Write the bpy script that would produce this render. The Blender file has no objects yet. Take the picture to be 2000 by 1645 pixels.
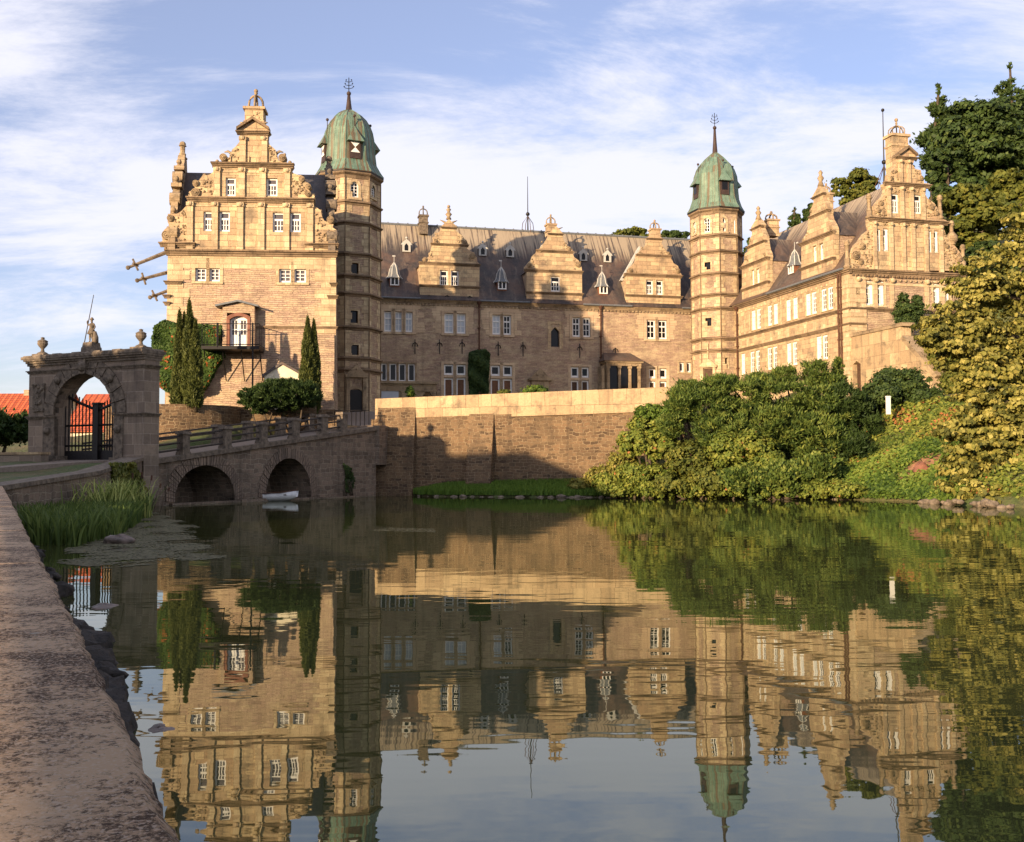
import bpy, math, random
import numpy as np
from mathutils import Vector, Matrix
from mathutils.geometry import tessellate_polygon
random.seed(7); rng = np.random.default_rng(7)
S = bpy.context.scene; COL = S.collection
R = math.radians

# ------------------------------------------------------------------ camera
CAMZ = 1.9; FL = 1950.0; CX, CY = 1000.0, 822.5
PITCH = math.atan((910-822.5)/FL); ROLL = 0.005
_f = Vector((0, math.cos(PITCH), math.sin(PITCH)))
_u = Vector((0, -math.sin(PITCH), math.cos(PITCH)))
_r = Vector((1, 0, 0))
CR = _r*math.cos(ROLL) - _u*math.sin(ROLL)
CU = _r*math.sin(ROLL) + _u*math.cos(ROLL)
CO = Vector((0, 0, CAMZ))
cam = bpy.data.objects.new('camera', bpy.data.cameras.new('camera')); COL.objects.link(cam)
cam.data.sensor_width = 36; cam.data.lens = FL/2000*36
cam.data.clip_start = 0.05; cam.data.clip_end = 6000
cam.matrix_world = Matrix(((CR.x, CU.x, -_f.x, 0), (CR.y, CU.y, -_f.y, 0), (CR.z, CU.z, -_f.z, CAMZ), (0, 0, 0, 1)))
S.camera = cam

def ray(px, py): return _f*FL + CR*(px-CX) + CU*(CY-py)
def at(px, py, Y):
    r = ray(px, py); return CO + r*(Y/r.y)
def atz(px, py, z):
    r = ray(px, py); return CO + r*((z-CAMZ)/r.z)

# ------------------------------------------------------------------ light
SUNH = Vector((0.576, 0.817)); SUNT = 0.178
sd = Vector((SUNH.x, SUNH.y, -SUNT)).normalized()
sl = bpy.data.lights.new('sun', 'SUN'); sl.energy = 5.0; sl.angle = R(0.6); sl.color = (1.0, 0.74, 0.465)
so = bpy.data.objects.new('sun', sl); COL.objects.link(so); so.rotation_euler = sd.to_track_quat('-Z', 'Y').to_euler()
so.location = (-40, -60, 60)

W = bpy.data.worlds.new('World'); S.world = W; W.use_nodes = True
wt = W.node_tree; wn = wt.nodes; wl = wt.links
bg = wn['Background']; bg.inputs['Strength'].default_value = 0.105
sky = wn.new('ShaderNodeTexSky'); sky.sky_type = 'NISHITA'; sky.sun_disc = False
sky.sun_elevation = math.atan(SUNT); sky.sun_rotation = math.atan2(-SUNH.x, -SUNH.y)
sky.air_density = 1.0; sky.dust_density = 0.6; sky.ozone_density = 2.0
def wnode(t, **k):
    n = wn.new(t)
    for a, b in k.items(): setattr(n, a, b)
    return n
tc = wnode('ShaderNodeTexCoord')
sep = wnode('ShaderNodeSeparateXYZ'); wl.new(tc.outputs['Generated'], sep.inputs[0])
mz = wnode('ShaderNodeMath', operation='MAXIMUM'); wl.new(sep.outputs['Z'], mz.inputs[0]); mz.inputs[1].default_value = 0.0
az = wnode('ShaderNodeMath', operation='ADD'); wl.new(mz.outputs[0], az.inputs[0]); az.inputs[1].default_value = 0.30
dx = wnode('ShaderNodeMath', operation='DIVIDE'); wl.new(sep.outputs['X'], dx.inputs[0]); wl.new(az.outputs[0], dx.inputs[1])
dy = wnode('ShaderNodeMath', operation='DIVIDE'); wl.new(sep.outputs['Y'], dy.inputs[0]); wl.new(az.outputs[0], dy.inputs[1])
cmb = wnode('ShaderNodeCombineXYZ'); wl.new(dx.outputs[0], cmb.inputs[0]); wl.new(dy.outputs[0], cmb.inputs[1])
mp = wnode('ShaderNodeMapping'); mp.inputs['Rotation'].default_value = (0, 0, R(-38)); mp.inputs['Scale'].default_value = (0.75, 1.7, 1)
wl.new(cmb.outputs[0], mp.inputs[0])
nz = wnode('ShaderNodeTexNoise'); nz.inputs['Scale'].default_value = 1.9; nz.inputs['Detail'].default_value = 10; nz.inputs['Roughness'].default_value = 0.68; nz.inputs['Distortion'].default_value = 0.35
wl.new(mp.outputs[0], nz.inputs['Vector'])
mp2 = wnode('ShaderNodeMapping'); mp2.inputs['Rotation'].default_value = (0, 0, R(20)); mp2.inputs['Scale'].default_value = (0.5, 0.8, 1); mp2.inputs['Location'].default_value = (3.3, 1.2, 0)
wl.new(cmb.outputs[0], mp2.inputs[0])
nz2 = wnode('ShaderNodeTexNoise'); nz2.inputs['Scale'].default_value = 1.3; nz2.inputs['Detail'].default_value = 4
wl.new(mp2.outputs[0], nz2.inputs['Vector'])
ad = wnode('ShaderNodeMath', operation='ADD'); wl.new(nz.outputs['Fac'], ad.inputs[0]); wl.new(nz2.outputs['Fac'], ad.inputs[1])
mr = wnode('ShaderNodeMapRange', interpolation_type='SMOOTHSTEP'); mr.inputs['From Min'].default_value = 0.86; mr.inputs['From Max'].default_value = 1.12
mr.inputs['To Min'].default_value = 0.2; mr.inputs['To Max'].default_value = 0.95
wl.new(ad.outputs[0], mr.inputs['Value'])
hs = wnode('ShaderNodeMix', data_type='RGBA', blend_type='MULTIPLY'); hs.inputs['Factor'].default_value = 1
SKYMUL = hs.inputs['B']; SKYMUL.default_value = (1.12, 1.0, 1.22, 1)
wl.new(sky.outputs[0], hs.inputs['A'])
mx = wnode('ShaderNodeMix', data_type='RGBA'); wl.new(mr.outputs[0], mx.inputs['Factor']); wl.new(hs.outputs['Result'], mx.inputs['A'])
CLOUD = mx.inputs['B']; CLOUD.default_value = (4.9, 4.9, 5.5, 1)
wl.new(mx.outputs['Result'], bg.inputs['Color'])
S.view_settings.view_transform = 'Standard'; S.view_settings.look = 'None'
S.view_settings.exposure = 0.93; S.view_settings.gamma = 1
S.cycles.use_denoising = True
S.cycles.max_bounces = 6; S.cycles.transparent_max_bounces = 4; S.cycles.caustics_reflective = False; S.cycles.caustics_refractive = False

# ------------------------------------------------------------------ mesh helpers
class Fr:
    """vertical plane frame: A + d*u + n*w, z up; n looks to the viewer"""
    def __init__(s, A, ang):
        s.A = Vector((A[0], A[1], 0)); a = R(ang)
        s.d = Vector((math.cos(a), math.sin(a), 0)); s.n = Vector((math.sin(a), -math.cos(a), 0))
    def pt(s, u, w, z): return s.A + s.d*u + s.n*w + Vector((0, 0, z))
    def uz(s, px, py, w=0.0):
        r = ray(px, py); A = s.A + s.n*w
        t = (A - CO).dot(s.n)/r.dot(s.n); P = CO + r*t
        return (P - s.A).dot(s.d), P.z
    def shift(s, w):
        f = Fr((0, 0), 0); f.A = s.A + s.n*w; f.d = s.d; f.n = s.n; return f
    def side(s, u):
        """frame of the end wall facing +u"""
        f = Fr((0, 0), 0); f.A = s.pt(u, 0, 0); f.d = -s.n; f.n = s.d; return f
def fr2(p, q):
    return Fr(p, math.degrees(math.atan2(q[1]-p[1], q[0]-p[0])))
IDF = Fr((0, 0), 0)   # d=+x, n=-y

class MB:
    def __init__(s): s.v = []; s.f = []
    def add(s, vs, fs):
        o = len(s.v); s.v.extend([tuple(p) for p in vs]); s.f.extend([tuple(i+o for i in f) for f in fs]); return s
    def box(s, F, u0, u1, w0, w1, z0, z1, tp=0.0):
        vs = [F.pt(u, w, z) for z, k in ((z0, 0), (z1, tp)) for u, w in ((u0+k, w0+k), (u1-k, w0+k), (u1-k, w1-k), (u0+k, w1-k))]
        return s.add(vs, [(0, 1, 2, 3), (7, 6, 5, 4), (0, 4, 5, 1), (1, 5, 6, 2), (2, 6, 7, 3), (3, 7, 4, 0)])
    def prism(s, F, outer, holes, w0, w1, back=True):
        loops = [outer] + list(holes)
        tri = tessellate_polygon([[Vector((u, z, 0)) for u, z in L] for L in loops])
        flat = [p for L in loops for p in L]; n = len(flat)
        vs = [F.pt(u, w1, z) for u, z in flat] + [F.pt(u, w0, z) for u, z in flat]
        fs = []
        for a, b, c in tri:
            pa, pb, pc = flat[a], flat[b], flat[c]
            cr = (pb[0]-pa[0])*(pc[1]-pa[1]) - (pb[1]-pa[1])*(pc[0]-pa[0])
            if abs(cr) < 1e-9: continue
            if cr < 0: b, c = c, b
            fs.append((a, b, c))
            if back: fs.append((a+n, c+n, b+n))
        k = 0
        for li, L in enumerate(loops):
            m = len(L); ar = sum(L[i][0]*L[(i+1) % m][1]-L[(i+1) % m][0]*L[i][1] for i in range(m))
            ccw = ar > 0
            if li > 0: ccw = not ccw
            for i in range(m):
                a, b = k+i, k+(i+1) % m
                fs.append((a, a+n, b+n, b) if ccw else (a, b, b+n, a+n))
            k += m
        return s.add(vs, fs)
    def extr(s, F, u0, u1, prof):
        """profile of (w,z), extruded along u"""
        n = len(prof); vs = [F.pt(u0, w, z) for w, z in prof] + [F.pt(u1, w, z) for w, z in prof]
        fs = [(i, (i+1) % n, (i+1) % n+n, i+n) for i in range(n)] + [tuple(range(n))[::-1], tuple(range(n, 2*n))]
        return s.add(vs, fs)
    def tube(s, pts, rad, n=8, cap=True):
        pts = [Vector(p) for p in pts]; m = len(pts)
        if not hasattr(rad, '__len__'): rad = [rad]*m
        rings = []
        for i, p in enumerate(pts):
            t = (pts[min(i+1, m-1)]-pts[max(i-1, 0)])
            t = t.normalized() if t.length > 1e-9 else Vector((0, 0, 1))
            a = t.cross(Vector((0, 0, 1)) if abs(t.z) < .9 else Vector((1, 0, 0))).normalized(); b = t.cross(a)
            rings.append([p + a*math.cos(6.28318*k/n)*rad[i] + b*math.sin(6.28318*k/n)*rad[i] for k in range(n)])
        vs = [q for r_ in rings for q in r_]
        fs = [(i*n+k, i*n+(k+1) % n, (i+1)*n+(k+1) % n, (i+1)*n+k) for i in range(m-1) for k in range(n)]
        if cap: fs += [tuple(range(n))[::-1], tuple(range((m-1)*n, m*n))]
        return s.add(vs, fs)
    def lathe(s, c, prof, n=16, rot=0.0, sx=1, sy=1):
        c = Vector(c); m = len(prof)
        vs = [c + Vector((r*math.sin(rot+6.283185*k/n)*sx, -r*math.cos(rot+6.283185*k/n)*sy, z)) for r, z in prof for k in range(n)]
        fs = [(i*n+k, i*n+(k+1) % n, (i+1)*n+(k+1) % n, (i+1)*n+k) for i in range(m-1) for k in range(n)]
        fs += [tuple(range(n))[::-1], tuple(range((m-1)*n, m*n))]
        return s.add(vs, fs)
    def ball(s, c, r, n=10, sz=1.0):
        return s.lathe(c, [(max(r*math.sin(a), 0.002), -r*sz*math.cos(a)) for a in [math.pi*i/7 for i in range(8)]], n)
    def disc(s, F, u, z, r, w0, w1, n=14):
        return s.prism(F, [(u+r*math.cos(6.2832*k/n), z+r*math.sin(6.2832*k/n)) for k in range(n)], [], w0, w1)
    def volute(s, F, u, z, r, w0, w1):
        s.disc(F, u, z, r, w0, w1)
        for rr in (0.86, 0.5):
            s.tube([F.pt(u+r*rr*math.cos(a), w1, z+r*rr*math.sin(a)) for a in [6.2832*k/12 for k in range(13)]], r*.12, 5)
        s.ball(F.pt(u, w1, z), r*.28, 8); return s
    def build(s, name, mat, parent=None, smooth=False):
        return mkobj(name, np.array([tuple(p) for p in s.v], dtype=np.float64).reshape(-1, 3), s.f, mat, parent, smooth)

def join_into(o, mb, mat, smooth=False):
    '''add more geometry (with its own material) to an existing part'''
    import bmesh
    t = mb.build('tmp', mat, o, smooth); k = len(o.data.polygons)
    bm = bmesh.new(); bm.from_mesh(o.data); bm.from_mesh(t.data)
    bm.faces.ensure_lookup_table(); mi = len(o.data.materials)
    for f in bm.faces[k:]: f.material_index = mi
    bm.to_mesh(o.data); bm.free(); o.data.materials.append(mat); me = t.data
    bpy.data.objects.remove(t); bpy.data.meshes.remove(me); return o
def root_of(o):
    while o.parent: o = o.parent
    return o
def mkobj(name, V, faces, mat, parent=None, smooth=False, uv=True):
    me = bpy.data.meshes.new(name)
    off = np.array(root_of(parent).location) if parent else np.zeros(3)
    me.from_pydata((V-off).tolist(), [], faces); me.update()
    if uv and len(me.polygons):
        nl = len(me.loops); np_ = len(me.polygons)
        li = np.empty(nl, dtype=np.int32); me.loops.foreach_get('vertex_index', li)
        nr = np.empty(np_*3); me.polygons.foreach_get('normal', nr); nr = nr.reshape(-1, 3)
        lt = np.empty(np_, dtype=np.int32); me.polygons.foreach_get('loop_total', lt)
        nrm = np.repeat(nr, lt, axis=0); P = V[li]
        t = np.stack([-nrm[:, 1], nrm[:, 0], np.zeros(nl)], 1); ln = np.linalg.norm(t, axis=1)
        flat = ln < 0.35; ln[ln < 1e-6] = 1; t /= ln[:, None]
        t = np.round(t, 3)
        uu = (P*t).sum(1); vv = P[:, 2] / np.maximum(np.sqrt(1-np.minimum(nrm[:, 2]**2, .9)), .3)
        uu = np.where(flat, P[:, 0], uu); vv = np.where(flat, P[:, 1], vv)
        lay = me.uv_layers.new(name='UVMap'); lay.data.foreach_set('uv', np.stack([uu, vv], 1).astype(np.float32).ravel())
    if smooth: me.polygons.foreach_set('use_smooth', [True]*len(me.polygons))
    if mat: me.materials.append(mat)
    o = bpy.data.objects.new(name, me); COL.objects.link(o)
    if parent: o.parent = parent
    return o
def tag(o, label=None, cat=None, group=None, kind=None):
    if label: o['label'] = label
    if cat: o['category'] = cat
    if group: o['group'] = group
    if kind: o['kind'] = kind
    return o
def thing(name, label, cat, loc, group=None):
    o = bpy.data.objects.new(name, None); COL.objects.link(o); o.location = loc; o.empty_display_size = .3
    return tag(o, label, cat, group)
def struct(o): o['kind'] = 'structure'; return o
def copy_tree(o, parent=None):
    c = o.copy(); COL.objects.link(c); c.parent = parent
    for ch in list(o.children): copy_tree(ch, c)
    return c

# ------------------------------------------------------------------ materials
def mat_new(name):
    m = bpy.data.materials.new(name); m.use_nodes = True; nt = m.node_tree
    return m, nt, nt.nodes, nt.links, nt.nodes['Principled BSDF']
class NT:
    def __init__(s, nt): s.nt = nt; s.n = nt.nodes; s.l = nt.links
    def __call__(s, typ, ins=None, **k):
        n = s.n.new(typ)
        for a, b in k.items(): setattr(n, a, b)
        for a, b in (ins or {}).items():
            if isinstance(b, bpy.types.NodeSocket): s.l.new(b, n.inputs[a])
            else: n.inputs[a].default_value = b
        return n
    def mix(s, fac, a, b, mode='MIX'):
        n = s.n.new('ShaderNodeMix'); n.data_type = 'RGBA'; n.blend_type = mode
        for i, v in (('Factor', fac), ('A', a), ('B', b)):
            if isinstance(v, bpy.types.NodeSocket): s.l.new(v, n.inputs[i])
            else: n.inputs[i].default_value = v if i == 'Factor' else (*v, 1)
        return n.outputs['Result']
    def rng(s, v, a, b, c=0., d=1.):
        return s('ShaderNodeMapRange', {'Value': v, 'From Min': a, 'From Max': b, 'To Min': c, 'To Max': d}).outputs[0]

def stone(name, c1, c2, mortar, bw, bh, ms, stain=(0.1, 0.085, 0.065), stn=0.45, warp=0.04, bump=0.5, rough=0.9, streak=False, grain=0.35, c3=None, ssc=0.5, patch=None):
    m, nt, n, l, b = mat_new(name); T = NT(nt)
    tc = T('ShaderNodeTexCoord'); geo = T('ShaderNodeNewGeometry')
    nd = T('ShaderNodeTexNoise', {'Vector': tc.outputs['UV'], 'Scale': 1.8, 'Detail': 3})
    sb = T('ShaderNodeVectorMath', {0: nd.outputs['Color'], 1: (0.5, 0.5, 0.5)}, operation='SUBTRACT')
    sc = T('ShaderNodeVectorMath', {0: sb.outputs[0], 'Scale': warp*4}, operation='SCALE')
    av = T('ShaderNodeVectorMath', {0: tc.outputs['UV'], 1: sc.outputs[0]}, operation='ADD')
    br = T('ShaderNodeTexBrick', {'Vector': av.outputs[0], 'Color1': (*c1, 1), 'Color2': (*c2, 1), 'Mortar': (*mortar, 1), 'Scale': 1.0, 'Mortar Size': ms, 'Mortar Smooth': 0.3, 'Bias': 0.0, 'Brick Width': bw, 'Row Height': bh})
    br.offset = 0.5; br.squash = 0.7; br.squash_frequency = 3
    col = br.outputs['Color']
    br2 = T('ShaderNodeTexBrick', {'Vector': av.outputs[0], 'Color1': (0, 0, 0, 1), 'Color2': (1, 1, 1, 1), 'Mortar': (.5, .5, .5, 1), 'Scale': 1.0, 'Mortar Size': 0.0, 'Bias': -0.2, 'Brick Width': bw*1.31, 'Row Height': bh})
    br2.offset = 0.37; br2.squash = 1.0
    if c3: col = T.mix(T.rng(br2.outputs['Fac'], 0, 1, 0, 0), col, c3); col = T.mix(T('ShaderNodeMath', {0: br2.outputs['Color'], 1: 0.6}, operation='MULTIPLY').outputs[0], col, c3)
    big = T('ShaderNodeTexNoise', {'Vector': geo.outputs['Position'], 'Scale': ssc, 'Detail': 6, 'Roughness': 0.65})
    col = T.mix(T.rng(big.outputs['Fac'], 0.5, 0.72, 0, stn), col, stain)
    if patch:
        pn = T('ShaderNodeTexNoise', {'Vector': T('ShaderNodeMapping', {0: geo.outputs['Position'], 'Scale': (.6, .6, 1.3)}).outputs[0], 'Scale': .8, 'Detail': 5, 'Roughness': .75})
        col = T.mix(T.rng(pn.outputs['Fac'], 0.52, 0.60, 0, .55), col, patch)
    fine = T('ShaderNodeTexNoise', {'Vector': geo.outputs['Position'], 'Scale': 9, 'Detail': 6, 'Roughness': 0.7})
    col = T.mix(grain, col, T.mix(fine.outputs['Fac'], (0.25, 0.25, 0.25), (1.7, 1.7, 1.7)), 'MULTIPLY')
    if streak:
        sa = .55 if streak is True else streak
        mpn = T('ShaderNodeMapping', {0: geo.outputs['Position'], 'Scale': (1.6, 1.6, 0.12)})
        st = T('ShaderNodeTexNoise', {'Vector': mpn.outputs[0], 'Scale': 1.5, 'Detail': 5, 'Roughness': .6})
        col = T.mix(T.rng(st.outputs['Fac'], 0.52, 0.75, 0, sa), col, stain)
    l.new(col, b.inputs['Base Color']); b.inputs['Roughness'].default_value = rough
    b.inputs['Specular IOR Level'].default_value = 0.15
    inv = T('ShaderNodeMath', {0: 1.0, 1: br.outputs['Fac']}, operation='SUBTRACT')
    hgt = T('ShaderNodeMath', {0: inv.outputs[0], 1: T('ShaderNodeMath', {0: fine.outputs['Fac'], 1: 0.9}, operation='MULTIPLY').outputs[0]}, operation='ADD')
    hg2 = T('ShaderNodeMath', {0: hgt.outputs[0], 1: T('ShaderNodeMath', {0: br2.outputs['Color'], 1: 0.3}, operation='MULTIPLY').outputs[0]}, operation='ADD')
    bp = T('ShaderNodeBump', {'Height': hg2.outputs[0], 'Strength': bump, 'Distance': 0.06})
    l.new(bp.outputs[0], b.inputs['Normal'])
    return m

def plain(name, col, rough=0.8, var=0.25, sc=6, metal=0.0, bump=0.0, spec=0.3, c2=None):
    m, nt, n, l, b = mat_new(name); T = NT(nt); geo = T('ShaderNodeNewGeometry')
    nz = T('ShaderNodeTexNoise', {'Vector': geo.outputs['Position'], 'Scale': sc, 'Detail': 5, 'Roughness': .65})
    c2 = c2 or tuple(c*(1-var) for c in col)
    l.new(T.mix(T.rng(nz.outputs['Fac'], .38, .62), col, c2), b.inputs['Base Color'])
    b.inputs['Roughness'].default_value = rough; b.inputs['Metallic'].default_value = metal; b.inputs['Specular IOR Level'].default_value = spec
    if bump:
        bp = T('ShaderNodeBump', {'Height': nz.outputs['Fac'], 'Strength': bump, 'Distance': 0.05}); l.new(bp.outputs[0], b.inputs['Normal'])
    return m

M = {}
M['field'] = stone('rubble_masonry', (0.46, 0.325, 0.235), (0.35, 0.24, 0.17), (0.25, 0.17, 0.125), 0.5, 0.15, 0.014, stain=(0.15, 0.11, 0.085), stn=0.6, warp=0.05, bump=0.8, grain=.75, streak=.35, c3=(0.56, 0.44, 0.27), patch=(0.56, 0.44, 0.28))
M['tooth'] = stone('pale_dressed_stone', (0.62, 0.48, 0.31), (0.50, 0.36, 0.24), (0.3, 0.22, 0.15), 0.8, 0.5, 0.010, stn=0.3, warp=0.01, bump=0.4, c3=(0.45, 0.33, 0.21))
M['ashlar'] = stone('ashlar_sandstone', (0.60, 0.46, 0.27), (0.40, 0.275, 0.17), (0.20, 0.14, 0.09), 0.95, 0.42, 0.012, stain=(0.13, 0.105, 0.08), stn=0.8, ssc=.9, grain=.6, warp=0.012, bump=0.6, c3=(0.34, 0.25, 0.16), streak=.35)
M['trim'] = stone('carved_sandstone', (0.40, 0.30, 0.185), (0.27, 0.195, 0.12), (0.16, 0.12, 0.08), 1.3, 0.7, 0.010, stain=(0.07, 0.056, 0.04), stn=0.8, warp=0.02, bump=0.7, ssc=1.3, grain=.6)
M['string'] = stone('dark_weathered_ledge', (0.27, 0.19, 0.12), (0.17, 0.12, 0.075), (0.1, 0.07, 0.05), 1.3, 0.7, 0.01, stain=(0.05, 0.04, 0.03), stn=0.8, warp=0.02, bump=0.7, ssc=1.3, grain=.6)
M['quoin'] = stone('pale_quoin_stone', (0.62, 0.50, 0.31), (0.47, 0.34, 0.21), (0.24, 0.17, 0.11), 0.8, 0.4, 0.012, stain=(0.16, 0.12, 0.08), stn=0.6, ssc=.9, grain=.55, warp=0.008, bump=0.4, c3=(0.40, 0.30, 0.18), streak=.4)
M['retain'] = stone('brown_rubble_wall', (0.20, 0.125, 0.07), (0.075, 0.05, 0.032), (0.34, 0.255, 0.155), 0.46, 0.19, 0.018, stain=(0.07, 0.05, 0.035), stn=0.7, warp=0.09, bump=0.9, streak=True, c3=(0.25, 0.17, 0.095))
M['coping'] = stone('pale_coping_stone', (0.55, 0.41, 0.24), (0.40, 0.28, 0.165), (0.22, 0.16, 0.10), 1.25, 0.95, 0.010, stn=0.75, warp=0.03, bump=0.7, ssc=1.3, c3=(0.33, 0.235, 0.14), grain=.6, streak=.5)
M['gate'] = stone('grey_gate_ashlar', (0.29, 0.225, 0.165), (0.19, 0.145, 0.11), (0.40, 0.33, 0.26), 0.95, 0.5, 0.010, stain=(0.05, 0.045, 0.04), stn=0.6, warp=0.006, bump=0.4, streak=True)
M['gtrim'] = plain('weathered_grey_stone', (0.21, 0.165, 0.12), .9, .5, 5, bump=.5, c2=(0.09, 0.072, 0.055))  # weathered stone; on the right side gable it stands in for shade
M['bridge'] = stone('dark_bridge_rubble', (0.27, 0.20, 0.145), (0.15, 0.115, 0.085), (0.33, 0.27, 0.20), 0.6, 0.26, 0.022, stain=(0.04, 0.036, 0.03), stn=0.75, warp=0.08, bump=0.9, streak=True)
M['voussoir'] = stone('arch_stones', (0.30, 0.22, 0.16), (0.19, 0.145, 0.11), (0.10, 0.08, 0.06), 0.22, 2.0, 0.02, stain=(0.05, 0.045, 0.04), stn=.5, warp=0.02, bump=.8)
M['white'] = plain('white_window_paint', (0.80, 0.79, 0.75), .5, .08, 3)
M['iron'] = plain('black_iron', (0.018, 0.016, 0.016), .5, .3, 8, metal=.3)
M['rust'] = plain('rusty_iron', (0.11, 0.05, 0.03), .8, .4, 8)
M['lead'] = plain('grey_lead', (0.16, 0.17, 0.18), .6, .3, 5)
M['redstone'] = plain('red_sandstone', (0.24, 0.105, 0.07), .85, .3, 3, bump=.3)
M['plaster'] = plain('cream_plaster', (0.72, 0.64, 0.48), .9, .15, 2, bump=.2)
M['blind'] = plain('pale_window_blind', (0.50, 0.54, 0.58), .6, .1, 2)
M['boatw'] = plain('white_boat_paint', (0.70, 0.70, 0.68), .45, .15, 4)
M['wood'] = plain('dark_timber', (0.09, 0.05, 0.03), .8, .4, 5)
M['woodpanel'] = plain('brown_wood_panel', (0.17, 0.075, 0.035), .6, .3, 3)
M['rail'] = plain('weathered_rail_timber', (0.075, 0.06, 0.05), .85, .4, 7, bump=.3)
M['bark'] = plain('bark', (0.10, 0.075, 0.05), .95, .5, 6, bump=.8)
M['rockd'] = plain('wet_dark_stone', (0.040, 0.031, 0.025), .75, .5, 9, bump=1.0, c2=(.012, .010, .008))
M['rock'] = plain('pond_rock', (0.20, 0.15, 0.125), .55, .5, 5, bump=.6, c2=(.08, .065, .055))
M['road'] = plain('gravel_road', (0.24, 0.19, 0.15), .95, .25, 9, bump=.4)
M['asphalt'] = plain('grey_ground', (0.16, 0.14, 0.12), .95, .25, 6, bump=.3)

def glass(name, c=(0.008, 0.008, 0.010), r=0.06):
    m, nt, n, l, b = mat_new(name); b.inputs['Base Color'].default_value = (*c, 1); b.inputs['Roughness'].default_value = r
    b.inputs['Specular IOR Level'].default_value = 0.22; return m
M['glass'] = glass('dark_window_glass'); M['glassg'] = glass('grey_window_glass', (0.10, 0.09, 0.10), 0.15)

def slate(name, c1, c2, ridge=None, bw=.32, bh=.2):
    m, nt, n, l, b = mat_new(name); T = NT(nt); tc = T('ShaderNodeTexCoord'); geo = T('ShaderNodeNewGeometry')
    br = T('ShaderNodeTexBrick', {'Vector': tc.outputs['UV'], 'Color1': (*c1, 1), 'Color2': (*c2, 1), 'Mortar': (*[x*.4 for x in c2], 1), 'Scale': 1., 'Mortar Size': .012, 'Brick Width': bw, 'Row Height': bh})
    nz = T('ShaderNodeTexNoise', {'Vector': geo.outputs['Position'], 'Scale': .45, 'Detail': 6, 'Roughness': .7})
    col = T.mix(T.rng(nz.outputs['Fac'], .44, .6, 0, .65), br.outputs['Color'], (0.13, 0.075, 0.05))
    mp = T('ShaderNodeMapping', {0: tc.outputs['UV'], 'Scale': (1.6, .4, 1)})
    st = T('ShaderNodeTexNoise', {'Vector': mp.outputs[0], 'Scale': 1.2, 'Detail': 4, 'Roughness': .7})
    col = T.mix(T.rng(st.outputs['Fac'], .5, .68, 0, .45), col, (0.19, 0.15, 0.115))
    s3 = T('ShaderNodeTexNoise', {'Vector': T('ShaderNodeMapping', {0: tc.outputs['UV'], 'Scale': (1.1, .3, 1), 'Location': (7, 3, 0)}).outputs[0], 'Scale': .8, 'Detail': 5, 'Roughness': .7})
    col = T.mix(T.rng(s3.outputs['Fac'], .52, .62, 0, .6), col, (0.035, 0.028, 0.028))
    if ridge:
        sp = T('ShaderNodeSeparateXYZ', {0: geo.outputs['Position']})
        top = T.rng(sp.outputs['Z'], ridge-3.2, ridge, 0, 1)
        s4 = T('ShaderNodeTexNoise', {'Vector': T('ShaderNodeMapping', {0: tc.outputs['UV'], 'Scale': (5.5, .14, 1)}).outputs[0], 'Scale': 1.0, 'Detail': 4, 'Roughness': .7})
        mul = T('ShaderNodeMath', {0: top, 1: T.rng(s4.outputs['Fac'], .38, .62, .1, 1.1)}, operation='MULTIPLY')
        col = T.mix(T.rng(mul.outputs[0], .12, .6, 0, .9), col, (0.36, 0.29, 0.20))
    l.new(col, b.inputs['Base Color']); b.inputs['Roughness'].default_value = .62
    bp = T('ShaderNodeBump', {'Height': br.outputs['Fac'], 'Strength': .5, 'Distance': -.05}); l.new(bp.outputs[0], b.inputs['Normal'])
    return m
M['slate'] = slate('slate_roof', (0.064, 0.050, 0.045), (0.036, 0.030, 0.030), 26.5)
M['slate2'] = slate('slate_roof_weathered', (0.11, 0.082, 0.065), (0.068, 0.054, 0.046), 26.0)
M['slate3'] = slate('slate_roof_dark', (0.06, 0.056, 0.062), (0.042, 0.04, 0.045))

def tiles():
    m, nt, n, l, b = mat_new('orange_roof_tiles'); T = NT(nt); tc = T('ShaderNodeTexCoord')
    br = T('ShaderNodeTexBrick', {'Vector': tc.outputs['UV'], 'Color1': (0.62, 0.13, 0.035, 1), 'Color2': (0.48, 0.09, 0.03, 1), 'Mortar': (0.12, .03, .02, 1), 'Scale': 1., 'Mortar Size': .03, 'Brick Width': .3, 'Row Height': .38})
    br.offset = 0
    wv = T('ShaderNodeTexWave', {'Vector': tc.outputs['UV'], 'Scale': .53, 'Distortion': 0}); wv.bands_direction = 'X'
    l.new(T.mix(T.rng(wv.outputs['Fac'], 0, .4, .5, 0), br.outputs['Color'], (0.16, .03, .015)), b.inputs['Base Color'])
    b.inputs['Roughness'].default_value = .8
    bp = T('ShaderNodeBump', {'Height': wv.outputs['Fac'], 'Strength': .8, 'Distance': .08}); l.new(bp.outputs[0], b.inputs['Normal'])
    return m
M['tiles'] = tiles()

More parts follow.
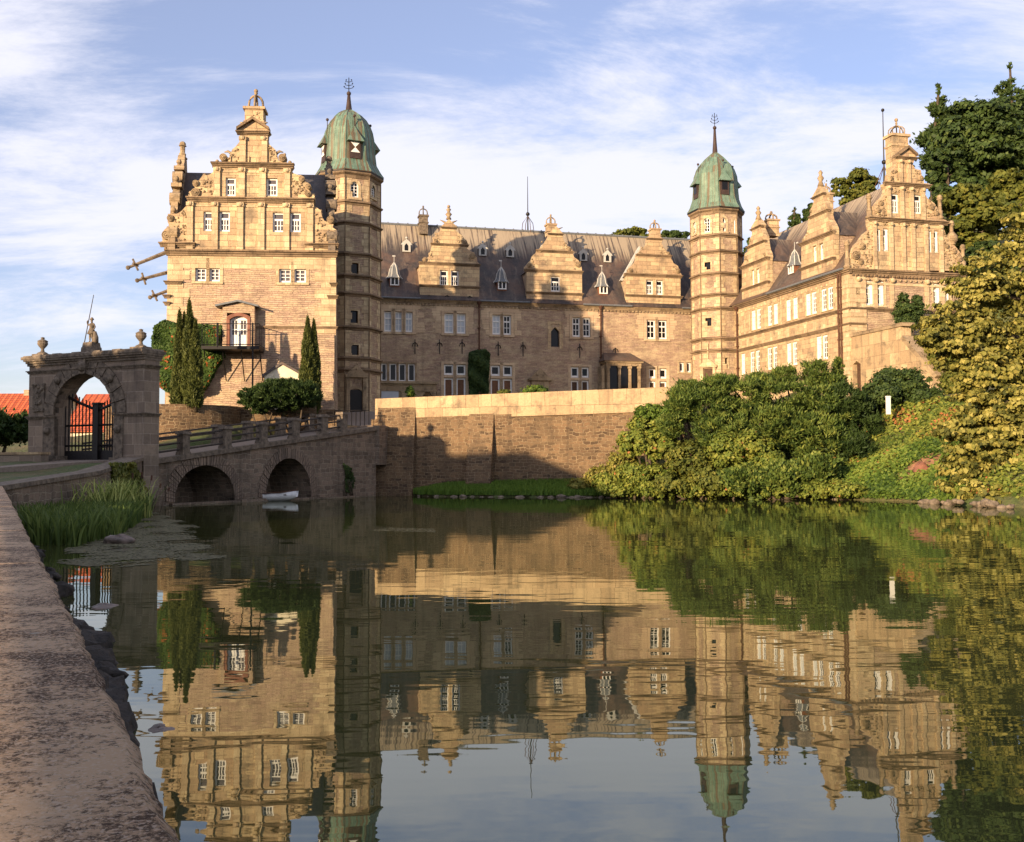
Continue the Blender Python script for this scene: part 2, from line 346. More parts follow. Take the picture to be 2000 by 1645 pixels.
def copper():
    m, nt, n, l, b = mat_new('green_copper'); T = NT(nt); tc = T('ShaderNodeTexCoord'); geo = T('ShaderNodeNewGeometry')
    mp = T('ShaderNodeMapping', {0: tc.outputs['UV'], 'Scale': (2.2, .05, 1)})
    st = T('ShaderNodeTexNoise', {'Vector': mp.outputs[0], 'Scale': 1.3, 'Detail': 3})
    nz = T('ShaderNodeTexNoise', {'Vector': geo.outputs['Position'], 'Scale': 1.5, 'Detail': 6, 'Roughness': .7})
    col = T.mix(T.rng(nz.outputs['Fac'], .35, .65), (0.085, 0.155, 0.115), (0.18, 0.265, 0.195))
    col = T.mix(T.rng(st.outputs['Fac'], .51, .57, 0, .85), col, (0.15, 0.09, 0.05))
    mp3 = T('ShaderNodeMapping', {0: tc.outputs['UV'], 'Scale': (5, .12, 1)})
    s2 = T('ShaderNodeTexNoise', {'Vector': mp3.outputs[0], 'Scale': 1.6, 'Detail': 5, 'Roughness': .7})
    col = T.mix(T.rng(s2.outputs['Fac'], .5, .68, 0, .8), col, (0.05, 0.055, 0.04))
    l.new(col, b.inputs['Base Color']); b.inputs['Roughness'].default_value = .6; b.inputs['Specular IOR Level'].default_value = .3
    return m
M['copper'] = copper()
M['copbrown'] = plain('brown_copper', (0.06, 0.038, 0.032), .6, .3, 3)

def leafmat(name, stops, trans=0.3, rough=.6):
    m, nt, n, l, b = mat_new(name); T = NT(nt)
    at_ = T('ShaderNodeAttribute'); at_.attribute_name = 'tint'
    cr = T('ShaderNodeValToRGB', {'Fac': at_.outputs['Fac']})
    e = cr.color_ramp.elements
    while len(e) < len(stops): e.new(.5)
    for i, (p, c) in enumerate(stops): e[i].position = p; e[i].color = (*c, 1)
    l.new(cr.outputs[0], b.inputs['Base Color']); b.inputs['Roughness'].default_value = rough; b.inputs['Specular IOR Level'].default_value = .2
    tr = T('ShaderNodeBsdfTranslucent', {'Color': cr.outputs[0]}); ms = T('ShaderNodeMixShader', {0: trans, 1: b.outputs[0], 2: tr.outputs[0]})
    l.new(ms.outputs[0], n['Material Output'].inputs['Surface'])
    return m
M['maple'] = leafmat('maple_leaves', [(0, (0.06, 0.07, 0.018)), (.45, (0.24, 0.23, 0.05)), (1, (0.50, 0.43, 0.12))], .35)
M['dark'] = leafmat('dark_green_leaves', [(0, (0.024, 0.042, 0.014)), (.6, (0.054, 0.090, 0.022)), (1, (0.108, 0.144, 0.036))], .2)
M['oak'] = leafmat('olive_green_leaves', [(0, (0.056, 0.077, 0.017)), (.6, (0.140, 0.154, 0.028)), (1, (0.252, 0.224, 0.042))], .25)
M['juniper'] = leafmat('juniper_needles', [(0, (0.025, 0.05, 0.012)), (.5, (0.10, 0.15, 0.03)), (1, (0.25, 0.28, 0.06))], .25)
M['shrub'] = leafmat('shrub_leaves', [(0, (0.07, 0.11, 0.02)), (.5, (0.19, 0.23, 0.04)), (.985, (0.32, 0.31, 0.06)), (1, (0.42, 0.16, 0.06))], .3)
M['ivy'] = leafmat('bright_ivy_leaves', [(0, (0.035, 0.07, 0.012)), (.6, (0.12, 0.19, 0.028)), (1, (0.22, 0.27, 0.05))], .3)
M['creeper'] = leafmat('creeper_leaves', [(0, (0.02, 0.045, 0.01)), (.5, (0.055, 0.10, 0.02)), (.985, (0.10, 0.15, 0.03)), (1, (0.4, 0.1, 0.03))], .25)
M['thuja'] = leafmat('thuja_needles', [(0, (0.03, 0.045, 0.012)), (1, (0.115, 0.13, 0.032))], .2)
M['yew'] = leafmat('yew_needles', [(0, (0.017, 0.037, 0.011)), (1, (0.057, 0.092, 0.021))], .15)
M['grass'] = leafmat('grass_blades', [(0, (0.075, 0.150, 0.022)), (1, (0.195, 0.300, 0.045))], .3)
M['reed'] = leafmat('reed_blades', [(0, (0.045, 0.08, 0.018)), (.7, (0.14, 0.19, 0.045)), (1, (0.5, 0.52, 0.16))], .35)  # top stop paints sunlight into the colour of the tall clump
M['drygrass'] = leafmat('dry_ground_cover', [(0, (0.15, 0.17, 0.035)), (.7, (0.30, 0.27, 0.06)), (1, (0.42, 0.30, 0.10))], .3)

def ground_mat():
    m, nt, n, l, b = mat_new('bank_soil_and_turf'); T = NT(nt); geo = T('ShaderNodeNewGeometry')
    nz = T('ShaderNodeTexNoise', {'Vector': geo.outputs['Position'], 'Scale': .5, 'Detail': 7, 'Roughness': .7})
    n2 = T('ShaderNodeTexNoise', {'Vector': geo.outputs['Position'], 'Scale': 5, 'Detail': 5})
    col = T.mix(T.rng(nz.outputs['Fac'], .4, .6), (0.06, 0.085, 0.02), (0.12, 0.10, 0.04))
    col = T.mix(T.rng(n2.outputs['Fac'], .5, .7, 0, .6), col, (0.04, 0.05, 0.015))
    l.new(col, b.inputs['Base Color']); b.inputs['Roughness'].default_value = .95
    bp = T('ShaderNodeBump', {'Height': n2.outputs['Fac'], 'Strength': .8, 'Distance': .2}); l.new(bp.outputs[0], b.inputs['Normal'])
    return m
M['ground'] = ground_mat()

def water_mat():
    m, nt, n, l, b = mat_new('pond_water'); T = NT(nt); geo = T('ShaderNodeNewGeometry')
    mp = T('ShaderNodeMapping', {0: geo.outputs['Position'], 'Scale': (0.55, 1.5, 1)})
    n1 = T('ShaderNodeTexNoise', {'Vector': mp.outputs[0], 'Scale': 1.6, 'Detail': 2, 'Roughness': .5})
    mp2 = T('ShaderNodeMapping', {0: geo.outputs['Position'], 'Scale': (0.18, .5, 1)})
    n2 = T('ShaderNodeTexNoise', {'Vector': mp2.outputs[0], 'Scale': 1.0, 'Detail': 2})
    h = T('ShaderNodeMath', {0: T('ShaderNodeMath', {0: n1.outputs['Fac'], 1: 0.30}, operation='MULTIPLY').outputs[0], 1: n2.outputs['Fac']}, operation='ADD')
    bp = T('ShaderNodeBump', {'Height': h.outputs[0], 'Strength': 1.0, 'Distance': .007})
    mud = T('ShaderNodeTexNoise', {'Vector': geo.outputs['Position'], 'Scale': .12, 'Detail': 4})
    l.new(T.mix(mud.outputs['Fac'], (0.036, 0.040, 0.014), (0.055, 0.06, 0.02)), b.inputs['Base Color'])
    b.inputs['Roughness'].default_value = 1.0; b.inputs['Specular IOR Level'].default_value = 0.0
    gl = T('ShaderNodeBsdfGlossy', {'Color': (0.82, 0.85, 0.80, 1), 'Roughness': .012, 'Normal': bp.outputs[0]})
    fz = T('ShaderNodeFresnel', {'IOR': 2.25, 'Normal': bp.outputs[0]})
    ms = T('ShaderNodeMixShader', {0: fz.outputs[0], 1: b.outputs[0], 2: gl.outputs[0]})
    l.new(ms.outputs[0], n['Material Output'].inputs['Surface'])
    return m
M['water'] = water_mat()

def parapet_mat():
    m, nt, n, l, b = mat_new('lichened_red_sandstone'); T = NT(nt); geo = T('ShaderNodeNewGeometry')
    P = geo.outputs['Position']
    n1 = T('ShaderNodeTexNoise', {'Vector': P, 'Scale': 38, 'Detail': 9, 'Roughness': .85, 'Distortion': .2})
    n2 = T('ShaderNodeTexNoise', {'Vector': P, 'Scale': 3.2, 'Detail': 6, 'Roughness': .65})
    n3 = T('ShaderNodeTexNoise', {'Vector': P, 'Scale': 110, 'Detail': 3})
    col = T.mix(T.rng(n2.outputs['Fac'], .35, .65), (0.60, 0.40, 0.26), (0.74, 0.53, 0.35))
    thr = T('ShaderNodeMath', {0: n1.outputs['Fac'], 1: T('ShaderNodeMath', {0: n2.outputs['Fac'], 1: .45}, operation='MULTIPLY').outputs[0]}, operation='ADD')
    col = T.mix(T.rng(thr.outputs[0], .68, .76, .92, 0), col, (0.085, 0.055, 0.040))
    col = T.mix(T.rng(n3.outputs['Fac'], .55, .62, 0, .8), col, (0.78, 0.62, 0.48))
    vo = T('ShaderNodeTexVoronoi', {'Vector': P, 'Scale': 5.5, 'Randomness': 1.0})
    vn = T('ShaderNodeMath', {0: vo.outputs['Distance'], 1: T('ShaderNodeMath', {0: n1.outputs['Fac'], 1: .35}, operation='MULTIPLY').outputs[0]}, operation='ADD')
    sel = T('ShaderNodeMath', {0: T('ShaderNodeSeparateColor', {0: vo.outputs['Color']}).outputs[0], 1: .72}, operation='GREATER_THAN')
    sp = T('ShaderNodeMath', {0: T.rng(vn.outputs[0], .26, .30, 1, 0), 1: sel.outputs[0]}, operation='MULTIPLY')
    col = T.mix(T('ShaderNodeMath', {0: sp.outputs[0], 1: .8}, operation='MULTIPLY').outputs[0], col, (0.52, 0.47, 0.40))
    l.new(col, b.inputs['Base Color']); b.inputs['Roughness'].default_value = .9; b.inputs['Specular IOR Level'].default_value = .15
    hh = T('ShaderNodeMath', {0: n1.outputs['Fac'], 1: T('ShaderNodeMath', {0: n3.outputs['Fac'], 1: .4}, operation='MULTIPLY').outputs[0]}, operation='ADD')
    bp = T('ShaderNodeBump', {'Height': hh.outputs[0], 'Strength': 1.0, 'Distance': .035}); l.new(bp.outputs[0], b.inputs['Normal'])
    return m
M['parapet'] = parapet_mat()

# ------------------------------------------------------------------ zoom-crop pixel helpers
def ZZ(x0, y0, s): return lambda X, Y: (x0+X/s, y0+Y/s)
z1 = ZZ(300, 160, 4.839); z2 = ZZ(290, 480, 4.70); z3 = ZZ(600, 140, 4.839); z4 = ZZ(630, 480, 4.568)
z5 = ZZ(740, 390, 6.25); z6 = ZZ(1040, 400, 6.25); z7 = ZZ(740, 590, 6.25); z8 = ZZ(1040, 590, 6.25)
z13 = ZZ(1320, 210, 5.67); z9 = ZZ(1320, 480, 5.483); z10 = ZZ(1440, 330, 6.092); z11 = ZZ(1640, 210, 4.985); z12 = ZZ(1640, 500, 5.877)
zg = ZZ(30, 590, 4.983); zb = ZZ(290, 770, 4.255)

def rect(F, Z, x0, y0, x1, y1, w=0):
    xm, ym = (x0+x1)/2, (y0+y1)/2
    u0 = F.uz(*Z(x0, ym), w)[0]; u1 = F.uz(*Z(x1, ym), w)[0]
    return u0, F.uz(*Z(xm, y1), w)[1], u1, F.uz(*Z(xm, y0), w)[1]
def hole(r): u0, a, u1, b = r; return [(u0, a), (u1, a), (u1, b), (u0, b)]
def poly(F, Z, pts, w=0): return [F.uz(*Z(x, y), w) for x, y in pts]

def window(F, r, parent, cols=2, rows=3, tr=0.33, glassm='glassg', fw=.11, surround=None, sm='ashlar', rec=.16, name='window', sill=True, upper=1):
    """white casement with a transom, a pane and a stone surround, set back in its opening"""
    u0, a, u1, b = r; mb = MB(); w0, w1 = -rec-.06, -rec
    mb.box(F, u0, u0+fw, w0, w1, a, b).box(F, u1-fw, u1, w0, w1, a, b)
    mb.box(F, u0+fw, u1-fw, w0, w1, a, a+fw*1.3).box(F, u0+fw, u1-fw, w0, w1, b-fw, b)
    zt = b-(b-a)*tr; i0, i1 = u0+fw, u1-fw; mt = .05
    if tr > 0: mb.box(F, i0, i1, w0+.01, w1+.012, zt-.07, zt+.07)
    for k in range(1, cols):
        u = i0+(i1-i0)*k/cols
        mb.box(F, u-mt*.6, u+mt*.6, w0+.01, w1-.006, a+fw*1.3, zt-.07 if tr > 0 else b-fw)
        if tr > 0 and upper: mb.box(F, u-mt*.6, u+mt*.6, w0+.01, w1-.006, zt+.07, b-fw)
    zl0, zl1 = a+fw*1.3, (zt-.07 if tr > 0 else b-fw)
    for k in range(1, rows):
        z = zl0+(zl1-zl0)*k/rows; mb.box(F, i0, i1, w0+.015, w1-.012, z-mt*.5, z+mt*.5)
    o = mb.build(name, M['white'], parent)
    MB().box(F, u0, u1, w0-.04, w0-.005, a, b).build('pane', M[glassm], o)
    if surround:
        s = surround; m2 = MB()
        m2.box(F, u0-s, u0-.004, -.1, .035, a-.05, b+.05).box(F, u1+.004, u1+s, -.1, .035, a-.05, b+.05)
        m2.box(F, u0-s, u1+s, -.1, .045, b+.052, b+.052+s*.8)
        if sill: m2.box(F, u0-s*1.1, u1+s*1.1, -.1, .1, a-.05-s*.6, a-.052)
        m2.build('surround', M[sm], o)
    return o

def cornice(mb, F, u0, u1, z, h=.3, p=.25):
    mb.box(F, u0, u1, -.1, p*.35, z-h, z-h*.62).box(F, u0-.03, u1+.03, -.1, p*.65, z-h*.618, z-h*.3).box(F, u0-.08, u1+.08, -.1, p, z-h*.298, z)
def cornpx(mb, F, Z, x0, x1, y, h=.3, p=.25, y1=None):
    u0, za = F.uz(*Z(x0, y)); u1, zb_ = F.uz(*Z(x1, y if y1 is None else y1)); cornice(mb, F, u0, u1, (za+zb_)/2, h, p); return (za+zb_)/2
def bosses(mb, F, pts_poly, n, r=(.08, .2), w=0.0):
    r = (r[0]*.75, r[1]*.72)
    """carved relief scattered inside a polygon (u,z)"""
    us = [p[0] for p in pts_poly]; zs = [p[1] for p in pts_poly]; k = 0; t = 0
    while k < n and t < n*30:
        t += 1; u = random.uniform(min(us), max(us)); z = random.uniform(min(zs), max(zs)); c = False; j = len(pts_poly)-1
        for i in range(len(pts_poly)):
            a, b = pts_poly[i], pts_poly[j]
            if (a[1] > z) != (b[1] > z) and u < (b[0]-a[0])*(z-a[1])/(b[1]-a[1]+1e-12)+a[0]: c = not c
            j = i
        if not c: continue
        k += 1; rr = random.uniform(*r); q = random.random()
        if q < .45: mb.ball(F.pt(u, w, z), rr*.7, 7)
        elif q < .75:
            mb.tube([F.pt(u+rr*math.cos(a), w, z+rr*math.sin(a)) for a in [random.uniform(0, 3)+.6*i for i in range(7)]], rr*.28, 5)
        else: mb.box(F, u-rr*.7, u+rr*.7, w-.05, w+rr*.35, z-rr*.5, z+rr*.5)
def crown_top(mb, c, r, h, n=6, tr=None, ball=None):
    """open stone crown: bowed ribs meeting under a ball"""
    c = Vector(c); tr = tr or r*.17
    for k in range(n):
        a = 6.2832*k/n+(1.5 if n == 4 else .4)
        mb.tube([c+Vector((math.sin(a)*r*q, math.cos(a)*r*q, h*t)) for q, t in ((.96, 0), (1.0, .35), (.93, .62), (.68, .86), (.36, .98), (0, 1.03))], tr, 5)
    mb.lathe(c+Vector((0, 0, h)), [(tr*1.3, -.05), (tr*1.1, h*.15), (tr*1.8, h*.2), (tr, h*.27)], 8)
    mb.ball(c+Vector((0, 0, h*1.38)), ball or r*.3, 9)
def vsphere(mb, c, r): mb.ball(c, r, 9)
def finial_ball(mb, p, r):
    p = Vector(p); mb.lathe(p, [(r*1.2, 0), (r*1.2, r*.4), (r*.5, r*.6), (r*.5, r*1.0)], 8); mb.ball(p+Vector((0, 0, r*1.9)), r, 9)
def obelisk(mb, p, r, h):
    p = Vector(p); mb.lathe(p, [(r*1.5, 0), (r*1.5, h*.1), (r, h*.13), (r*1.1, h*.35), (r*.75, h*.4), (r*.8, h*.8), (r*1.2, h*.83), (r*1.2, h*.87)], 6); mb.ball(p+Vector((0, 0, h*.93)), r*1.05, 8)
# ================================================================== LEFT WING
GZ = 5.6
p = at(328, 497, 68.5); FA = Fr((p.x, p.y), 4.5)
LW = thing('castle_wing', 'sunlit left castle wing with a tall scrolled gable, behind the pointed cypresses', 'castle wing', (p.x+5, p.y+5, 0))
uL = 0.0; uR = FA.uz(656, 497)[0]; zE = FA.uz(500, 493)[1]
gout = poly(FA, z1, [(128,1607),(100,1590),(100,1540),(65,1530),(65,1515),(85,1500),(78,1470),(82,1420),(110,1388),(150,1368),(132,1320),(130,1275),(150,1255),(190,1250),(225,1245),(262,1222),(300,1180),(345,1160),(330,1135),(320,1105),(320,1090),(345,1080),(348,1040),(372,1010),(395,1000),(370,975),(380,940),(430,930),(455,895),(470,870),(500,885),(545,868),(580,830),(600,802),(560,785),(556,762),(620,760),(700,755),(722,690),(742,640),(775,612),(806,575),(828,540),(812,500),(810,475),(790,465),(790,452),(865,410),(940,365),(1015,410),(1092,455),(1105,478),(1082,500),(1078,545),(1092,590),(1150,640),(1162,690),(1180,745),(1255,760),(1320,780),(1322,800),(1300,830),(1320,862),(1380,885),(1422,915),(1432,942),(1470,960),(1492,1000),(1465,1020),(1500,1055),(1522,1080),(1515,1110),(1500,1130),(1530,1180),(1580,1215),(1590,1270),(1612,1312),(1650,1330),(1700,1345),(1690,1375),(1735,1405),(1752,1450),(1735,1510),(1745,1535),(1735,1560),(1728,1607)])
gwins = [(z1,680,905,775,1080),(z1,1065,910,1170,1080),(z1,470,1225,565,1410),(z1,620,1225,720,1415),(z1,1125,1235,1240,1420),(z1,1290,1235,1390,1420)]
gr_ = [rect(FA, *w) for w in gwins]
MB().prism(FA, gout, [hole(r) for r in gr_], -.55, 0).build('gable', M['ashlar'], LW)
for r in gr_: window(FA, r, LW, cols=3, rows=2, tr=.36, upper=0)
bw_ = [(z2,430,145,530,325),(z2,560,145,655,328),(z2,1200,152,1310,338),(z2,1335,155,1445,338)]
br_ = [rect(FA, *w) for w in bw_]
dr = rect(FA, z2, 765, 660, 925, 945)
db = rect(FA, z2, 700, 545, 990, 945)      # projecting door bay
MB().prism(FA, [(-.15, 2), (uR+.1, 2), (uR, zE-.01), (uL, zE-.01)], [hole(r) for r in br_]+[hole(dr)], -.7, 0).build('wall', M['field'], LW)
for i, r in enumerate(br_): window(FA, r, LW, cols=2, rows=3, tr=.34, surround=.22, sm='quoin')
# quoin strips, ledges and friezes
q = MB()
for k, z in enumerate(np.arange(GZ, zE-1.2, .62)):
    q.box(FA, uL-.02, uL+(1.5 if k % 2 else 1.05), -.3, .035, z, z+.60); q.box(FA, uR-(1.45 if k % 2 else 1.0), uR+.02, -.3, .035, z, z+.60)
q.box(FA, uL, uR, -.2, .03, zE-1.15, zE-.32)
join_into([c for c in LW.children if c.name == 'wall'][0], q, M['quoin'])
cz = MB()
zc1 = cornpx(cz, FA, z1, 556, 1322, 770, .34, .3); zc2 = cornpx(cz, FA, z1, 322, 1515, 1098, .34, .3)
cornpx(cz, FA, z1, 65, 390, 1522, .3, .32); cornpx(cz, FA, z1, 1440, 1745, 1532, .3, .32)
cornice(cz, FA, uL-.1, uR+.1, zE+.12, .42, .34)
zs = FA.uz(500, 637)[1]
uda, udb = db[0], db[2]
cornice(cz, FA, uL-.1, uda-.05, zs, .2, .14); cornice(cz, FA, udb+.05, uR+.1, zs, .2, .14)
for y in (595, 575): pass
for (x0, x1, y) in ((155, 305, 325), (145, 200, 452), (150, 195, 518)):
    a, zz = FA.uz(*z2(x0, y)); b_, _ = FA.uz(*z2(x1, y)); cornice(cz, FA, a, b_, zz, .24, .25)
for (x0, x1, y) in ((1675, 1730, 345), (1650, 1735, 458)):
    a, zz = FA.uz(*z2(x0, y)); b_, _ = FA.uz(*z2(x1, y)); cornice(cz, FA, a, b_, zz, .24, .25)
# top pediment
pa = poly(FA, z1, [(788,462),(940,362),(1094,462),(1094,480),(788,480)]); 
for i in (0, 1):
    a = pa[i]; b_ = pa[i+1]; cz.prism(FA, [a, b_, (b_[0], b_[1]+.2), (a[0], a[1]+.2)], [], -.5, .3)
cornpx(cz, FA, z1, 790, 1090, 470, .25, .3)
cz.build('cornices', M['string'], LW)
pl = MB()
zc0 = FA.uz(*z1(940, 480))[1]
for X, (za, zb_) in [(x, (zE+.15, zc2-.36)) for x in (375, 610, 850, 1050, 1285, 1510)]+[(x, (zc2+.02, zc1-.36)) for x in (628, 862, 1060, 1290)]+[(x, (zc1+.02, zc0-.3)) for x in (868, 1072)]:
    u = FA.uz(*z1(X, 1350))[0]; pl.box(FA, u-.42, u, -.1, .15, za, zb_); pl.box(FA, u-.46, u+.04, -.1, .22, zb_-.28, zb_-.02); pl.ball(FA.pt(u-.2, .2, zb_-.14), .16, 7)
    pl.box(FA, u-.46, u+.03, -.1, .12, za, za+.3)
for y0, ya, x0, x1 in ((840, 1, 600, 1310), (1160, 1, 350, 1520)):
    a, zz = FA.uz(*z1(x0, y0)); b_, _ = FA.uz(*z1(x1, y0)); pl.box(FA, a, b_, -.1, .05, zz-.12, zz)
GLW = [c for c in LW.children if c.name.startswith('gable')][0]; join_into(GLW, pl, M['quoin'])
cv = MB()
for X, Y, r in ((660,715,36),(1218,720,38),(400,960,30),(400,1050,44),(160,1290,32),(125,1450,46),(1672,1305,36),(1690,1455,52),(1462,990,28),(1460,1060,30),(1400,920,30)):
    u, z = FA.uz(*z1(X, Y)); rr = r/4.839/FL*69; cv.volute(FA, u, z, rr, -.45, .12)
for X, Y, r in ((595,745,16),(1285,755,16),(480,875,14),(342,1040,14),(1388,885,12),(1510,1065,14),(1578,1215,13),(1670,1262,12),(1235,680,13)):
    u, z = FA.uz(*z1(X, Y)); cv.ball(FA.pt(u, -.2, z), r/4.839/FL*69*1.15, 9)
    cv.box(FA, u-.12, u+.12, -.32, -.08, z-.7, z-.15)
for pp, n in (([(640,750),(720,700),(830,580),(850,750)], 14), ([(1090,620),(1150,650),(1180,750),(1090,750)], 12), ([(380,1060),(480,930),(600,860),(610,1060)], 30), ([(1310,900),(1400,930),(1480,1060),(1310,1060)], 26), ([(110,1490),(120,1300),(260,1240),(350,1200),(350,1500)], 46), ([(1530,1230),(1640,1350),(1740,1500),(1530,1500)], 34), ([(110,1600),(230,1600),(230,1550),(110,1550)], 8)):
    bosses(cv, FA, poly(FA, z1, pp), n, (.08, .19), .02)
for sx in (730, 905, 1075):   # iron-like anchors on the gable top
    u, z = FA.uz(*z1(sx, 735)); cv.box(FA, u-.03, u+.03, 0, .09, z-.25, z+.2)
for X, Y in ((690,655),(1195,655)):  # curling horns
    u, z = FA.uz(*z1(X, Y)); s_ = 1 if X < 900 else -1
    cv.tube([FA.pt(u+s_*.35, -.2, z-.55), FA.pt(u+s_*.28, -.2, z-.1), FA.pt(u+s_*.05, -.2, z+.05), FA.pt(u-s_*.2, -.2, z-.02)], [.16, .12, .09, .03], 6)
for X, s_ in ((830, -1), (1060, 1)):
    u, z = FA.uz(*z1(X, 385)); cv.tube([FA.pt(u-s_*.25, -.1, z-.2), FA.pt(u-s_*.05, -.1, z+.02), FA.pt(u+s_*.12, -.1, z+.03)], [.13, .09, .03], 6)
join_into(GLW, cv, M['trim'], True)
# chimney with open crown behind the gable tip
FC = FA.shift(-1.1); ch = MB(); a, zt = FC.uz(*z1(862, 255)); b_, zb0 = FC.uz(*z1(1035, 400))
ch.box(FC, a, b_, -1.2, 0, zb0-1.5, zt); ch.box(FC, a-.13, b_+.13, -1.33, .1, zt, zt+.18); ch.box(FC, a-.08, b_+.08, -1.28, .08, zt-1.0, zt-.85)
bosses(ch, FC, [(b_-.9, zb0), (b_-.2, zb0), (b_-.2, zt-.2), (b_-.9, zt-.2)], 12, (.08, .16), .02)
cc = MB(); um, _ = FC.uz(*z1(953, 200)); c0 = FC.pt(um, -.6, zt+.22); _, ztop = FC.uz(*z1(955, 135)); c0.z -= .05; crown_top(cc, c0, .50, (ztop-zt)*1.05, 4, .085, .15)
o = ch.build('chimney', M['ashlar'], LW); cc.build('crown', M['trim'], o, True)
# main roof (ridge parallel to the front) and cross roof
zr = 24.2; DW = 12.5
FAs = FA.shift(0); FAs.n = Vector((.215, -.977, 0))
MB().extr(FAs, uL+.45, uR-.4, [(-.35, zE-.1), (-DW/2, zr), (-DW-.1, zE-.1)]).build('roof', M['slate3'], LW)
a_, b2 = FA.uz(*z1(330, 1150))[0], FA.uz(*z1(1500, 1150))[0]
zap = FA.uz(*z1(940, 640))[1]
rf = MB(); um = (a_+b2)/2; rf.add([FAs.pt(a_-1.2, -.5, zE), FAs.pt(b2+1.2, -.5, zE), FAs.pt(um, -.5, zap-.7), FAs.pt(um, -DW/2, zap-.7), FAs.pt(a_-1.2, -DW/2, zE), FAs.pt(b2+1.2, -DW/2, zE)], [(0, 2, 3, 4), (1, 5, 3, 2), (0, 1, 2), (4, 3, 5)])
rf.build('cross_roof', M['slate3'], LW)
MB().box(FAs, uL, uR-.02, -DW, -.7, 3, zE-.02).build('rear_wall', M['field'], LW)
# long range running back behind the tower (seen in shadow and reflection only)
MB().box(FAs, uL+1.5, uR-1.6, -30, -DW-.02, 3, zE-.2).build('back_range', M['field'], LW)
MB().add([FAs.pt(u, w, z) for w in (-DW*.6, -30.3) for u, z in ((uL+1.2, zE-.3), ((uL+uR)/2, zr-.4), (uR-1.3, zE-.3))], [(0, 1, 2), (3, 5, 4), (0, 3, 4, 1), (1, 4, 5, 2), (0, 2, 5, 3)]).build('back_roof', M['slate3'], LW)
# side gables seen edge on
def side_gable(u, lean):
    FS = FAs.side(u); g = []
    kk = .88 if lean else .95; half = [(x, zE+z*kk) for x, z in [(-.35, 0), (-.1, 1.2), (.3, 2.2), (1.0, 2.5), (1.0, 3.0), (1.3, 4.2), (2.0, 4.9), (2.6, 5.3), (2.6, 5.9), (3.3, 6.6), (4.2, 7.4), (5.2, 8.2), (5.5, 8.9)]]
    L_ = [(x, z) for x, z in half] + [(DW-x, z) for x, z in half[::-1]]
    mb = MB().prism(FS, L_, [], -.5, .0)
    for x, z in ((1.0, zE+2.6*kk), (2.6, zE+5.4*kk), (4.2, zE+7.2*kk)):
        for xx in (x, DW-x): mb.box(FS, xx-.5, xx+.5, -.6, .15, z, z+.28); finial_ball(mb, FS.pt(xx+(-.25 if xx < 6 else .25), -.25, z+.25), .2)
    for x, z in ((.2, zE+1.4*kk), (1.6, zE+4.3*kk), (3.2, zE+6.4*kk)): mb.volute(FS, x, z, .45, -.6, .12)
    obelisk(mb, FS.pt(DW/2, -.25, zE+8.8*kk), .24, .9 if lean else 1.2)
    mb.build('side_gable', M['gtrim' if lean else 'trim'], LW)  # right gable takes the darker stone: its shade put into the colour
side_gable(uL+.5, 0); side_gable(uR-.05, 1)
# door bay with a flat gable roof, red surround and balcony
bay = MB(); zbt = db[3]; zb0 = dr[1]; D = .75; za_ = FA.uz(*z2(700, 572))[1]; zm_ = FA.uz(*z2(845, 535))[1]; um = (uda+udb)/2
bay.prism(FA, [(uda, zb0-.1), (udb, zb0-.1), (udb, za_), (um, zm_), (uda, za_)], [hole((dr[0]-.2, dr[1], dr[2]+.2, dr[3]+.2))], .01, D)
ob = bay.build('door_bay', M['field'], LW)
MB().prism(FA, [(uda-.45, za_-.05), (um, zm_), (udb+.3, za_-.05), (udb+.3, za_+.07), (um, zm_+.13), (uda-.45, za_+.07)], [], 0, D+.3).build('bay_roof', M['lead'], ob)
def arch_door(F, r, w, parent, mat, nm='door', glz=True):
    u0, a, u1, b = r; um = (u0+u1)/2; mb = MB(); h = b-a
    arc = lambda i0, i1, top, rise, n=7: [(i0+(i1-i0)*k/(n-1), top-rise*(2*k/(n-1)-1)**2) for k in range(n)]
    out = [(u1, a), (u1, b-.25)]+arc(u1, u0, b, .25)+[(u0, a)]
    holes = []
    for s0, s1 in ((u0, um), (um, u1)):
        for c in range(2):
            for k in range(3):
                x0 = s0+.1+(s1-s0-.2)*c/2+.02; x1 = s0+.1+(s1-s0-.2)*(c+1)/2-.02; y0 = a+h*(.40+.18*k)+.03; y1 = a+h*(.40+.18*(k+1))-.03
                if k == 2: y1 -= .12
                holes.append([(x0, y0), (x1, y0), (x1, y1), (x0, y1)])
    mb.prism(F, out[::-1], holes, w-.06, w); o = mb.build(nm, mat, parent)
    MB().box(F, u0, u1, w-.09, w-.065, a, b-.3).build('pane', M['glassg'], o)
    MB().tube([F.pt(um, w, a+h*.38), F.pt(um+.0, w+.05, a+h*.42)], .03, 5).build('handle', M['iron'], o)
    return o
arch_door(FA, dr, D-.25, LW, M['white'], 'balcony_door')
rs = MB(); s_ = .2
def archring(mb, F, r, s_, w0, w1, rise=.25, n=9):
    u0, a, u1, b = r; inn = [(u0, a)]+[(u0+(u1-u0)*k/(n-1), b-rise*(2*k/(n-1)-1)**2) for k in range(n)]+[(u1, a)]
    out = [(u0-s_, a)]+[(u0-s_+(u1-u0+2*s_)*k/(n-1), b+s_-rise*(2*k/(n-1)-1)**2) for k in range(n)]+[(u1+s_, a)]
    for i in range(len(inn)-1): mb.prism(F, [inn[i], inn[i+1], out[i+1], out[i]], [], w0, w1)
archring(rs, FA, dr, s_, D-.3, D+.06)
rs.build('red_door_surround', M['redstone'], LW)
bl = MB(); b0 = FA.uz(*z2(545, 950))[0]; b1 = FA.uz(*z2(1060, 960))[0]; zf = zb0-.05
bl.box(FA, b0, b1, 0, 2.0, zf-.22, zf)
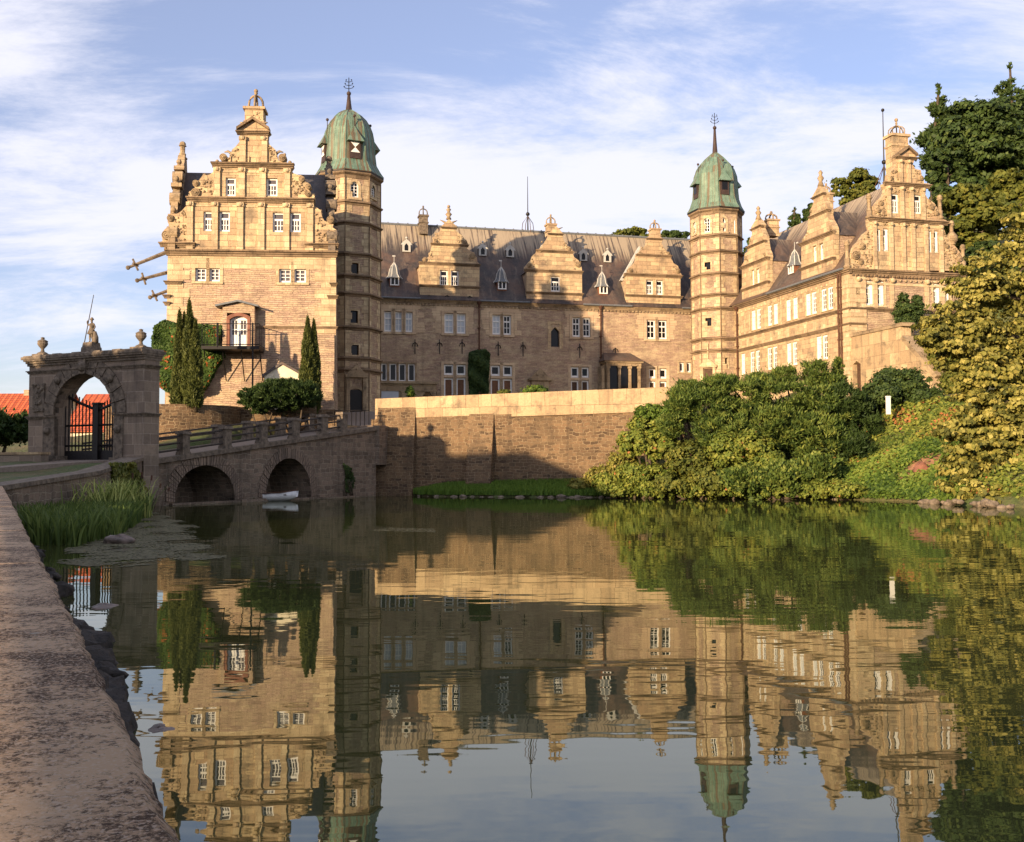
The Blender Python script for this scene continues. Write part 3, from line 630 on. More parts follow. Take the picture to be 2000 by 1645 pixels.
ob = bl.build('balcony', M['iron'], LW); rl = MB()
for a in np.linspace(b0+.05, b1-.05, 4): rl.tube([FA.pt(a, 0.1, zf-2.2), FA.pt(a, 1.4, zf-.2)], .04, 5)
for uu in np.linspace(b0, b1, 10): rl.tube([FA.pt(uu, 1.95, zf), FA.pt(uu, 1.95, zf+1.5)], .014, 4)
for zz in (zf+.1, zf+1.5): rl.tube([FA.pt(b0, 1.95, zz), FA.pt(b1, 1.95, zz)], .03, 4); rl.tube([FA.pt(b0, 0, zz), FA.pt(b0, 1.95, zz)], .03, 4); rl.tube([FA.pt(b1, 0, zz), FA.pt(b1, 1.95, zz)], .03, 4)
for ww in np.linspace(.4, 1.6, 3): rl.tube([FA.pt(b0, ww, zf), FA.pt(b0, ww, zf+1.5)], .018, 4); rl.tube([FA.pt(b1, ww, zf), FA.pt(b1, ww, zf+1.5)], .018, 4)
for X in (690, 1003): u = FA.uz(*z2(X, 800))[0]; rl.tube([FA.pt(u, 1.95, zf-.1), FA.pt(u, 1.95, FA.uz(*z2(X, 745))[1])], .07, 6); 
u = FA.uz(*z2(1003, 1000))[0]; rl.tube([FA.pt(u, 1.9, GZ), FA.pt(u, 1.9, zf)], .06, 6)
rl.build('balcony_railing', M['iron'], ob)
# three long spouts with crossed ends on the west wall
for (xa, ya, xb, yb, Yb) in ((322, 494, 250, 523, 70.5), (328, 532, 268, 548, 72.5), (328, 568, 293, 581, 75)):
    A = at(xa, ya, Yb); B = at(xb, yb, Yb-.5); dv = (B-A).normalized(); A = A-dv*1.2
    s = MB().tube([A, B], [.17, .1], 6); k_ = A+(B-A)*.86
    up = dv.cross(Vector((0, 1, 0))).normalized()
    s.tube([k_-up*.45, k_+up*.45], .08, 5); s.tube([k_-Vector((0, .45, 0)), k_+Vector((0, .45, 0))], .08, 5); s.ball(B, .16, 7)
    s.build('spout', M['gtrim'], LW)
# small buttress foot at the right corner and white porch
bt = MB(); bt.box(FA, uR-1.35, uR-.02, .04, .7, 2, FA.uz(650, 655)[1]); bt.build('buttress', M['field'], LW)
FP = FA.shift(1.6); pg = poly(FP, z2, [(1070,1260),(1065,1195),(1225,1090),(1380,1175),(1380,1260)]); 
pz = MB().prism(FP, [(pg[0][0], GZ-.5), (pg[4][0], GZ-.5), pg[3], pg[2], pg[1]], [], -1.55, 0)
PH = thing('porch', 'small cream gabled porch against the left wing, peeping over the round yew', 'porch', FP.pt(pg[2][0], -.8, GZ))
pz.build('wall', M['plaster'], PH)
r0, r1, r2_ = pg[1], pg[2], pg[3]
MB().prism(FP, [(r0[0]-.15, r0[1]-.1), (r1[0], r1[1]), (r2_[0]+.15, r2_[1]-.1), (r2_[0]+.15, r2_[1]+.08), (r1[0], r1[1]+.18), (r0[0]-.15, r0[1]+.08)], [], -1.55, .12).build('roof', M['slate3'], PH)

# ================================================================== CENTRE WING
p = at(745, 590, 98.5); FB = Fr((p.x, p.y), 14)
uB1 = FB.uz(1352, 620)[0]; zC = FB.uz(1045, 594)[1]
CW = thing('castle_wing', 'long middle castle wing with three small gables, between the two domed towers', 'castle wing', FB.pt(15, -4, 0))
FBf = FB
w_up = [(z7,65,125,165,362),(z7,190,125,290,362),(z7,315,125,412,362),(z7,800,145,915,380),(z7,947,148,1060,385),(z7,1385,172,1485,410),(z7,1518,178,1613,413),(z8,487,200,582,432),(z8,613,205,707,437),(z8,1393,188,1500,432),(z8,1532,190,1640,436)]
w_lo = [(z7,30,750,100,968),(z7,130,752,217,970),(z7,243,752,330,970),(z7,357,755,443,972)]
w_fr = [(z7,795,762,912,892),(z7,945,765,1060,895),(z7,1365,775,1478,902),(z7,1515,778,1628,905),(z8,470,792,567,922),(z8,597,797,690,925),(z8,1422,812,1505,932),(z8,1550,815,1640,935)]
w_fl = [(z7,795,927,912,1190),(z7,945,927,1060,1190),(z7,1365,937,1478,1190),(z7,1515,940,1628,1190),(z8,470,957,567,1180),(z8,597,957,690,1180),(z8,1422,967,1505,1160),(z8,1550,970,1640,1160)]
w_sm = [(z8,1793,740,1850,855),(z8,1880,740,1935,858)]
nar = rect(FB, z8, 225, 305, 328, 548)
H = []
ru = [rect(FB, *w) for w in w_up]; rl_ = [rect(FB, *w) for w in w_lo]; rf_ = [rect(FB, *w) for w in w_fr]; rq = [rect(FB, *w) for w in w_fl]; rs_ = [rect(FB, *w) for w in w_sm]
# equalise tops and sills in each row
def level(rs, i):
    m = sum(r[i] for r in rs)/len(rs); return [tuple(m if k == i else v for k, v in enumerate(r)) for r in rs]
ru = level(level(ru, 1), 3); rl_ = level(level(rl_, 1), 3)
gnd = FB.pt(0, 0, 0); GB = 6.3
MB().prism(FB, [(-3, GB-2), (uB1+2, GB-2), (uB1+2, zC-.02), (-3, zC-.02)], [hole(r) for r in ru+rl_+rf_+rq+rs_+[nar]], -.6, 0).build('wall', M['field'], CW)
for i, r in enumerate(ru):
    gm = 'blind' if i in (0, 1, 2, 3, 4, 5) else 'glass'
    window(FB, r, CW, cols=2, rows=2, tr=.33, glassm=gm, surround=.3, sm='tooth', fw=.13)
for r in rl_: window(FB, r, CW, cols=1, rows=1, tr=0, glassm='glass', surround=.16, sm='trim', fw=.12)
for i, r in enumerate(rf_): window(FB, r, CW, cols=1, rows=1, tr=0, glassm='glass', surround=.3, sm='tooth', fw=.16, sill=False)
for i, r in enumerate(rq):
    o = window(FB, r, CW, cols=1, rows=1, tr=0, glassm='glass', surround=.3, sm='tooth', fw=.16, sill=False, name='french_window')
    if i < 4: MB().box(FB, r[0]+.16, r[2]-.16, -.215, -.195, r[1]+.2, r[3]-.16).build('panel', M['woodpanel'], o)
    else: MB().box(FB, r[0]+.16, r[2]-.16, -.215, -.195, r[1]+.2, r[3]-.16).build('panel', M['wood'], o)
for r in rs_: window(FB, r, CW, cols=1, rows=1, tr=0, glassm='glassg', surround=.2, sm='quoin', fw=.12)
o = MB().box(FB, nar[0], nar[2], -.35, -.3, nar[1], nar[3]).build('dark_opening', M['glass'], CW)
ns = MB(); ns.box(FB, nar[0]-.35, nar[0]-.004, -.1, .05, nar[1]-.2, nar[3]+.3).box(FB, nar[2]+.004, nar[2]+.35, -.1, .05, nar[1]-.2, nar[3]+.3).box(FB, nar[0]-.35, nar[2]+.35, -.1, .06, nar[3]+.304, nar[3]+.6)
ns.prism(FB, [(nar[0], nar[3]), (nar[0]+.45, nar[3]), (nar[0], nar[3]-.5)], [], -.3, .03).prism(FB, [(nar[2], nar[3]), (nar[2]-.45, nar[3]), (nar[2], nar[3]-.5)][::-1], [], -.3, .03)
ns.build('surround', M['ashlar'], o)
# toothed pale stones round the upper windows
tb = MB()
for (i, j) in ((0, 2), (3, 4), (5, 6), (7, 8), (9, 10)):
    a, b_ = ru[i][0]-.34, ru[j][2]+.34
    for k in range(5):
        z = ru[i][1]+k*.5; e = random.uniform(.2, 1.0); e2 = random.uniform(.2, 1.0)
        tb.box(FB, a-e, a-.004, -.1, .03, z, z+.47); tb.box(FB, b_+.004, b_+e2, -.1, .03, z, z+.47)
    tb.box(FB, a-.5, b_+.5, -.1, .028, ru[i][3]+.31, ru[i][3]+.85)
join_into([c for c in CW.children if c.name.startswith('wall')][0], tb, M['tooth'])
# eaves
ev = MB(); cornice(ev, FB, -3, uB1+1, zC+.02, .34, .3)
for u in np.arange(-2, uB1, .4): ev.box(FB, u, u+.2, -.1, .16, zC-.52, zC-.345)
ev.build('eaves_cornice', M['trim'], CW)
# roof
zR = FB.uz(1045, 453, -5.8)[1]
rfm = MB(); 
prof = [(.42, zC+.03), (-.3, zC+1.0), (-5.8, zR), (-11.9, zC+.03)]
rfm.extr(FB, -6, uB1+3, prof); rfo = rfm.build('roof', M['slate'], CW)
rt = MB().tube([FB.pt(-6, -5.8, zR+.02), FB.pt(uB1+3, -5.8, zR+.02)], .14, 6)
for u in np.arange(-5, uB1+3, 1.05): rt.box(FB, u, u+.09, -5.95, -5.65, zR-.05, zR+.2)
rt.build('ridge', M['lead'], rfo)
def roofw(z): return -.3-5.5*(z-zC-1.0)/(zR-zC-1.0)
def tieroof(w): return zC+1.0+(-.3-w)/5.5*(zR-zC-1.0)
gt = MB()
for a, b_ in ((z5(20, 1190), z5(500, 1190)), (z5(1225, 1240), z5(1830, 1250)), (z6(605, 1235), z6(1200, 1245)), (z6(1810, 1270), z6(1950, 1275))):
    u0 = FB.uz(*a)[0]; u1 = FB.uz(*b_)[0]; gt.tube([FB.pt(u0, .42, zC+.08), FB.pt(u1, .42, zC+.08)], .1, 6)
gt.build('gutter', M['lead'], CW)
def drain(F, x, ytop, ybot, parent, w=.2, hop=True, kick=None):
    u, zt = F.uz(x, ytop); zb_ = F.uz(x, ybot)[1]; mb = MB().tube([F.pt(u, w, zb_), F.pt(u, w, zt)], .085, 6)
    if hop: mb.lathe(F.pt(u, w+.05, zt), [(.1, -.3), (.25, 0), (.25, .1)], 8)
    for z in np.arange(zb_+1, zt, 2.2): mb.box(F, u-.13, u+.13, 0, w+.1, z, z+.08)
    mb.build('drainpipe', M['rust'], parent)
drain(FB, 935, 592, 830, CW); drain(FB, 1172, 600, 800, CW); drain(FB, 1350, 610, 800, CW)

def anchor(F, x, y, parent, h=.95):
    u, z = F.uz(x, y); mb = MB().tube([F.pt(u, .06, z-h), F.pt(u, .06, z+h*.55)], .045, 5)
    mb.tube([F.pt(u-.28, .06, z-.18), F.pt(u-.2, .07, z+.08), F.pt(u, .08, z+.2), F.pt(u+.2, .07, z+.08), F.pt(u+.28, .06, z-.18)], .045, 5)
    mb.build('wall_anchor', M['iron'], parent)
for X, Y in ((440,520),(740,520),(1015,520),(1455,545),(1758,550)): anchor(FB, *z7(X, Y), CW)
anchor(FB, *z8(575, 570), CW); anchor(FB, *z8(1010, 590), CW, .5)

def dormer(F, parent, out, Z, holes, ledges, w_front=.06, depth=5.4, mat='ashlar', zbase=None, roofm='slate', nb=0, bodyZ=None, peak=.72, name='gable'):
    pts = poly(F, Z, out); rs = [rect(F, *h) for h in holes]
    o = MB().prism(F, pts, [hole(r) for r in rs], -.5, w_front).build(name, M[mat], parent)
    u0 = F.uz(*Z(*bodyZ[0]))[0]; u1 = F.uz(*Z(*bodyZ[1]))[0]; zl = F.uz(*Z(*bodyZ[2]))[1]; z0 = min(p[1] for p in pts)
    MB().box(F, u0+.04, u1-.04, -depth, -.5, z0+.3, zl-.25).build('cheeks', M['field'], o)
    um = (u0+u1)/2; zp = zl+(u1-u0)*.5*peak*1.35
    MB().add([F.pt(u0-.1, -.45, zl-.3), F.pt(u1+.1, -.45, zl-.3), F.pt(um, -.45, zp), F.pt(u0-.1, -depth-.5, zl-.3), F.pt(u1+.1, -depth-.5, zl-.3), F.pt(um, -depth-.5, zp)],
             [(0, 1, 2), (0, 2, 5, 3), (1, 4, 5, 2), (3, 5, 4), (0, 3, 4, 1)]).build('gable_roof', M[roofm], o)
    lb = MB()
    for x0, x1, y, h, pr in ledges: cornpx(lb, F, Z, x0, x1, y, h, pr+w_front)
    lb.build('ledges', M['string'], o)
    for r in rs: window(F.shift(w_front), r, parent, cols=3, rows=2, tr=.36, glassm='glass', surround=.14, sm='quoin', fw=.12, upper=0)
    return o, u0, u1, zl
# dormer gable 1
o1, a, b_, zl = dormer(FB, CW, [(500,1238),(498,790),(520,762),(590,735),(600,700),(622,690),(612,650),(640,620),(650,560),(642,545),(660,515),(668,490),(662,455),(700,440),(695,410),(740,398),(765,345),(765,322),(812,280),(855,235),(900,285),(948,325),(945,350),(935,380),(970,408),(1010,438),(1045,480),(1090,540),(1085,562),(1075,600),(1110,625),(1160,652),(1170,690),(1195,705),(1200,760),(1228,785),(1222,1240)], z5,
    [(z5,745,865,840,1055),(z5,880,868,975,1060)], [(495,1230,775,.3,.22),(640,1090,542,.25,.2),(498,1225,1052,.25,.2),(765,948,338,.2,.2)], bodyZ=((500,1000),(1222,1000),(800,780)))
def cdeco(F, o, Z, vol, balls, areas, horns=(), fin=None, d=98, s=6.25, w=.06):
    mb = MB()
    for X, Y, r in vol: u, z = F.uz(*Z(X, Y)); mb.volute(F, u, z, r/s/FL*d, -.4, w+.1)
    for X, Y, r in balls: u, z = F.uz(*Z(X, Y)); mb.ball(F.pt(u, -.15, z), r/s/FL*d, 8)
    for pp, n in areas: bosses(mb, F, poly(F, Z, pp), n, (.07, .17), w)
    for X, Y, sg in horns: u, z = F.uz(*Z(X, Y)); mb.tube([F.pt(u-sg*.5, -.15, z-.45), F.pt(u-sg*.2, -.15, z-.12), F.pt(u+sg*.25, -.15, z+.08)], [.16, .11, .03], 6)
    if fin: u, z = F.uz(*Z(fin[0], fin[1])); mb.lathe(F.pt(u, -.15, z), [(.3, 0), (.16, .25), (.34, .5), (.12, .75), (.26, 1.0), (.1, 1.15)], 8); mb.ball(F.pt(u, -.15, z+1.3), .17, 8)
    join_into(o, mb, M['trim'], True)
cdeco(FB, o1, z5, [(1140,690,36),(1050,520,26),(690,510,26),(560,730,26)], [(1005,432,12),(1062,495,12),(697,410,12),(1160,650,12)], [([(1090,650),(1190,700),(1190,760),(1090,760)],10),([(970,440),(1040,500),(1060,540),(950,530)],10),([(680,450),(740,420),(740,530),(660,530)],8),([(600,740),(640,600),(680,740)],10)], [(780,255,-1),(930,260,1)], (855,236))
# dormer gable 2
o2, a, b_, zl = dormer(FB, CW, [(-55,1250),(-75,1230),(-72,800),(-95,790),(-90,755),(-45,700),(-20,680),(5,620),(55,575),(60,555),(95,530),(125,490),(165,440),(190,395),(205,352),(240,310),(290,262),(330,305),(368,350),(365,375),(375,420),(402,480),(440,515),(485,545),(485,585),(505,640),(560,680),(592,740),(602,800),(605,1250)], z6,
    [(z6,222,878,335,1062)], [(-95,608,800,.28,.22),(-75,612,1072,.25,.2),(50,490,560,.25,.2),(195,370,355,.2,.2)], bodyZ=((-72,1000),(603,1000),(280,800)))
cdeco(FB, o2, z6, [(555,735,34),(440,540,26),(90,560,24),(-40,740,30)], [(590,700,12),(462,520,12),(410,470,12),(118,450,12)], [([(500,650),(580,720),(580,790),(500,790)],9),([(380,450),(460,540),(380,540)],8),([(-60,780),(0,640),(30,780)],8)], [(345,280,1)], None)
# dormer gable 3
o3, a, b_, zl = dormer(FB, CW, [(1145,1285),(1140,1100),(1140,870),(1128,860),(1130,835),(1175,810),(1190,760),(1230,730),(1262,690),(1275,640),(1270,610),(1310,575),(1345,530),(1385,500),(1400,465),(1400,410),(1425,385),(1490,325),(1550,380),(1582,412),(1580,440),(1572,470),(1600,530),(1640,575),(1685,605),(1690,655),(1720,715),(1775,750),(1790,810),(1822,860),(1805,880),(1805,1285)], z6,
    [(z6,1385,922,1470,1095),(z6,1507,925,1590,1100)], [(1125,1818,852,.28,.22),(1138,1825,1108,.25,.2),(1270,1690,612,.25,.2),(1395,1585,412,.2,.2)], bodyZ=((1142,1000),(1805,1000),(1470,855)))
cdeco(FB, o3, z6, [(1770,810,34),(1650,600,26),(1310,600,24),(1190,800,28)], [(1760,740,12),(1620,545,12),(1340,520,12)], [([(1700,700),(1780,790),(1700,845)],10),([(1580,520),(1660,600),(1560,600)],8),([(1200,830),(1260,700),(1270,830)],8)], [], None)
# dark horns/anchors low on each dormer
for X, Y in ((612,1195),(833,1195),(1108,1205)): anchor(FB.shift(.06), *z5(X, Y), CW, .35)
for X, Y in ((47,1195),(268,1200),(512,1200),(1260,1235),(1485,1245),(1722,1245)): anchor(FB.shift(.06), *z6(X, Y), CW, .35)
# chimneys with crowns on / behind the centre wing
def chimney(F, w, x0, x1, ytop, ybot, crown, parent, Z, mat='ashlar', deep=1.0, cm='trim', dist=100):
    Fc = F.shift(w); a, zt = Fc.uz(*Z(x0, ytop)); b_, zb_ = Fc.uz(*Z(x1, ybot)); mb = MB().box(Fc, a, b_, -deep, 0, zb_, zt)
    mb.box(Fc, a-.1, b_+.1, -deep-.1, .1, zt, zt+.17); mb.box(Fc, a-.08, b_+.08, -deep-.08, .08, zt-.7, zt-.6)
    o = mb.build('chimney', M[mat], parent); hh = Fc.uz(*Z(x0, crown))[1]-zt-.2; c = MB(); crown_top(c, Fc.pt((a+b_)/2, -deep/2, zt+.2), (b_-a)*.5, hh*1.1, 4, (b_-a)*.075, (b_-a)*.12)
    c.build('crown', M[cm], o, True); return o
chimney(FB, -4.6, 500, 600, 200, 420, 105, CW, z5, 'gtrim', cm='gtrim')
chimney(FB, -1.0, 185, 290, 245, 380, 150, CW, z6, deep=.9)
chimney(FB, -1.0, 1458, 1565, 305, 440, 215, CW, z6, deep=.9)
# roof hatches and bell-roofed dormers
def hatch(x, y, parent, F=FB, sc=1.0):
    # y = sill pixel; find roof point
    for it in range(1):
        w = -2.0
        for k in range(12): u, z = F.uz(x, y, w); w = roofw(z)
    g = MB(); G = F.shift(w+.15); W_, Hh = .42*sc, .75*sc
    g.prism(G, [(u-W_, z), (u+W_, z), (u+W_, z+Hh), (u+W_*1.45, z+Hh*.95), (u+W_, z+Hh*1.3), (u, z+Hh*1.8), (u-W_, z+Hh*1.3), (u-W_*1.45, z+Hh*.95), (u-W_, z+Hh)], [[(u-W_*.5, z+.12), (u+W_*.5, z+.12), (u+W_*.5, z+Hh*.85), (u, z+Hh*1.2), (u-W_*.5, z+Hh*.85)]], -.12, 0)
    g.ball(G.pt(u, -.05, z+Hh*1.95), .12*sc, 7)
    o = g.build('roof_hatch', M['lead2'], parent)
    MB().prism(G, [(u-W_, z), (u+W_, z), (u+W_, z+Hh*1.1), (u, z+Hh*1.7), (u-W_, z+Hh*1.1)], [], -1.5, -.13).build('hatch_body', M['slate3'], o)
    MB().box(G, u-W_*.5, u+W_*.5, -.125, -.09, z+.12, z+Hh*1.1).build('pane', M['glass'], o)
M['lead2'] = plain('whitened_lead', (0.50, 0.49, 0.45), .7, .2, 4)
for X, Y, Z in ((335,640,z5),(1265,688,z5),(1600,705,z5),(618,688,z6),(912,705,z6)): hatch(*Z(X, Y), CW)
def bell_dormer(F, x, y, parent, w=None, sc=1.0):
    if w is None:
        w = -1.0
        for k in range(12): u, z = F.uz(x, y, w); w = roofw(z)
    else: u, z = F.uz(x, y, w)
    G = F.shift(w+.25*sc); b0 = .44*sc; hh = .85*sc
    g = MB().prism(G, [(u-b0, z), (u+b0, z), (u+b0, z+hh), (u-b0, z+hh)], [[(u-b0*.78, z+.1), (u-.05, z+.1), (u-.05, z+hh-.12), (u-b0*.78, z+hh-.12)], [(u+.05, z+.1), (u+b0*.78, z+.1), (u+b0*.78, z+hh-.12), (u+.05, z+hh-.12)]], -.1, 0)
    o = g.build('roof_dormer', M['white'], parent)
    MB().box(G, u-b0*.78, u+b0*.78, -.16, -.11, z+.08, z+hh-.1).build('pane', M['glass'], o)
    MB().box(G, u-b0-.06, u+b0+.06, -2.2, -.165, z-.3, z+hh).build('dormer_body', M['redbrown'], o)
    prf = [(.80*sc, hh-.1), (.66*sc, hh+.05), (.52*sc, hh+.3*sc), (.46*sc, hh+.6*sc), (.42*sc, hh+.85*sc), (.28*sc, hh+1.15*sc), (.10*sc, hh+1.4*sc), (.03, hh+1.55*sc)]
    c = G.pt(u, -.5*sc, z); MB().lathe(c, prf, 6, R(44)).build('bell_roof', M['lead'], o)
    rb = MB()
    for k in range(6):
        a = R(44)+6.283185*k/6; rb.tube([c+Vector((r*1.03*math.sin(a), -r*1.03*math.cos(a), zz)) for r, zz in prf], .06*sc, 4)
    rb.tube([c+Vector((0, 0, hh+1.5*sc)), c+Vector((0, 0, hh+2.3*sc))], .03, 4); rb.box(G, u-.16, u+.16, -.78, -.74, z+hh+2.2*sc, z+hh+2.32*sc)
    rb.build('ribs', M['lead2'], o); return o
M['redbrown'] = plain('rust_brown_sheet', (0.24, 0.10, 0.055), .7, .3, 4)
bell_dormer(FB, *z5(190, 1052), CW); bell_dormer(FB, *z5(1500, 1100), CW); bell_dormer(FB, *z6(860, 1092), CW)
# raking slab beside gable 3
u0, z0 = FB.uz(*z6(1075, 900), -.9); u1, z1_ = FB.uz(*z6(1310, 520), -.9)
G = FB.shift(-.9); MB().prism(G, [(u0, z0-.2), (u0+.25, z0-.25), (u1+.1, z1_-.1), (u1, z1_+.15)], [], -.5, 0).build('verge', M['lead2'], CW)
u0, z0 = FB.uz(*z5(1800, 900), -.9); u1, z1_ = FB.uz(*z5(1995, 560), -.9)
MB().prism(G, [(u0, z0-.2), (u0+.2, z0-.25), (u1+.1, z1_-.1), (u1, z1_+.1)], [], -.5, 0).build('verge', M['lead2'], CW)
# lightning mast on the ridge
u, z = FB.uz(1031, 452, -5.8); zt = FB.uz(1030, 345, -5.8)[1]; c = FB.pt(u, -5.8, z)
ms = thing('mast', 'thin lightning mast standing on the ridge of the middle wing', 'mast', c)
mm = MB().tube([c-Vector((0, 0, .3)), c+Vector((0, 0, (zt-z)*.3)), c+Vector((0, 0, zt-z))], [.1, .06, .03], 6).ball(c+Vector((0, 0, 1.9)), .22, 8)
mm.build('pole', M['iron'], ms)
st_ = MB()
for k in range(4):
    a = k*1.57+.4; st_.tube([c+Vector((math.cos(a)*.75, math.sin(a)*.5, -.2)), c+Vector((math.cos(a)*.6, math.sin(a)*.4, .9)), c+Vector((0, 0, 1.7))], .035, 4)
st_.build('stay', M['rust'], ms)
# porch bay with lean roof (sun room)
BYP = thing('sun_porch', 'dark glazed stone porch under a slate roof against the middle wing', 'porch', FB.pt(FB.uz(1215, 740)[0], 1, GB))
G = FB.shift(1.5); a = G.uz(*z8(915, 900))[0]; b_ = G.uz(*z8(1315, 900))[0]; zt = G.uz(*z8(1100, 780))[1]; ze = G.uz(*z8(1100, 722))[1]; zw = FB.uz(*z8(1080, 622))[1]
pw = MB()
for uu in (a, a+(b_-a)*.335, a+(b_-a)*.655, b_-.22): pw.box(G, uu, uu+.26, -.3, 0, GB-1, zt); pw.box(G, uu-.06, uu+.32, -.3, .06, zt-.25, zt-.02)
pw.box(G, a-.1, b_+.12, -1.5, .04, zt+.001, ze-.18); pw.box(G, a-.3, b_+.3, -1.5, .2, ze-.178, ze); pw.box(G, a, a+.25, -1.5, -.3, GB-1, zt)
for uu in (a-.55, ): pw.box(G, uu, uu+.3, -1.5, -1.2, GB-1, zt); pw.box(G, uu, uu+.3, -.5, -.2, GB-1, zt)
bosses(pw, G, [(a, zt), (b_, zt), (b_, ze-.2), (a, ze-.2)], 10, (.1, .16), .05)
pw.build('columns', M['trim'], BYP)
MB().box(G, a+.1, b_-.1, -.28, -.2, GB-1, zt-.01).build('pane', M['glass'], BYP)
MB().add([G.pt(a-.45, .3, ze+.004), G.pt(b_+.35, .3, ze+.004), G.pt(b_-.5, -1.5, zw), G.pt(a+.1, -1.5, zw), G.pt(a-.45, -1.5, ze+.004), G.pt(b_+.35, -1.5, ze+.004)], [(0, 1, 2, 3), (0, 3, 4), (1, 5, 2), (0, 4, 5, 1)]).build('roof', M['slate2'], BYP)
# pedimented doorway and low arcade
dp = MB(); a, zb_ = FB.uz(*z7(1832, 935)); b_, _ = FB.uz(*z8(215, 935)); um = (a+b_)/2; zt = FB.uz(*z8(105, 810))[1]
dp.prism(FB, [(a, zb_), (b_, zb_), (um, zt)], [], -.1, .3); dp.box(FB, a-.15, b_+.15, -.1, .42, zb_-.2, zb_-.002); dp.box(FB, a+.2, a+.7, -.1, .25, GB, zb_-.202); dp.box(FB, b_-.7, b_-.2, -.1, .25, GB, zb_-.202); dp.box(FB, a+.702, b_-.702, -.1, .2, zb_-.9, zb_-.202)
bosses(dp, FB, [(a+.5, zb_+.1), (b_-.5, zb_+.1), (um, zt-.3)], 8, (.1, .2), .3)
o = dp.build('doorway', M['trim'], CW); MB().box(FB, a+.71, b_-.71, -.05, .06, GB, zb_-.91).build('door', M['wood'], o)
ac = MB(); a, zt = FB.uz(*z7(20, 985)); b_, _ = FB.uz(*z7(720, 985)); G = FB.shift(1.2)
ua, ub = G.uz(*z7(270, 1100))[0], G.uz(*z7(700, 1100))[0]
x0 = G.uz(*z7(520, 1100))[0]; x1 = G.uz(*z7(670, 1100))[0]; zz = G.uz(*z7(600, 1085))[1]
um = (x0+x1)/2; ac.prism(G, [(-.6, GB-1), (ub, GB-1), (ub, G.uz(*z7(500, 1000))[1]), (-.6, G.uz(*z7(500, 1000))[1])], [[(x0, GB-.9), (x1, GB-.9), (x1, zz-.7), (x1-.25, zz-.35), (um+.3, zz-.3), (um+.2, zz), (um-.2, zz), (um-.3, zz-.3), (x0+.25, zz-.35), (x0, zz-.7)]], -.4, 0)
zt = G.uz(*z7(500, 1000))[1]; ac.box(G, -.6, ub+.15, -1.2, .2, zt+.001, zt+.25); ac.box(G, -.6, ub+.05, -.5, .08, zt-.75, zt-.6)
for uu in (ua, ub-.3, x0-.7, x1+.3): ac.box(G, uu, uu+.3, -.2, .1, GB-1, zt-.76)
ac.build('arcade', M['trim'], CW)
MB().box(FB, -3, ub, .01, .05, GB-1, zt).build('arcade_shadow_wall', M['field'], CW)
a = G.uz(*z7(30, 1100))[0]; b_ = G.uz(*z7(240, 1100))[0]; MB().box(G, a, b_, -.1, .03, GB-1, G.uz(*z7(130, 1085))[1]).build('lead_panel', M['blind'], CW)

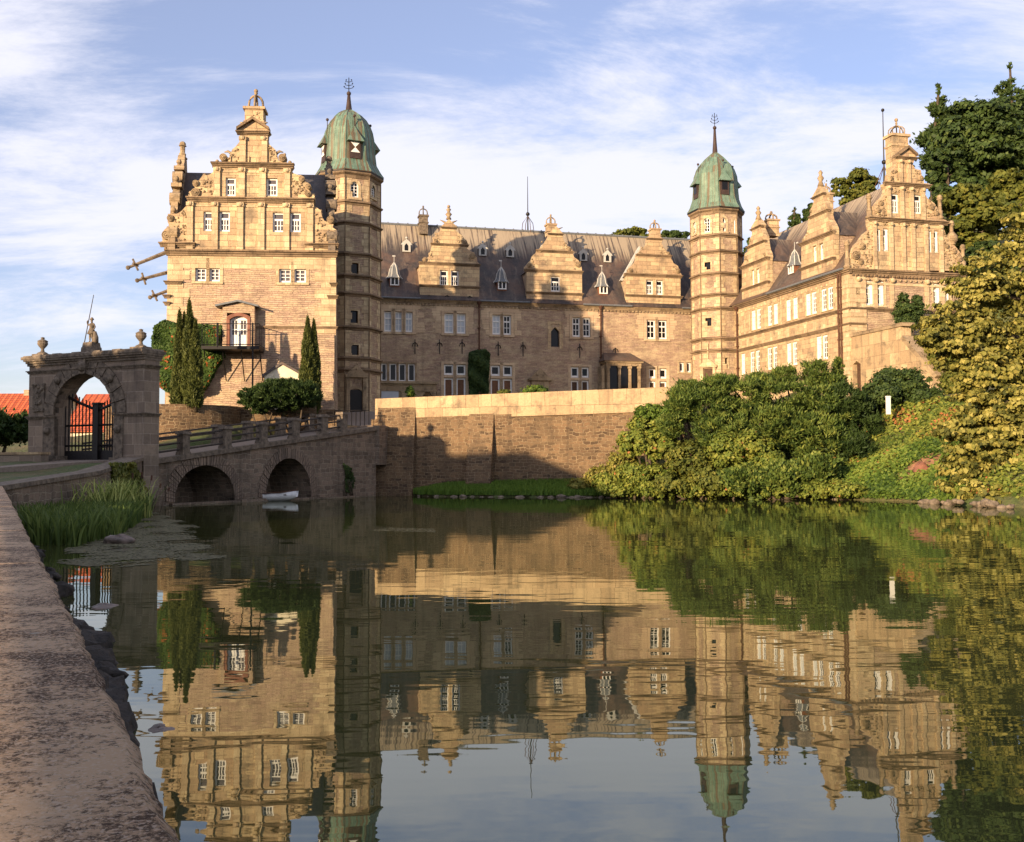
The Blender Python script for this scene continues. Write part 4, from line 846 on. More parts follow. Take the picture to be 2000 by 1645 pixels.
# ================================================================== TOWERS
def tower(label, cx, Y, Rr, a0, strings, eave_y, base_z, prof, spire, tipy, bally, ballr, axis_x, wins, arch, domeW, doorb, ptz):
    c = at(cx, eave_y, Y); cx_, cy_ = c.x, Y
    T_ = thing('stair_tower', label, 'tower', (cx_, cy_, base_z))
    camdir = math.atan2(-cx_, cy_)          # angle to the camera, measured like lathe's rot from -y toward +x
    rot = camdir + R(a0)
    # lathe: vertex k at angle rot+45k (from -y towards +x)
    ze = at(cx, eave_y, Y-Rr*.95).z
    vz = [at(cx, y, Y-Rr*.93).z for y in strings]
    C0 = (cx_, cy_, 0)
    frs = []
    for k in range(8):
        am = rot+6.283185*k/8; a1 = rot+6.283185*(k+1)/8
        P0 = Vector((cx_+Rr*math.sin(am), cy_-Rr*math.cos(am))); P1 = Vector((cx_+Rr*math.sin(a1), cy_-Rr*math.cos(a1)))
        frs.append((fr2(P0, P1), (P1-P0).length))
    holes = {k: [] for k in range(8)}
    for (k, Z, x0, y0, x1, y1) in wins+arch:
        k %= 8; F = frs[k][0]; r = rect(F, Z, x0, y0, x1, y1); r = (max(r[0], .15), r[1], min(r[2], frs[k][1]-.15), r[3]); holes[k].append(r)
    mats = M['field']
    for k in range(8):
        F, L_ = frs[k]; wb = MB()
        wb.prism(F, [(0, base_z-2), (L_, base_z-2), (L_, ze-.2), (0, ze-.2)], [hole(r) for r in holes[k]], -.35, 0, back=False)
        wb.build('wall_face', mats, T_)
    # quoins on each corner
    for k in range(8):
        qb = MB(); F, L_ = frs[k]; i = 0; z = base_z
        while z < ze-.3:
            e = .62 if i % 2 else .42; h = min(.55, ze-.25-z); qb.box(F, .02, e, -.1, .03, z, z+h-.03); qb.box(F, L_-(1.04-e), L_-.02, -.1, .03, z, z+h-.03); z += .56; i += 1
        join_into([c for c in T_.children if c.name.startswith('wall_face')][k], qb, M['quoin'])
    sb = MB()
    for z in vz: sb.lathe(C0, [(Rr-.1, z-.32), (Rr+.06, z-.3), (Rr+.10, z-.15), (Rr+.26, z-.1), (Rr+.26, z), (Rr+.02, z+.12)], 8, rot)
    sb.lathe(C0, [(Rr-.1, ze-.75), (Rr+.06, ze-.7), (Rr+.1, ze-.45), (Rr+.3, ze-.3), (Rr+.3, ze-.02)], 8, rot)
    for k in range(8):
        F, L_ = frs[k]; sb.tube([F.pt(0, .06, base_z), F.pt(0, .06, ze-.3)], .05, 5)
    sb.build('string_courses', M['string'], T_)
    def kpx(k): return k % 8
    for (k, Z, x0, y0, x1, y1) in wins:
        F, L_ = frs[k % 8]; r = rect(F, Z, x0, y0, x1, y1); r = (max(r[0], .15), r[1], min(r[2], L_-.15), r[3])
        u0, a, u1, b = r; o = MB().box(F, u0, u1, -.3, -.24, a, b).build('dark_window', M['glass'], T_)
        s = MB().box(F, u0-.14, u0-.004, -.1, .04, a-.15, b+.15).box(F, u1+.004, u1+.14, -.1, .04, a-.15, b+.15).box(F, u0-.004, u1+.004, -.1, .04, b+.004, b+.16).box(F, u0-.004, u1+.004, -.1, .06, a-.16, a-.004); s.build('surround', M['quoin'], o)
    for (k, Z, x0, y0, x1, y1) in arch:
        F, L_ = frs[k % 8]; r = rect(F, Z, x0, y0, x1, y1); r = (max(r[0], .15), r[1], min(r[2], L_-.15), r[3])
        u0, a, u1, b = r; um = (u0+u1)/2; rad = (u1-u0)/2; o = window(F, r, T_, cols=2, rows=4, tr=0, glassm='glass', fw=.1, rec=.1, name='arched_window')
        s = MB(); n = 8; bb = b-rad
        for i in range(n):
            t0, t1 = math.pi*i/n, math.pi*(i+1)/n
            pi_ = [(um+rad*math.cos(t), bb+rad*math.sin(t)) for t in (t0, t1)]; po = [(um+(rad+.22)*math.cos(t), bb+(rad+.22)*math.sin(t)) for t in (t0, t1)]
            s.prism(F, [pi_[0], po[0], po[1], pi_[1]], [], -.1, .05)
            cq = (um+rad*(1 if t0 < math.pi/2-.01 else -1), b+.001); s.prism(F, [pi_[0], cq, pi_[1]] if t0 < math.pi/2-.01 else [pi_[0], cq, pi_[1]], [], -.2, .02)
        s.box(F, u0-.22, u0-.004, -.1, .05, a, bb).box(F, u1+.004, u1+.22, -.1, .05, a, bb).box(F, u0-.25, u1+.25, -.1, .12, a-.2, a-.004)
        s.build('surround', M['quoin'], o)
    # dome
    kk = Y/FL/.98
    PR = [(r*kk*(.98 if i_ < 2 else .93), at(axis_x, y, Y).z) for i_, (r, y) in enumerate(prof)]; PR[0] = (PR[0][0], PR[0][1])
    zsh = ze - PR[0][1] if abs(ze-PR[0][1]) < 3 else 0
    dz = lambda z: z+zsh*max(0, 1-(z-PR[0][1])/1.5)
    PR = [(r, dz(z)) for r, z in PR]
    dm = MB().lathe(C0, [(Rr*.6, PR[0][1]-.05)]+PR, 8, rot); do = dm.build('dome', M['copper'], T_)
    MB().lathe(C0, [(Rr*.6, PR[0][1]-.25), (PR[0][0]*1.0, PR[0][1]-.16), (PR[0][0]*1.005, PR[0][1]-.06)], 8, rot).build('dome_eave', M['iron'], do)
    rb = MB()
    for k in range(8):
        for t in (0, .36, .68):
            a = rot+6.283185*k/8; b2_ = rot+6.283185*(k+1)/8; pts = []
            for r, z in PR: 
                q = Vector((r*math.sin(a), -r*math.cos(a)))*(1-t)+Vector((r*math.sin(b2_), -r*math.cos(b2_)))*t; pts.append(Vector((cx_+q.x, cy_+q.y, z)))
            rb.tube(pts, .045 if t == 0 else .022, 4)
    rb.build('seams', M['copper'], do)
    zt0 = PR[-1][1]; zb = at(axis_x, bally, Y).z; ztip = at(axis_x, tipy, Y).z; P = Vector((cx_, cy_, 0))
    sp = MB().lathe(P, [(.5, zt0-.4), (.28, zt0), (.2, zt0+(zb-zt0)*.4), (.11, zb)], 8); sp.ball(P+Vector((0, 0, zb)), ballr*kk, 12); sp.build('spire', M['copbrown'], T_, True)
    vn = MB().tube([P+Vector((0, 0, zb)), P+Vector((0, 0, ztip))], .035, 4); hh = ztip-zb
    for f in (.3, .5, .72):
        for s in (-1, 1):
            vn.tube([P+Vector((0, 0, zb+hh*f)), P+Vector((s*.3, 0, zb+hh*(f+.05))), P+Vector((s*.42*(1.25-f), 0, zb+hh*(f+.14)))], .028, 4); vn.ball(P+Vector((s*.42*(1.25-f), 0, zb+hh*(f+.14))), .06, 5)
    vn.build('weather_vane', M['iron'], T_)
    # small gabled dormers on the dome
    for j, (ang, X, Yp, Zf) in enumerate(domeW):
        a = camdir+R(ang); zc = at(axis_x, Yp, Y-2).z
        rr = np.interp(zc, [z for _, z in PR], [r for r, _ in PR])*.93
        G = Fr((cx_+(rr+.12)*math.sin(a), cy_-(rr+.12)*math.cos(a)), math.degrees(a)); hw, hh = .47, .98
        g = MB().box(G, -hw, hw, -1.0, 0, zc-.5, zc+hh-.02); o = g.build('dome_dormer', M['copbrown'], T_)
        pz = zc+hh; cp = G.pt(0, -.35, 0)
        MB().lathe((cp.x, cp.y, 0), [(1.0, pz-.08), (.95, pz), (.42, pz+.75), (.06, pz+1.35)], 4, a+R(45)).build('dormer_roof', M['copper'], o)
        MB().tube([Vector((cp.x, cp.y, pz+1.2)), Vector((cp.x, cp.y, pz+2.2))], .03, 4).ball(Vector((cp.x, cp.y, pz+2.2)), .13, 8).build('finial', M['copbrown'], o)
        z0, z1q = zc, zc+hh-.12
        if ptz:
            fr_ = MB()
            fr_.prism(G, [(-.4, z0), (0, (z0+z1q)/2), (.4, z0)], [], .02, .035); fr_.prism(G, [(-.4, z1q), (.4, z1q), (0, (z0+z1q)/2)][::-1], [], .02, .035)
            fr_.build('shutter_pattern', M['white'], o); MB().box(G, -.4, .4, 0, .015, z0, z1q).build('shutter', M['wood'], o)
        else: MB().box(G, -.3, .3, 0, .02, z0, z1q).build('opening', M['glass'], o)
    return T_, frs, rot
T1, f1, rot1 = tower('rounder domed stair tower with a brown and white shutter, beside the left wing', 681, 84, 2.66, -6.5-45,
    [393, 433, 494, 537, 572, 638, 698, 721], 331, 4.5,
    [(69,335),(62,328),(57,318),(54.5,304),(53.5,288),(52,274),(49,260),(44,248),(36,236),(26,227),(14,220),(5,216)], None, 152, 183, 4.4, 679.5,
    [(1,z4,255,155,320,250),(1,z4,250,580,315,690),(1,z4,255,885,322,975)],
    [(1,z3,408,1040,485,1190),(0,z3,232,1040,270,1190),(2,z3,600,1075,640,1190)],
    [(14,0,298,0),(-72,0,298,0),(104,0,298,0),(194,0,298,0)], None, True)
F, L_ = f1[1]; dd = MB(); a, z0 = F.uz(*z4(205, 1480)); b_, zt = F.uz(*z4(385, 1180)); a = max(a, .1); b_ = min(b_, L_-.05)
rdo = rect(F, z4, 232, 1275, 350, 1500)
dd.box(F, a, a+.3, 0, .25, 4.5, zt).box(F, b_-.3, b_, 0, .25, 4.5, zt).box(F, a-.1, b_+.1, 0, .35, zt+.001, zt+.25)
dd.prism(F, [(a, zt+.25), (b_, zt+.25), ((a+b_)/2, F.uz(*z4(290, 1060))[1])], [], 0, .28); archring(dd, F, (rdo[0], 4.5, rdo[2], rdo[3]), .18, 0, .14)
bosses(dd, F, [(a, zt+.3), (b_, zt+.3), ((a+b_)/2, zt+1.6)], 10, (.08, .16), .28); bosses(dd, F, [(a+.3, zt-.9), (b_-.3, zt-.9), (b_-.3, zt-.1), (a+.3, zt-.1)], 8, (.07, .14), .05)
o = dd.build('portal', M['trim'], T1); MB().box(F, rdo[0], rdo[2], .02, .06, 4.5, rdo[3]-.1).build('door', M['iron'], o)
T2, f2, rot2 = tower('stair tower with the pointed green copper dome, beside the right wing', 1398, 104, 2.62, -38-45,
    [458, 490, 533, 574, 601, 660, 683], 404, 5.5,
    [(56,410),(50,402),(47.5,390),(46,376),(45.5,360),(44,346),(39,333),(31,322),(21,312),(10,303),(4.5,299)], None, 221, 250, 3.7, 1395.5,
    [(1,z9,303,178,372,258),(1,z9,315,775,382,860),(2,z9,500,1200,558,1315)],
    [(1,z13,310,1225,378,1385),(2,z13,493,1220,555,1375),(3,z13,640,1240,668,1390),(0,z13,190,1270,225,1400)],
    [(24,0,372,0),(-64,0,372,0),(114,0,372,0),(204,0,372,0)], None, False)
F, L_ = f2[1]; dd = MB(); a, zb_ = F.uz(*z9(255, 1290)); b_, _ = F.uz(*z9(440, 1290)); zt = F.uz(*z9(345, 1205))[1]
dd.prism(F, [(a, zb_), (b_, zb_), ((a+b_)/2, zt)], [], 0, .25); dd.box(F, a-.05, b_+.05, 0, .3, zb_-.2, zb_-.002); dd.box(F, a+.1, a+.4, 0, .2, 5.5, zb_-.2); dd.box(F, b_-.4, b_-.1, 0, .2, 5.5, zb_-.2); dd.tube([F.pt((a+b_)/2, .1, zt), F.pt((a+b_)/2, .1, zt+1.5)], .1, 6)
o = dd.build('portal', M['quoin'], T2); MB().box(F, a+.45, b_-.45, 0, .04, 5.5, zb_-.3).build('door', M['wood'], o)

# ================================================================== RIGHT WING
CXR = (27.96, 82.0)
FD = Fr(CXR, 14.0)                        # gable front, u to the right
FS_ = Fr(CXR, -75.0)                      # court side: u=0 at the near corner, negative going back
zK = FD.uz(1672, 528)[1]
RW = thing('castle_wing', 'bright right castle wing with a tall scrolled end gable, above the shrubs', 'castle wing', (CXR[0]+2, CXR[1]+8, 0))
uS0 = FS_.uz(1441, 600)[0]-.5; uD1 = 10.9
w9 = [(818,690,850,910),(875,680,905,893),(990,640,1025,860),(1055,628,1088,840),(1190,580,1225,800),(1262,560,1300,780),(1410,510,1435,740),(1465,492,1492,722),(1570,460,1605,700),(1642,445,1672,690)]
w9b = [(705,1155,742,1345),(808,1130,835,1345),(865,1115,895,1340),(988,1090,1025,1320),(1045,1080,1085,1310),(1200,1045,1230,1300),(1262,1035,1292,1300),(1527,975,1552,1250),(1585,965,1610,1250)]
ra = level(level([rect(FS_, z9, *w) for w in w9], 1), 3); rb_ = level(level([rect(FS_, z9, *w) for w in w9b], 1), 3)
def fixw(r, wd): m = (r[0]+r[2])/2; return (m-wd/2, r[1], m+wd/2, r[3])
ra = [fixw(r, .8) for r in ra]; rb_ = [fixw(r, .8) for r in rb_]
# keep neighbouring pairs apart
def spread(rs):
    for i in range(len(rs)-1):
        if rs[i+1][0]-rs[i][2] < .14:
            d = (.14-(rs[i+1][0]-rs[i][2]))/2; rs[i] = (rs[i][0]-d, rs[i][1], rs[i][2]-d, rs[i][3]); rs[i+1] = (rs[i+1][0]+d, rs[i+1][1], rs[i+1][2]+d, rs[i+1][3])
spread(ra); spread(rb_)
GR = 7.5
MB().prism(FS_, [(uS0, GR-2), (0, GR-2), (0, zK-.02), (uS0, zK-.02)], [hole(r) for r in ra+rb_], -.5, 0).build('court_wall', M['ashlar'], RW)
for r in ra+rb_: window(FS_, r, RW, cols=2, rows=3, tr=.3, glassm=random.choice(['glass', 'glass', 'glassg', 'blind']), surround=.06, sm='quoin', fw=.15, rec=.06)
w12 = [(300,285,385,572),(430,288,510,575),(1075,315,1152,590),(1195,320,1262,592)]
rc = level(level([rect(FD, z12, *w) for w in w12], 1), 3)
MB().prism(FD, [(.5, GR-2), (uD1, GR-2), (uD1, zK-.02), (.5, zK-.02)], [hole(r) for r in rc], -.49, 0).build('gable_wall', M['field'], RW)
for r in rc: window(FD, r, RW, cols=2, rows=3, tr=.3, glassm='glass', surround=.18, sm='quoin', fw=.14)
for i in (0, 1, 2):  # open white shutter leaf beside each pane
    r = rc[i]; MB().box(FD, r[2]-.30, r[2]-.03, -.12, -.07, r[1]+.1, r[3]-.08).build('shutter', M['white'], RW)
gD = poly(FD, z11, [(75,1592),(72,1560),(110,1560),(108,1420),(150,1340),(195,1300),(240,1230),(300,1185),(290,1150),(283,1100),(283,1082),(330,1075),(325,960),(350,950),(395,890),(440,850),(450,790),(430,765),(428,740),(470,730),(478,650),(520,600),(550,570),(545,510),(535,492),(600,445),(660,400),(705,440),(748,475),(730,505),(712,560),(740,600),(790,610),(800,670),(820,700),(822,738),(872,740),(845,775),(835,850),(860,890),(920,930),(960,990),(975,1078),(1042,1098),(1010,1155),(1030,1230),(1070,1290),(1120,1345),(1165,1400),(1200,1450),(1210,1540),(1245,1592)])
w11 = [(505,840,575,1030),(725,850,800,1035),(355,1182,402,1400),(425,1180,480,1400),(855,1200,900,1412),(920,1200,965,1415)]
rd = [rect(FD, z11, *w) for w in w11]
gzb = min(q_[1] for q_ in gD); gD = [(u, max(z, zK)) if z < zK+.6 else (u, z) for u, z in gD]
MB().prism(FD, gD, [hole(r) for r in rd], -.5, 0).build('gable', M['ashlar'], RW)
for i, r in enumerate(rd):
    window(FD, r, RW, cols=2 if i > 1 else 3, rows=2, tr=.33, glassm='glass', fw=.12, upper=0)
    if i in (3, 5): MB().box(FD, r[0]+(r[2]-r[0])*.45, r[2]-.1, -.12, -.06, r[1]+.1, r[3]-.1).build('shutter', M['white'], RW)
cz = MB()
z_a = cornpx(cz, FD, z11, 430, 870, 742, .3, .3, 742); z_b = cornpx(cz, FD, z11, 284, 1042, 1085, .34, .3, 1097)
cornice(cz, FD, -.1, uD1+.3, zK+.1, .42, .34); cornice(cz, FS_, uS0, .25, zK+.104, .42, .34)
cornpx(cz, FD, z11, 538, 748, 485, .2, .28)
zq1 = FD.uz(*z12(120, 588))[1]; zq2 = FD.uz(*z12(120, 768))[1]
cornice(cz, FD, -.05, uD1, zq1, .28, .22); cornice(cz, FS_, uS0, .12, zq1+.003, .28, .22)
cornice(cz, FD, -.05, FD.uz(*z12(280, 768))[0], zq2, .28, .25); cornice(cz, FS_, uS0, .12, zq2+.003, .28, .22)
zq3 = FS_.uz(*z9(1000, 1090))[1]
pa = poly(FD, z11, [(536,490),(660,398),(748,478)])
for i in (0, 1): a, b_ = pa[i], pa[i+1]; cz.prism(FD, [a, b_, (b_[0], b_[1]+.2), (a[0], a[1]+.2)], [], -.45, .26)
for u in np.arange(0.2, uD1, .35): cz.box(FD, u, u+.16, 0, .2, zK-.5, zK-.33)
cz.build('cornices', M['string'], RW)
pl = MB(); plc = MB(); z_k = FD.uz(*z11(600, 500))[1]
for X, za, zb_ in [(x, zK+.15, z_b-.36) for x in (355, 515, 635, 730, 855, 1000)]+[(x, z_b+.02, z_a-.32) for x in (500, 628, 722, 835)]+[(x, z_a+.02, z_k-.1) for x in (620, 700)]:
    u = FD.uz(*z11(X, 1300))[0]; pl.box(FD, u-.34, u, -.1, .15, za, zb_); pl.box(FD, u-.4, u+.05, -.1, .14, zb_-.3, zb_-.02); pl.ball(FD.pt(u-.17, .2, zb_-.16), .17, 7)
for X in (230, 430, 620, 1020, 1205): u = FD.uz(*z12(X, 400))[0]; pl.box(FD, u-.38, u, -.1, .07, zq1+.02, zK-.34); pl.ball(FD.pt(u-.19, .18, zK-.75), .22, 7)
pl.box(FD, 1.6, uD1, -.1, .04, zK-1.15, zK-.95)
for k, z in enumerate(np.arange(GR, zK-.4, .6)):
    pl.box(FD, -.03, 1.5, -.05, .12 if k % 2 else .07, z, z+.585); plc.box(FS_, -1.45, .03 if k % 2 else .02, -.05, .12 if k % 2 else .075, z, z+.585)
for u in np.arange(uS0+.8, -1.6, 1.0): plc.box(FS_, u, u+.2, -.05, .03, zq1+.02, zK-.34) if min(abs((r[0]+r[2])/2-u-.1) for r in ra) > .75 else None
for u in np.arange(uS0+.8, -1.6, 1.5): plc.box(FS_, u, u+.5, -.05, .03, zq2+.02, zq1-.3)
GRW = [c for c in RW.children if c.name == 'gable' or c.name.startswith('gable.')][0]; join_into(GRW, pl, M['quoin'])
fz = MB()
for u in np.arange(uS0+.6, -1.6, .8): plc.ball(FS_.pt(u, .03, zK-.7), .13, 6)
for u in np.arange(1.8, uD1, .5): fz.ball(FD.pt(u, .05, zK-.72), .12, 6)
for X, Y, r in ((150,1440,44),(215,1350,34),(200,1500,30),(370,1000,28),(400,930,24),(500,690,20),(790,690,24),(890,970,30),(940,1030,22),(1160,1470,36),(1110,1400,28),(1040,1350,24)):
    u, z = FD.uz(*z11(X, Y)); fz.volute(FD, u, z, r/4.985/FL*83, -.4, .12)
for pp, n in (([(110,1570),(130,1380),(300,1200),(350,1200),(350,1570)], 60), ([(340,1060),(350,970),(450,860),(490,1060)], 26), ([(840,860),(920,940),(960,1060),(840,1060)], 24), ([(1000,1200),(1190,1450),(1190,1570),(1000,1570)], 50), ([(480,720),(520,610),(610,600),(610,720)], 14), ([(710,600),(790,640),(810,730),(710,730)], 12), ([(300,1150),(1010,1160),(1010,1120),(300,1110)], 26), ([(450,825),(830,835),(830,780),(450,770)], 18)):
    bosses(fz, FD, poly(FD, z11, pp), n, (.08, .18), .03)
for X, y0, y1 in ((88,1565,1290),(302,1078,840),(992,1085,855),(1107,1335,1105),(1218,1590,1335)):
    u, z0 = FD.uz(*z11(X, y0)); zt = FD.uz(*z11(X, y1))[1]; obelisk(fz, FD.pt(u, -.2, z0), .22, zt-z0)
u, z = FD.uz(*z11(1107, 1300)); fz.lathe(FD.pt(u, -.2, z-.3), [(.2, 0), (.5, .35), (.5, .7), (.2, 1.1)], 8)
join_into(GRW, fz, M['trim'], True); join_into([c for c in RW.children if c.name.startswith('court_wall')][0], plc, M['quoin'])
FC = FD.shift(-1.0); a, zt = FC.uz(*z11(512, 275)); b_, zb_ = FC.uz(*z11(672, 560)); ch = MB().box(FC, a, b_, -1.0, 0, zb_-2.5, zt)
ch.box(FC, a-.15, b_+.15, -1.15, .15, zt, zt+.22); ch.box(FC, a-.07, b_+.07, -1.07, .07, zt-.85, zt-.7); bosses(ch, FC, [(a+.8, zb_), (b_-.1, zb_), (b_-.1, zt-.1), (a+.8, zt-.1)], 16, (.08, .16), .02)
o = ch.build('chimney', M['ashlar'], RW); cc = MB(); crown_top(cc, FC.pt((a+b_)/2, -.5, zt+.22), (b_-a)*.44, FC.uz(*z11(595, 170))[1]-zt-.22, 7, .055, .1); cc.tube([FC.pt((a+b_)/2, -.5, zt+.9), FC.pt((a+b_)/2, -.5, FC.uz(*z11(595, 105))[1])], .07, 6).ball(FC.pt((a+b_)/2, -.5, FC.uz(*z11(595, 105))[1]), .16, 8); cc.build('crown', M['trim'], o, True)
# roof of the right wing
wR = -uD1/2; zRR = FS_.uz(1535, 449, wR)[1]
def rW2(z): return -.2+(wR+.2)*(z-zK-.3)/(zRR-zK-.3)
MB().extr(FS_, uS0-7, -.45, [(.4, zK+.12), (-.2, zK+.75), (wR, zRR), (-uD1-.3, zK+.12)]).build('roof', M['slate2'], RW)
MB().box(FS_, uS0-7, -.5, -uD1, -.5, GR-2, zK-.03).build('rear_wall', M['field'], RW)
g = MB().tube([FS_.pt(FS_.uz(*z10(395,1480))[0], .42, zK+.14), FS_.pt(-.3, .42, zK+.14)], .1, 6); g.build('gutter', M['lead'], RW)
drain(FS_, 1640, 530, 740, RW, hop=False); drain(FS_, 1645, 532, 740, RW, hop=False); drain(FS_, 1442, 602, 740, RW)
oA, a, b_, zl = dormer(FS_, RW, [(65,1597),(62,1440),(50,1430),(62,1410),(62,1190),(48,1165),(85,1105),(95,1010),(125,985),(128,915),(150,895),(148,850),(178,790),(182,730),(168,700),(235,590),(262,620),(292,662),(280,700),(312,770),(325,800),(328,860),(335,905),(345,960),(365,1000),(372,1045),(366,1075),(366,1500)], z10,
    [(z10,175,1205,210,1385),(z10,232,1190,272,1365)], [(48,372,1110,.28,.22),(60,372,1385,.25,.2),(125,335,890,.22,.2),(168,292,695,.18,.18)], bodyZ=((64,1300),(366,1300),(220,1110)), roofm='slate2', depth=5)
oB, a, b_, zl = dormer(FS_, RW, [(770,1345),(768,1200),(752,1190),(768,1170),(768,905),(752,885),(790,860),(800,810),(828,780),(845,700),(848,610),(872,570),(878,480),(900,440),(915,390),(898,330),(975,195),(1010,240),(1042,290),(1028,335),(1040,380),(1070,410),(1085,490),(1080,540),(1095,600),(1125,650),(1148,700),(1150,740),(1148,1225)], z10,
    [(z10,905,920,950,1110),(z10,985,890,1032,1085)], [(750,1155,815,.28,.22),(752,1155,1120,.25,.2),(872,1092,525,.22,.2),(898,1042,315,.18,.18)], bodyZ=((769,1000),(1148,1000),(960,815)), roofm='slate2', depth=5)
def cdeco2(o, vol, areas, fins):
    mb = MB()
    for X, Y, r in vol: u, z = FS_.uz(*z10(X, Y)); mb.volute(FS_, u, z, r/6.09/FL*88, -.4, .16)
    for pp, n in areas: bosses(mb, FS_, poly(FS_, z10, pp), n, (.07, .15), .06)
    for X, Y, h in fins: u, z = FS_.uz(*z10(X, Y)); mb.lathe(FS_.pt(u, -.15, z), [(.3, 0), (.15, h*.3), (.3, h*.5), (.12, h*.7), (.2, h*.85), (.06, h)], 8)
    join_into(o, mb, M['trim'], True)
cdeco2(oA, [(115,1060,24),(340,1020,22),(170,850,18),(310,830,18)], [([(80,1100),(130,990),(150,1100)],7),([(320,1000),(360,1090),(310,1090)],6)], [(235,600,1.3)])
cdeco2(oB, [(800,850,24),(1125,700,26),(890,500,20),(1060,470,20)], [([(780,870),(850,720),(860,870)],8),([(1080,600),(1140,720),(1090,760)],6)], [(975,205,1.4)])
# crowns behind dormers, bell dormer, mast
for (Xc, Yt_, Yb_, Yc, x0, x1) in ((435, 612, 800, 530, 372, 500), (1092, 300, 480, 200, 1042, 1145)):
    P_ = at(*z10(Xc, Yt_), 98 if Xc < 600 else 93); Fq = Fr((P_.x, P_.y), 14); chimney(Fq, 0, x0, x1, Yt_, Yb_, Yc, RW, z10, deep=1.0)
bell_dormer(FS_, *z10(660, 1250), RW, w=-.9, sc=.95)
u, z = FS_.uz(1727, 348, wR); zt = FS_.uz(1725, 216, wR)[1]; c = FS_.pt(u, wR, z-.5)
ms = thing('mast', 'tall thin lightning mast beside the end gable of the right wing', 'mast', c)
MB().tube([c, c+Vector((0, 0, 1.8)), c+Vector((0, 0, zt-z+.5))], [.11, .06, .035], 6).ball(c+Vector((0, 0, 1.9)), .2, 8).ball(c+Vector((0, 0, zt-z+.55)), .15, 8).build('pole', M['iron'], ms)
sy = MB()
for k in range(4): a = k*1.57+.4; sy.tube([c+Vector((math.cos(a)*1.0, math.sin(a)*.6, -.3)), c+Vector((0, 0, 1.6))], .03, 4)
sy.build('stay', M['rust'], ms)
# terrace wall carrying on from the court side
tw = poly(FS_, z12, [(112,938),(700,815),(795,810)]) ; b3 = FS_.uz(*z12(1090, 1400)); b2_ = FS_.uz(*z12(705, 955))
TW = thing('terrace_wall', 'tall pale terrace wall with a sloping end and a dark door, in front of the right gable', 'wall', FS_.pt(3, -.5, GR))
dr2 = rect(FS_, z12, 150, 1205, 238, 1395); dr3 = None
ul = b3[0]; out = [(.02, 4.5), (ul+1.2, 4.5), (ul, b3[1]), (tw[1][0]+.05, b2_[1]), (tw[1][0], tw[0][1]+.1), (.02, tw[0][1])]
hd = [(dr2[0], 4.6), (dr2[2], 4.6), (dr2[2], dr2[3]-.3), ((dr2[0]+dr2[2])/2, dr2[3]), (dr2[0], dr2[3]-.25)]
MB().prism(FS_, out, [hd], -.9, -.02).build('wall', M['coping'], TW)
cp = MB().box(FS_, .0, tw[1][0]+.3, -1.0, .08, tw[0][1]+.02, tw[0][1]+.3)
aa = Vector((tw[1][0]+.02, 0, b2_[1])); bb = Vector((ul+.1, 0, b3[1])); cp.prism(FS_, [(aa.x, aa.z), (bb.x, bb.z), (bb.x+.25, bb.z+.15), (aa.x+.25, aa.z+.25)], [], -1.0, .08)
cp.build('coping', M['trim'], TW); MB().box(FS_, dr2[0], dr2[2], -.45, -.4, 4.6, dr2[3]).build('door', M['wood'], TW)
# second dark door at the foot of the court wall
r = rect(FS_, z9, 1668, 1330, 1730, 1430); MB().box(FS_, r[0], r[2], .0, .03, GR-1, r[3]).build('cellar_door', M['wood'], RW)
# ================================================================== MOAT WALLS
PW0 = Vector((-9.15, 66.3)); PW1 = Vector((9.4, 61.3)); FR_ = fr2(PW0, PW1)
RET = thing('retaining_wall', 'long brown rubble retaining wall with pale coping and sloping buttresses above the moat', 'wall', (0, 61, 0))
LR = FR_.uz(1330, 780)[0]; zt = FR_.uz(1000, 768)[1]; zt0 = FR_.uz(740, 779)[1]; zt1 = FR_.uz(1300, 756)[1]
kz = (zt1-zt0)/FR_.uz(1300, 770)[0]; ztop = lambda u: zt0+kz*u
ul0 = FR_.uz(733, 790)[0]
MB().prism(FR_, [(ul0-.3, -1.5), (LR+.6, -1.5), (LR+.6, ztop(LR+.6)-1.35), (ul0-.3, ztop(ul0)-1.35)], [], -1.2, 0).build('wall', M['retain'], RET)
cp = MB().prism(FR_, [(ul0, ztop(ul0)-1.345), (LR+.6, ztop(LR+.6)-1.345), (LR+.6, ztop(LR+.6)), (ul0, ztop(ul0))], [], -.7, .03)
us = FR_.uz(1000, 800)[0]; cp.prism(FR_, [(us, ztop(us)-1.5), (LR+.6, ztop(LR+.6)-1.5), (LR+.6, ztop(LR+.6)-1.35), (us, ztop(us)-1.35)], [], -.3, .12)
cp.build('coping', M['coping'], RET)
def buttress(x0, x1, ytop, ybot, d0, d1, zb=-1.0):
    u0 = FR_.uz(x0, (ytop+ybot)/2)[0]; u1 = FR_.uz(x1, (ytop+ybot)/2)[0]; z1_ = FR_.uz(x1, ytop)[1]
    vs = [FR_.pt(u, w, z) for u in (u0, u1) for w, z in ((-.1, zb), (d1, zb), (d0, z1_-.3), (-.1, z1_))]
    MB().add(vs, [(0, 1, 2, 3), (4, 7, 6, 5), (1, 5, 6, 2), (2, 6, 7, 3), (0, 4, 5, 1)][::1]).build('buttress', M['retain'], RET)
buttress(739, 812, 788, 960, .05, .75); buttress(917, 965, 800, 945, .05, 1.25); buttress(1193, 1330, 802, 900, .05, .5)
# left end return of the wall
a = FR_.pt(ul0, 0, 0); FE = FR_.side(0)
MB().box(FR_, ul0-.02, ul0+1.0, -9, -1.21, 1, ztop(0)-.1).build('return_wall', M['retain'], RET)

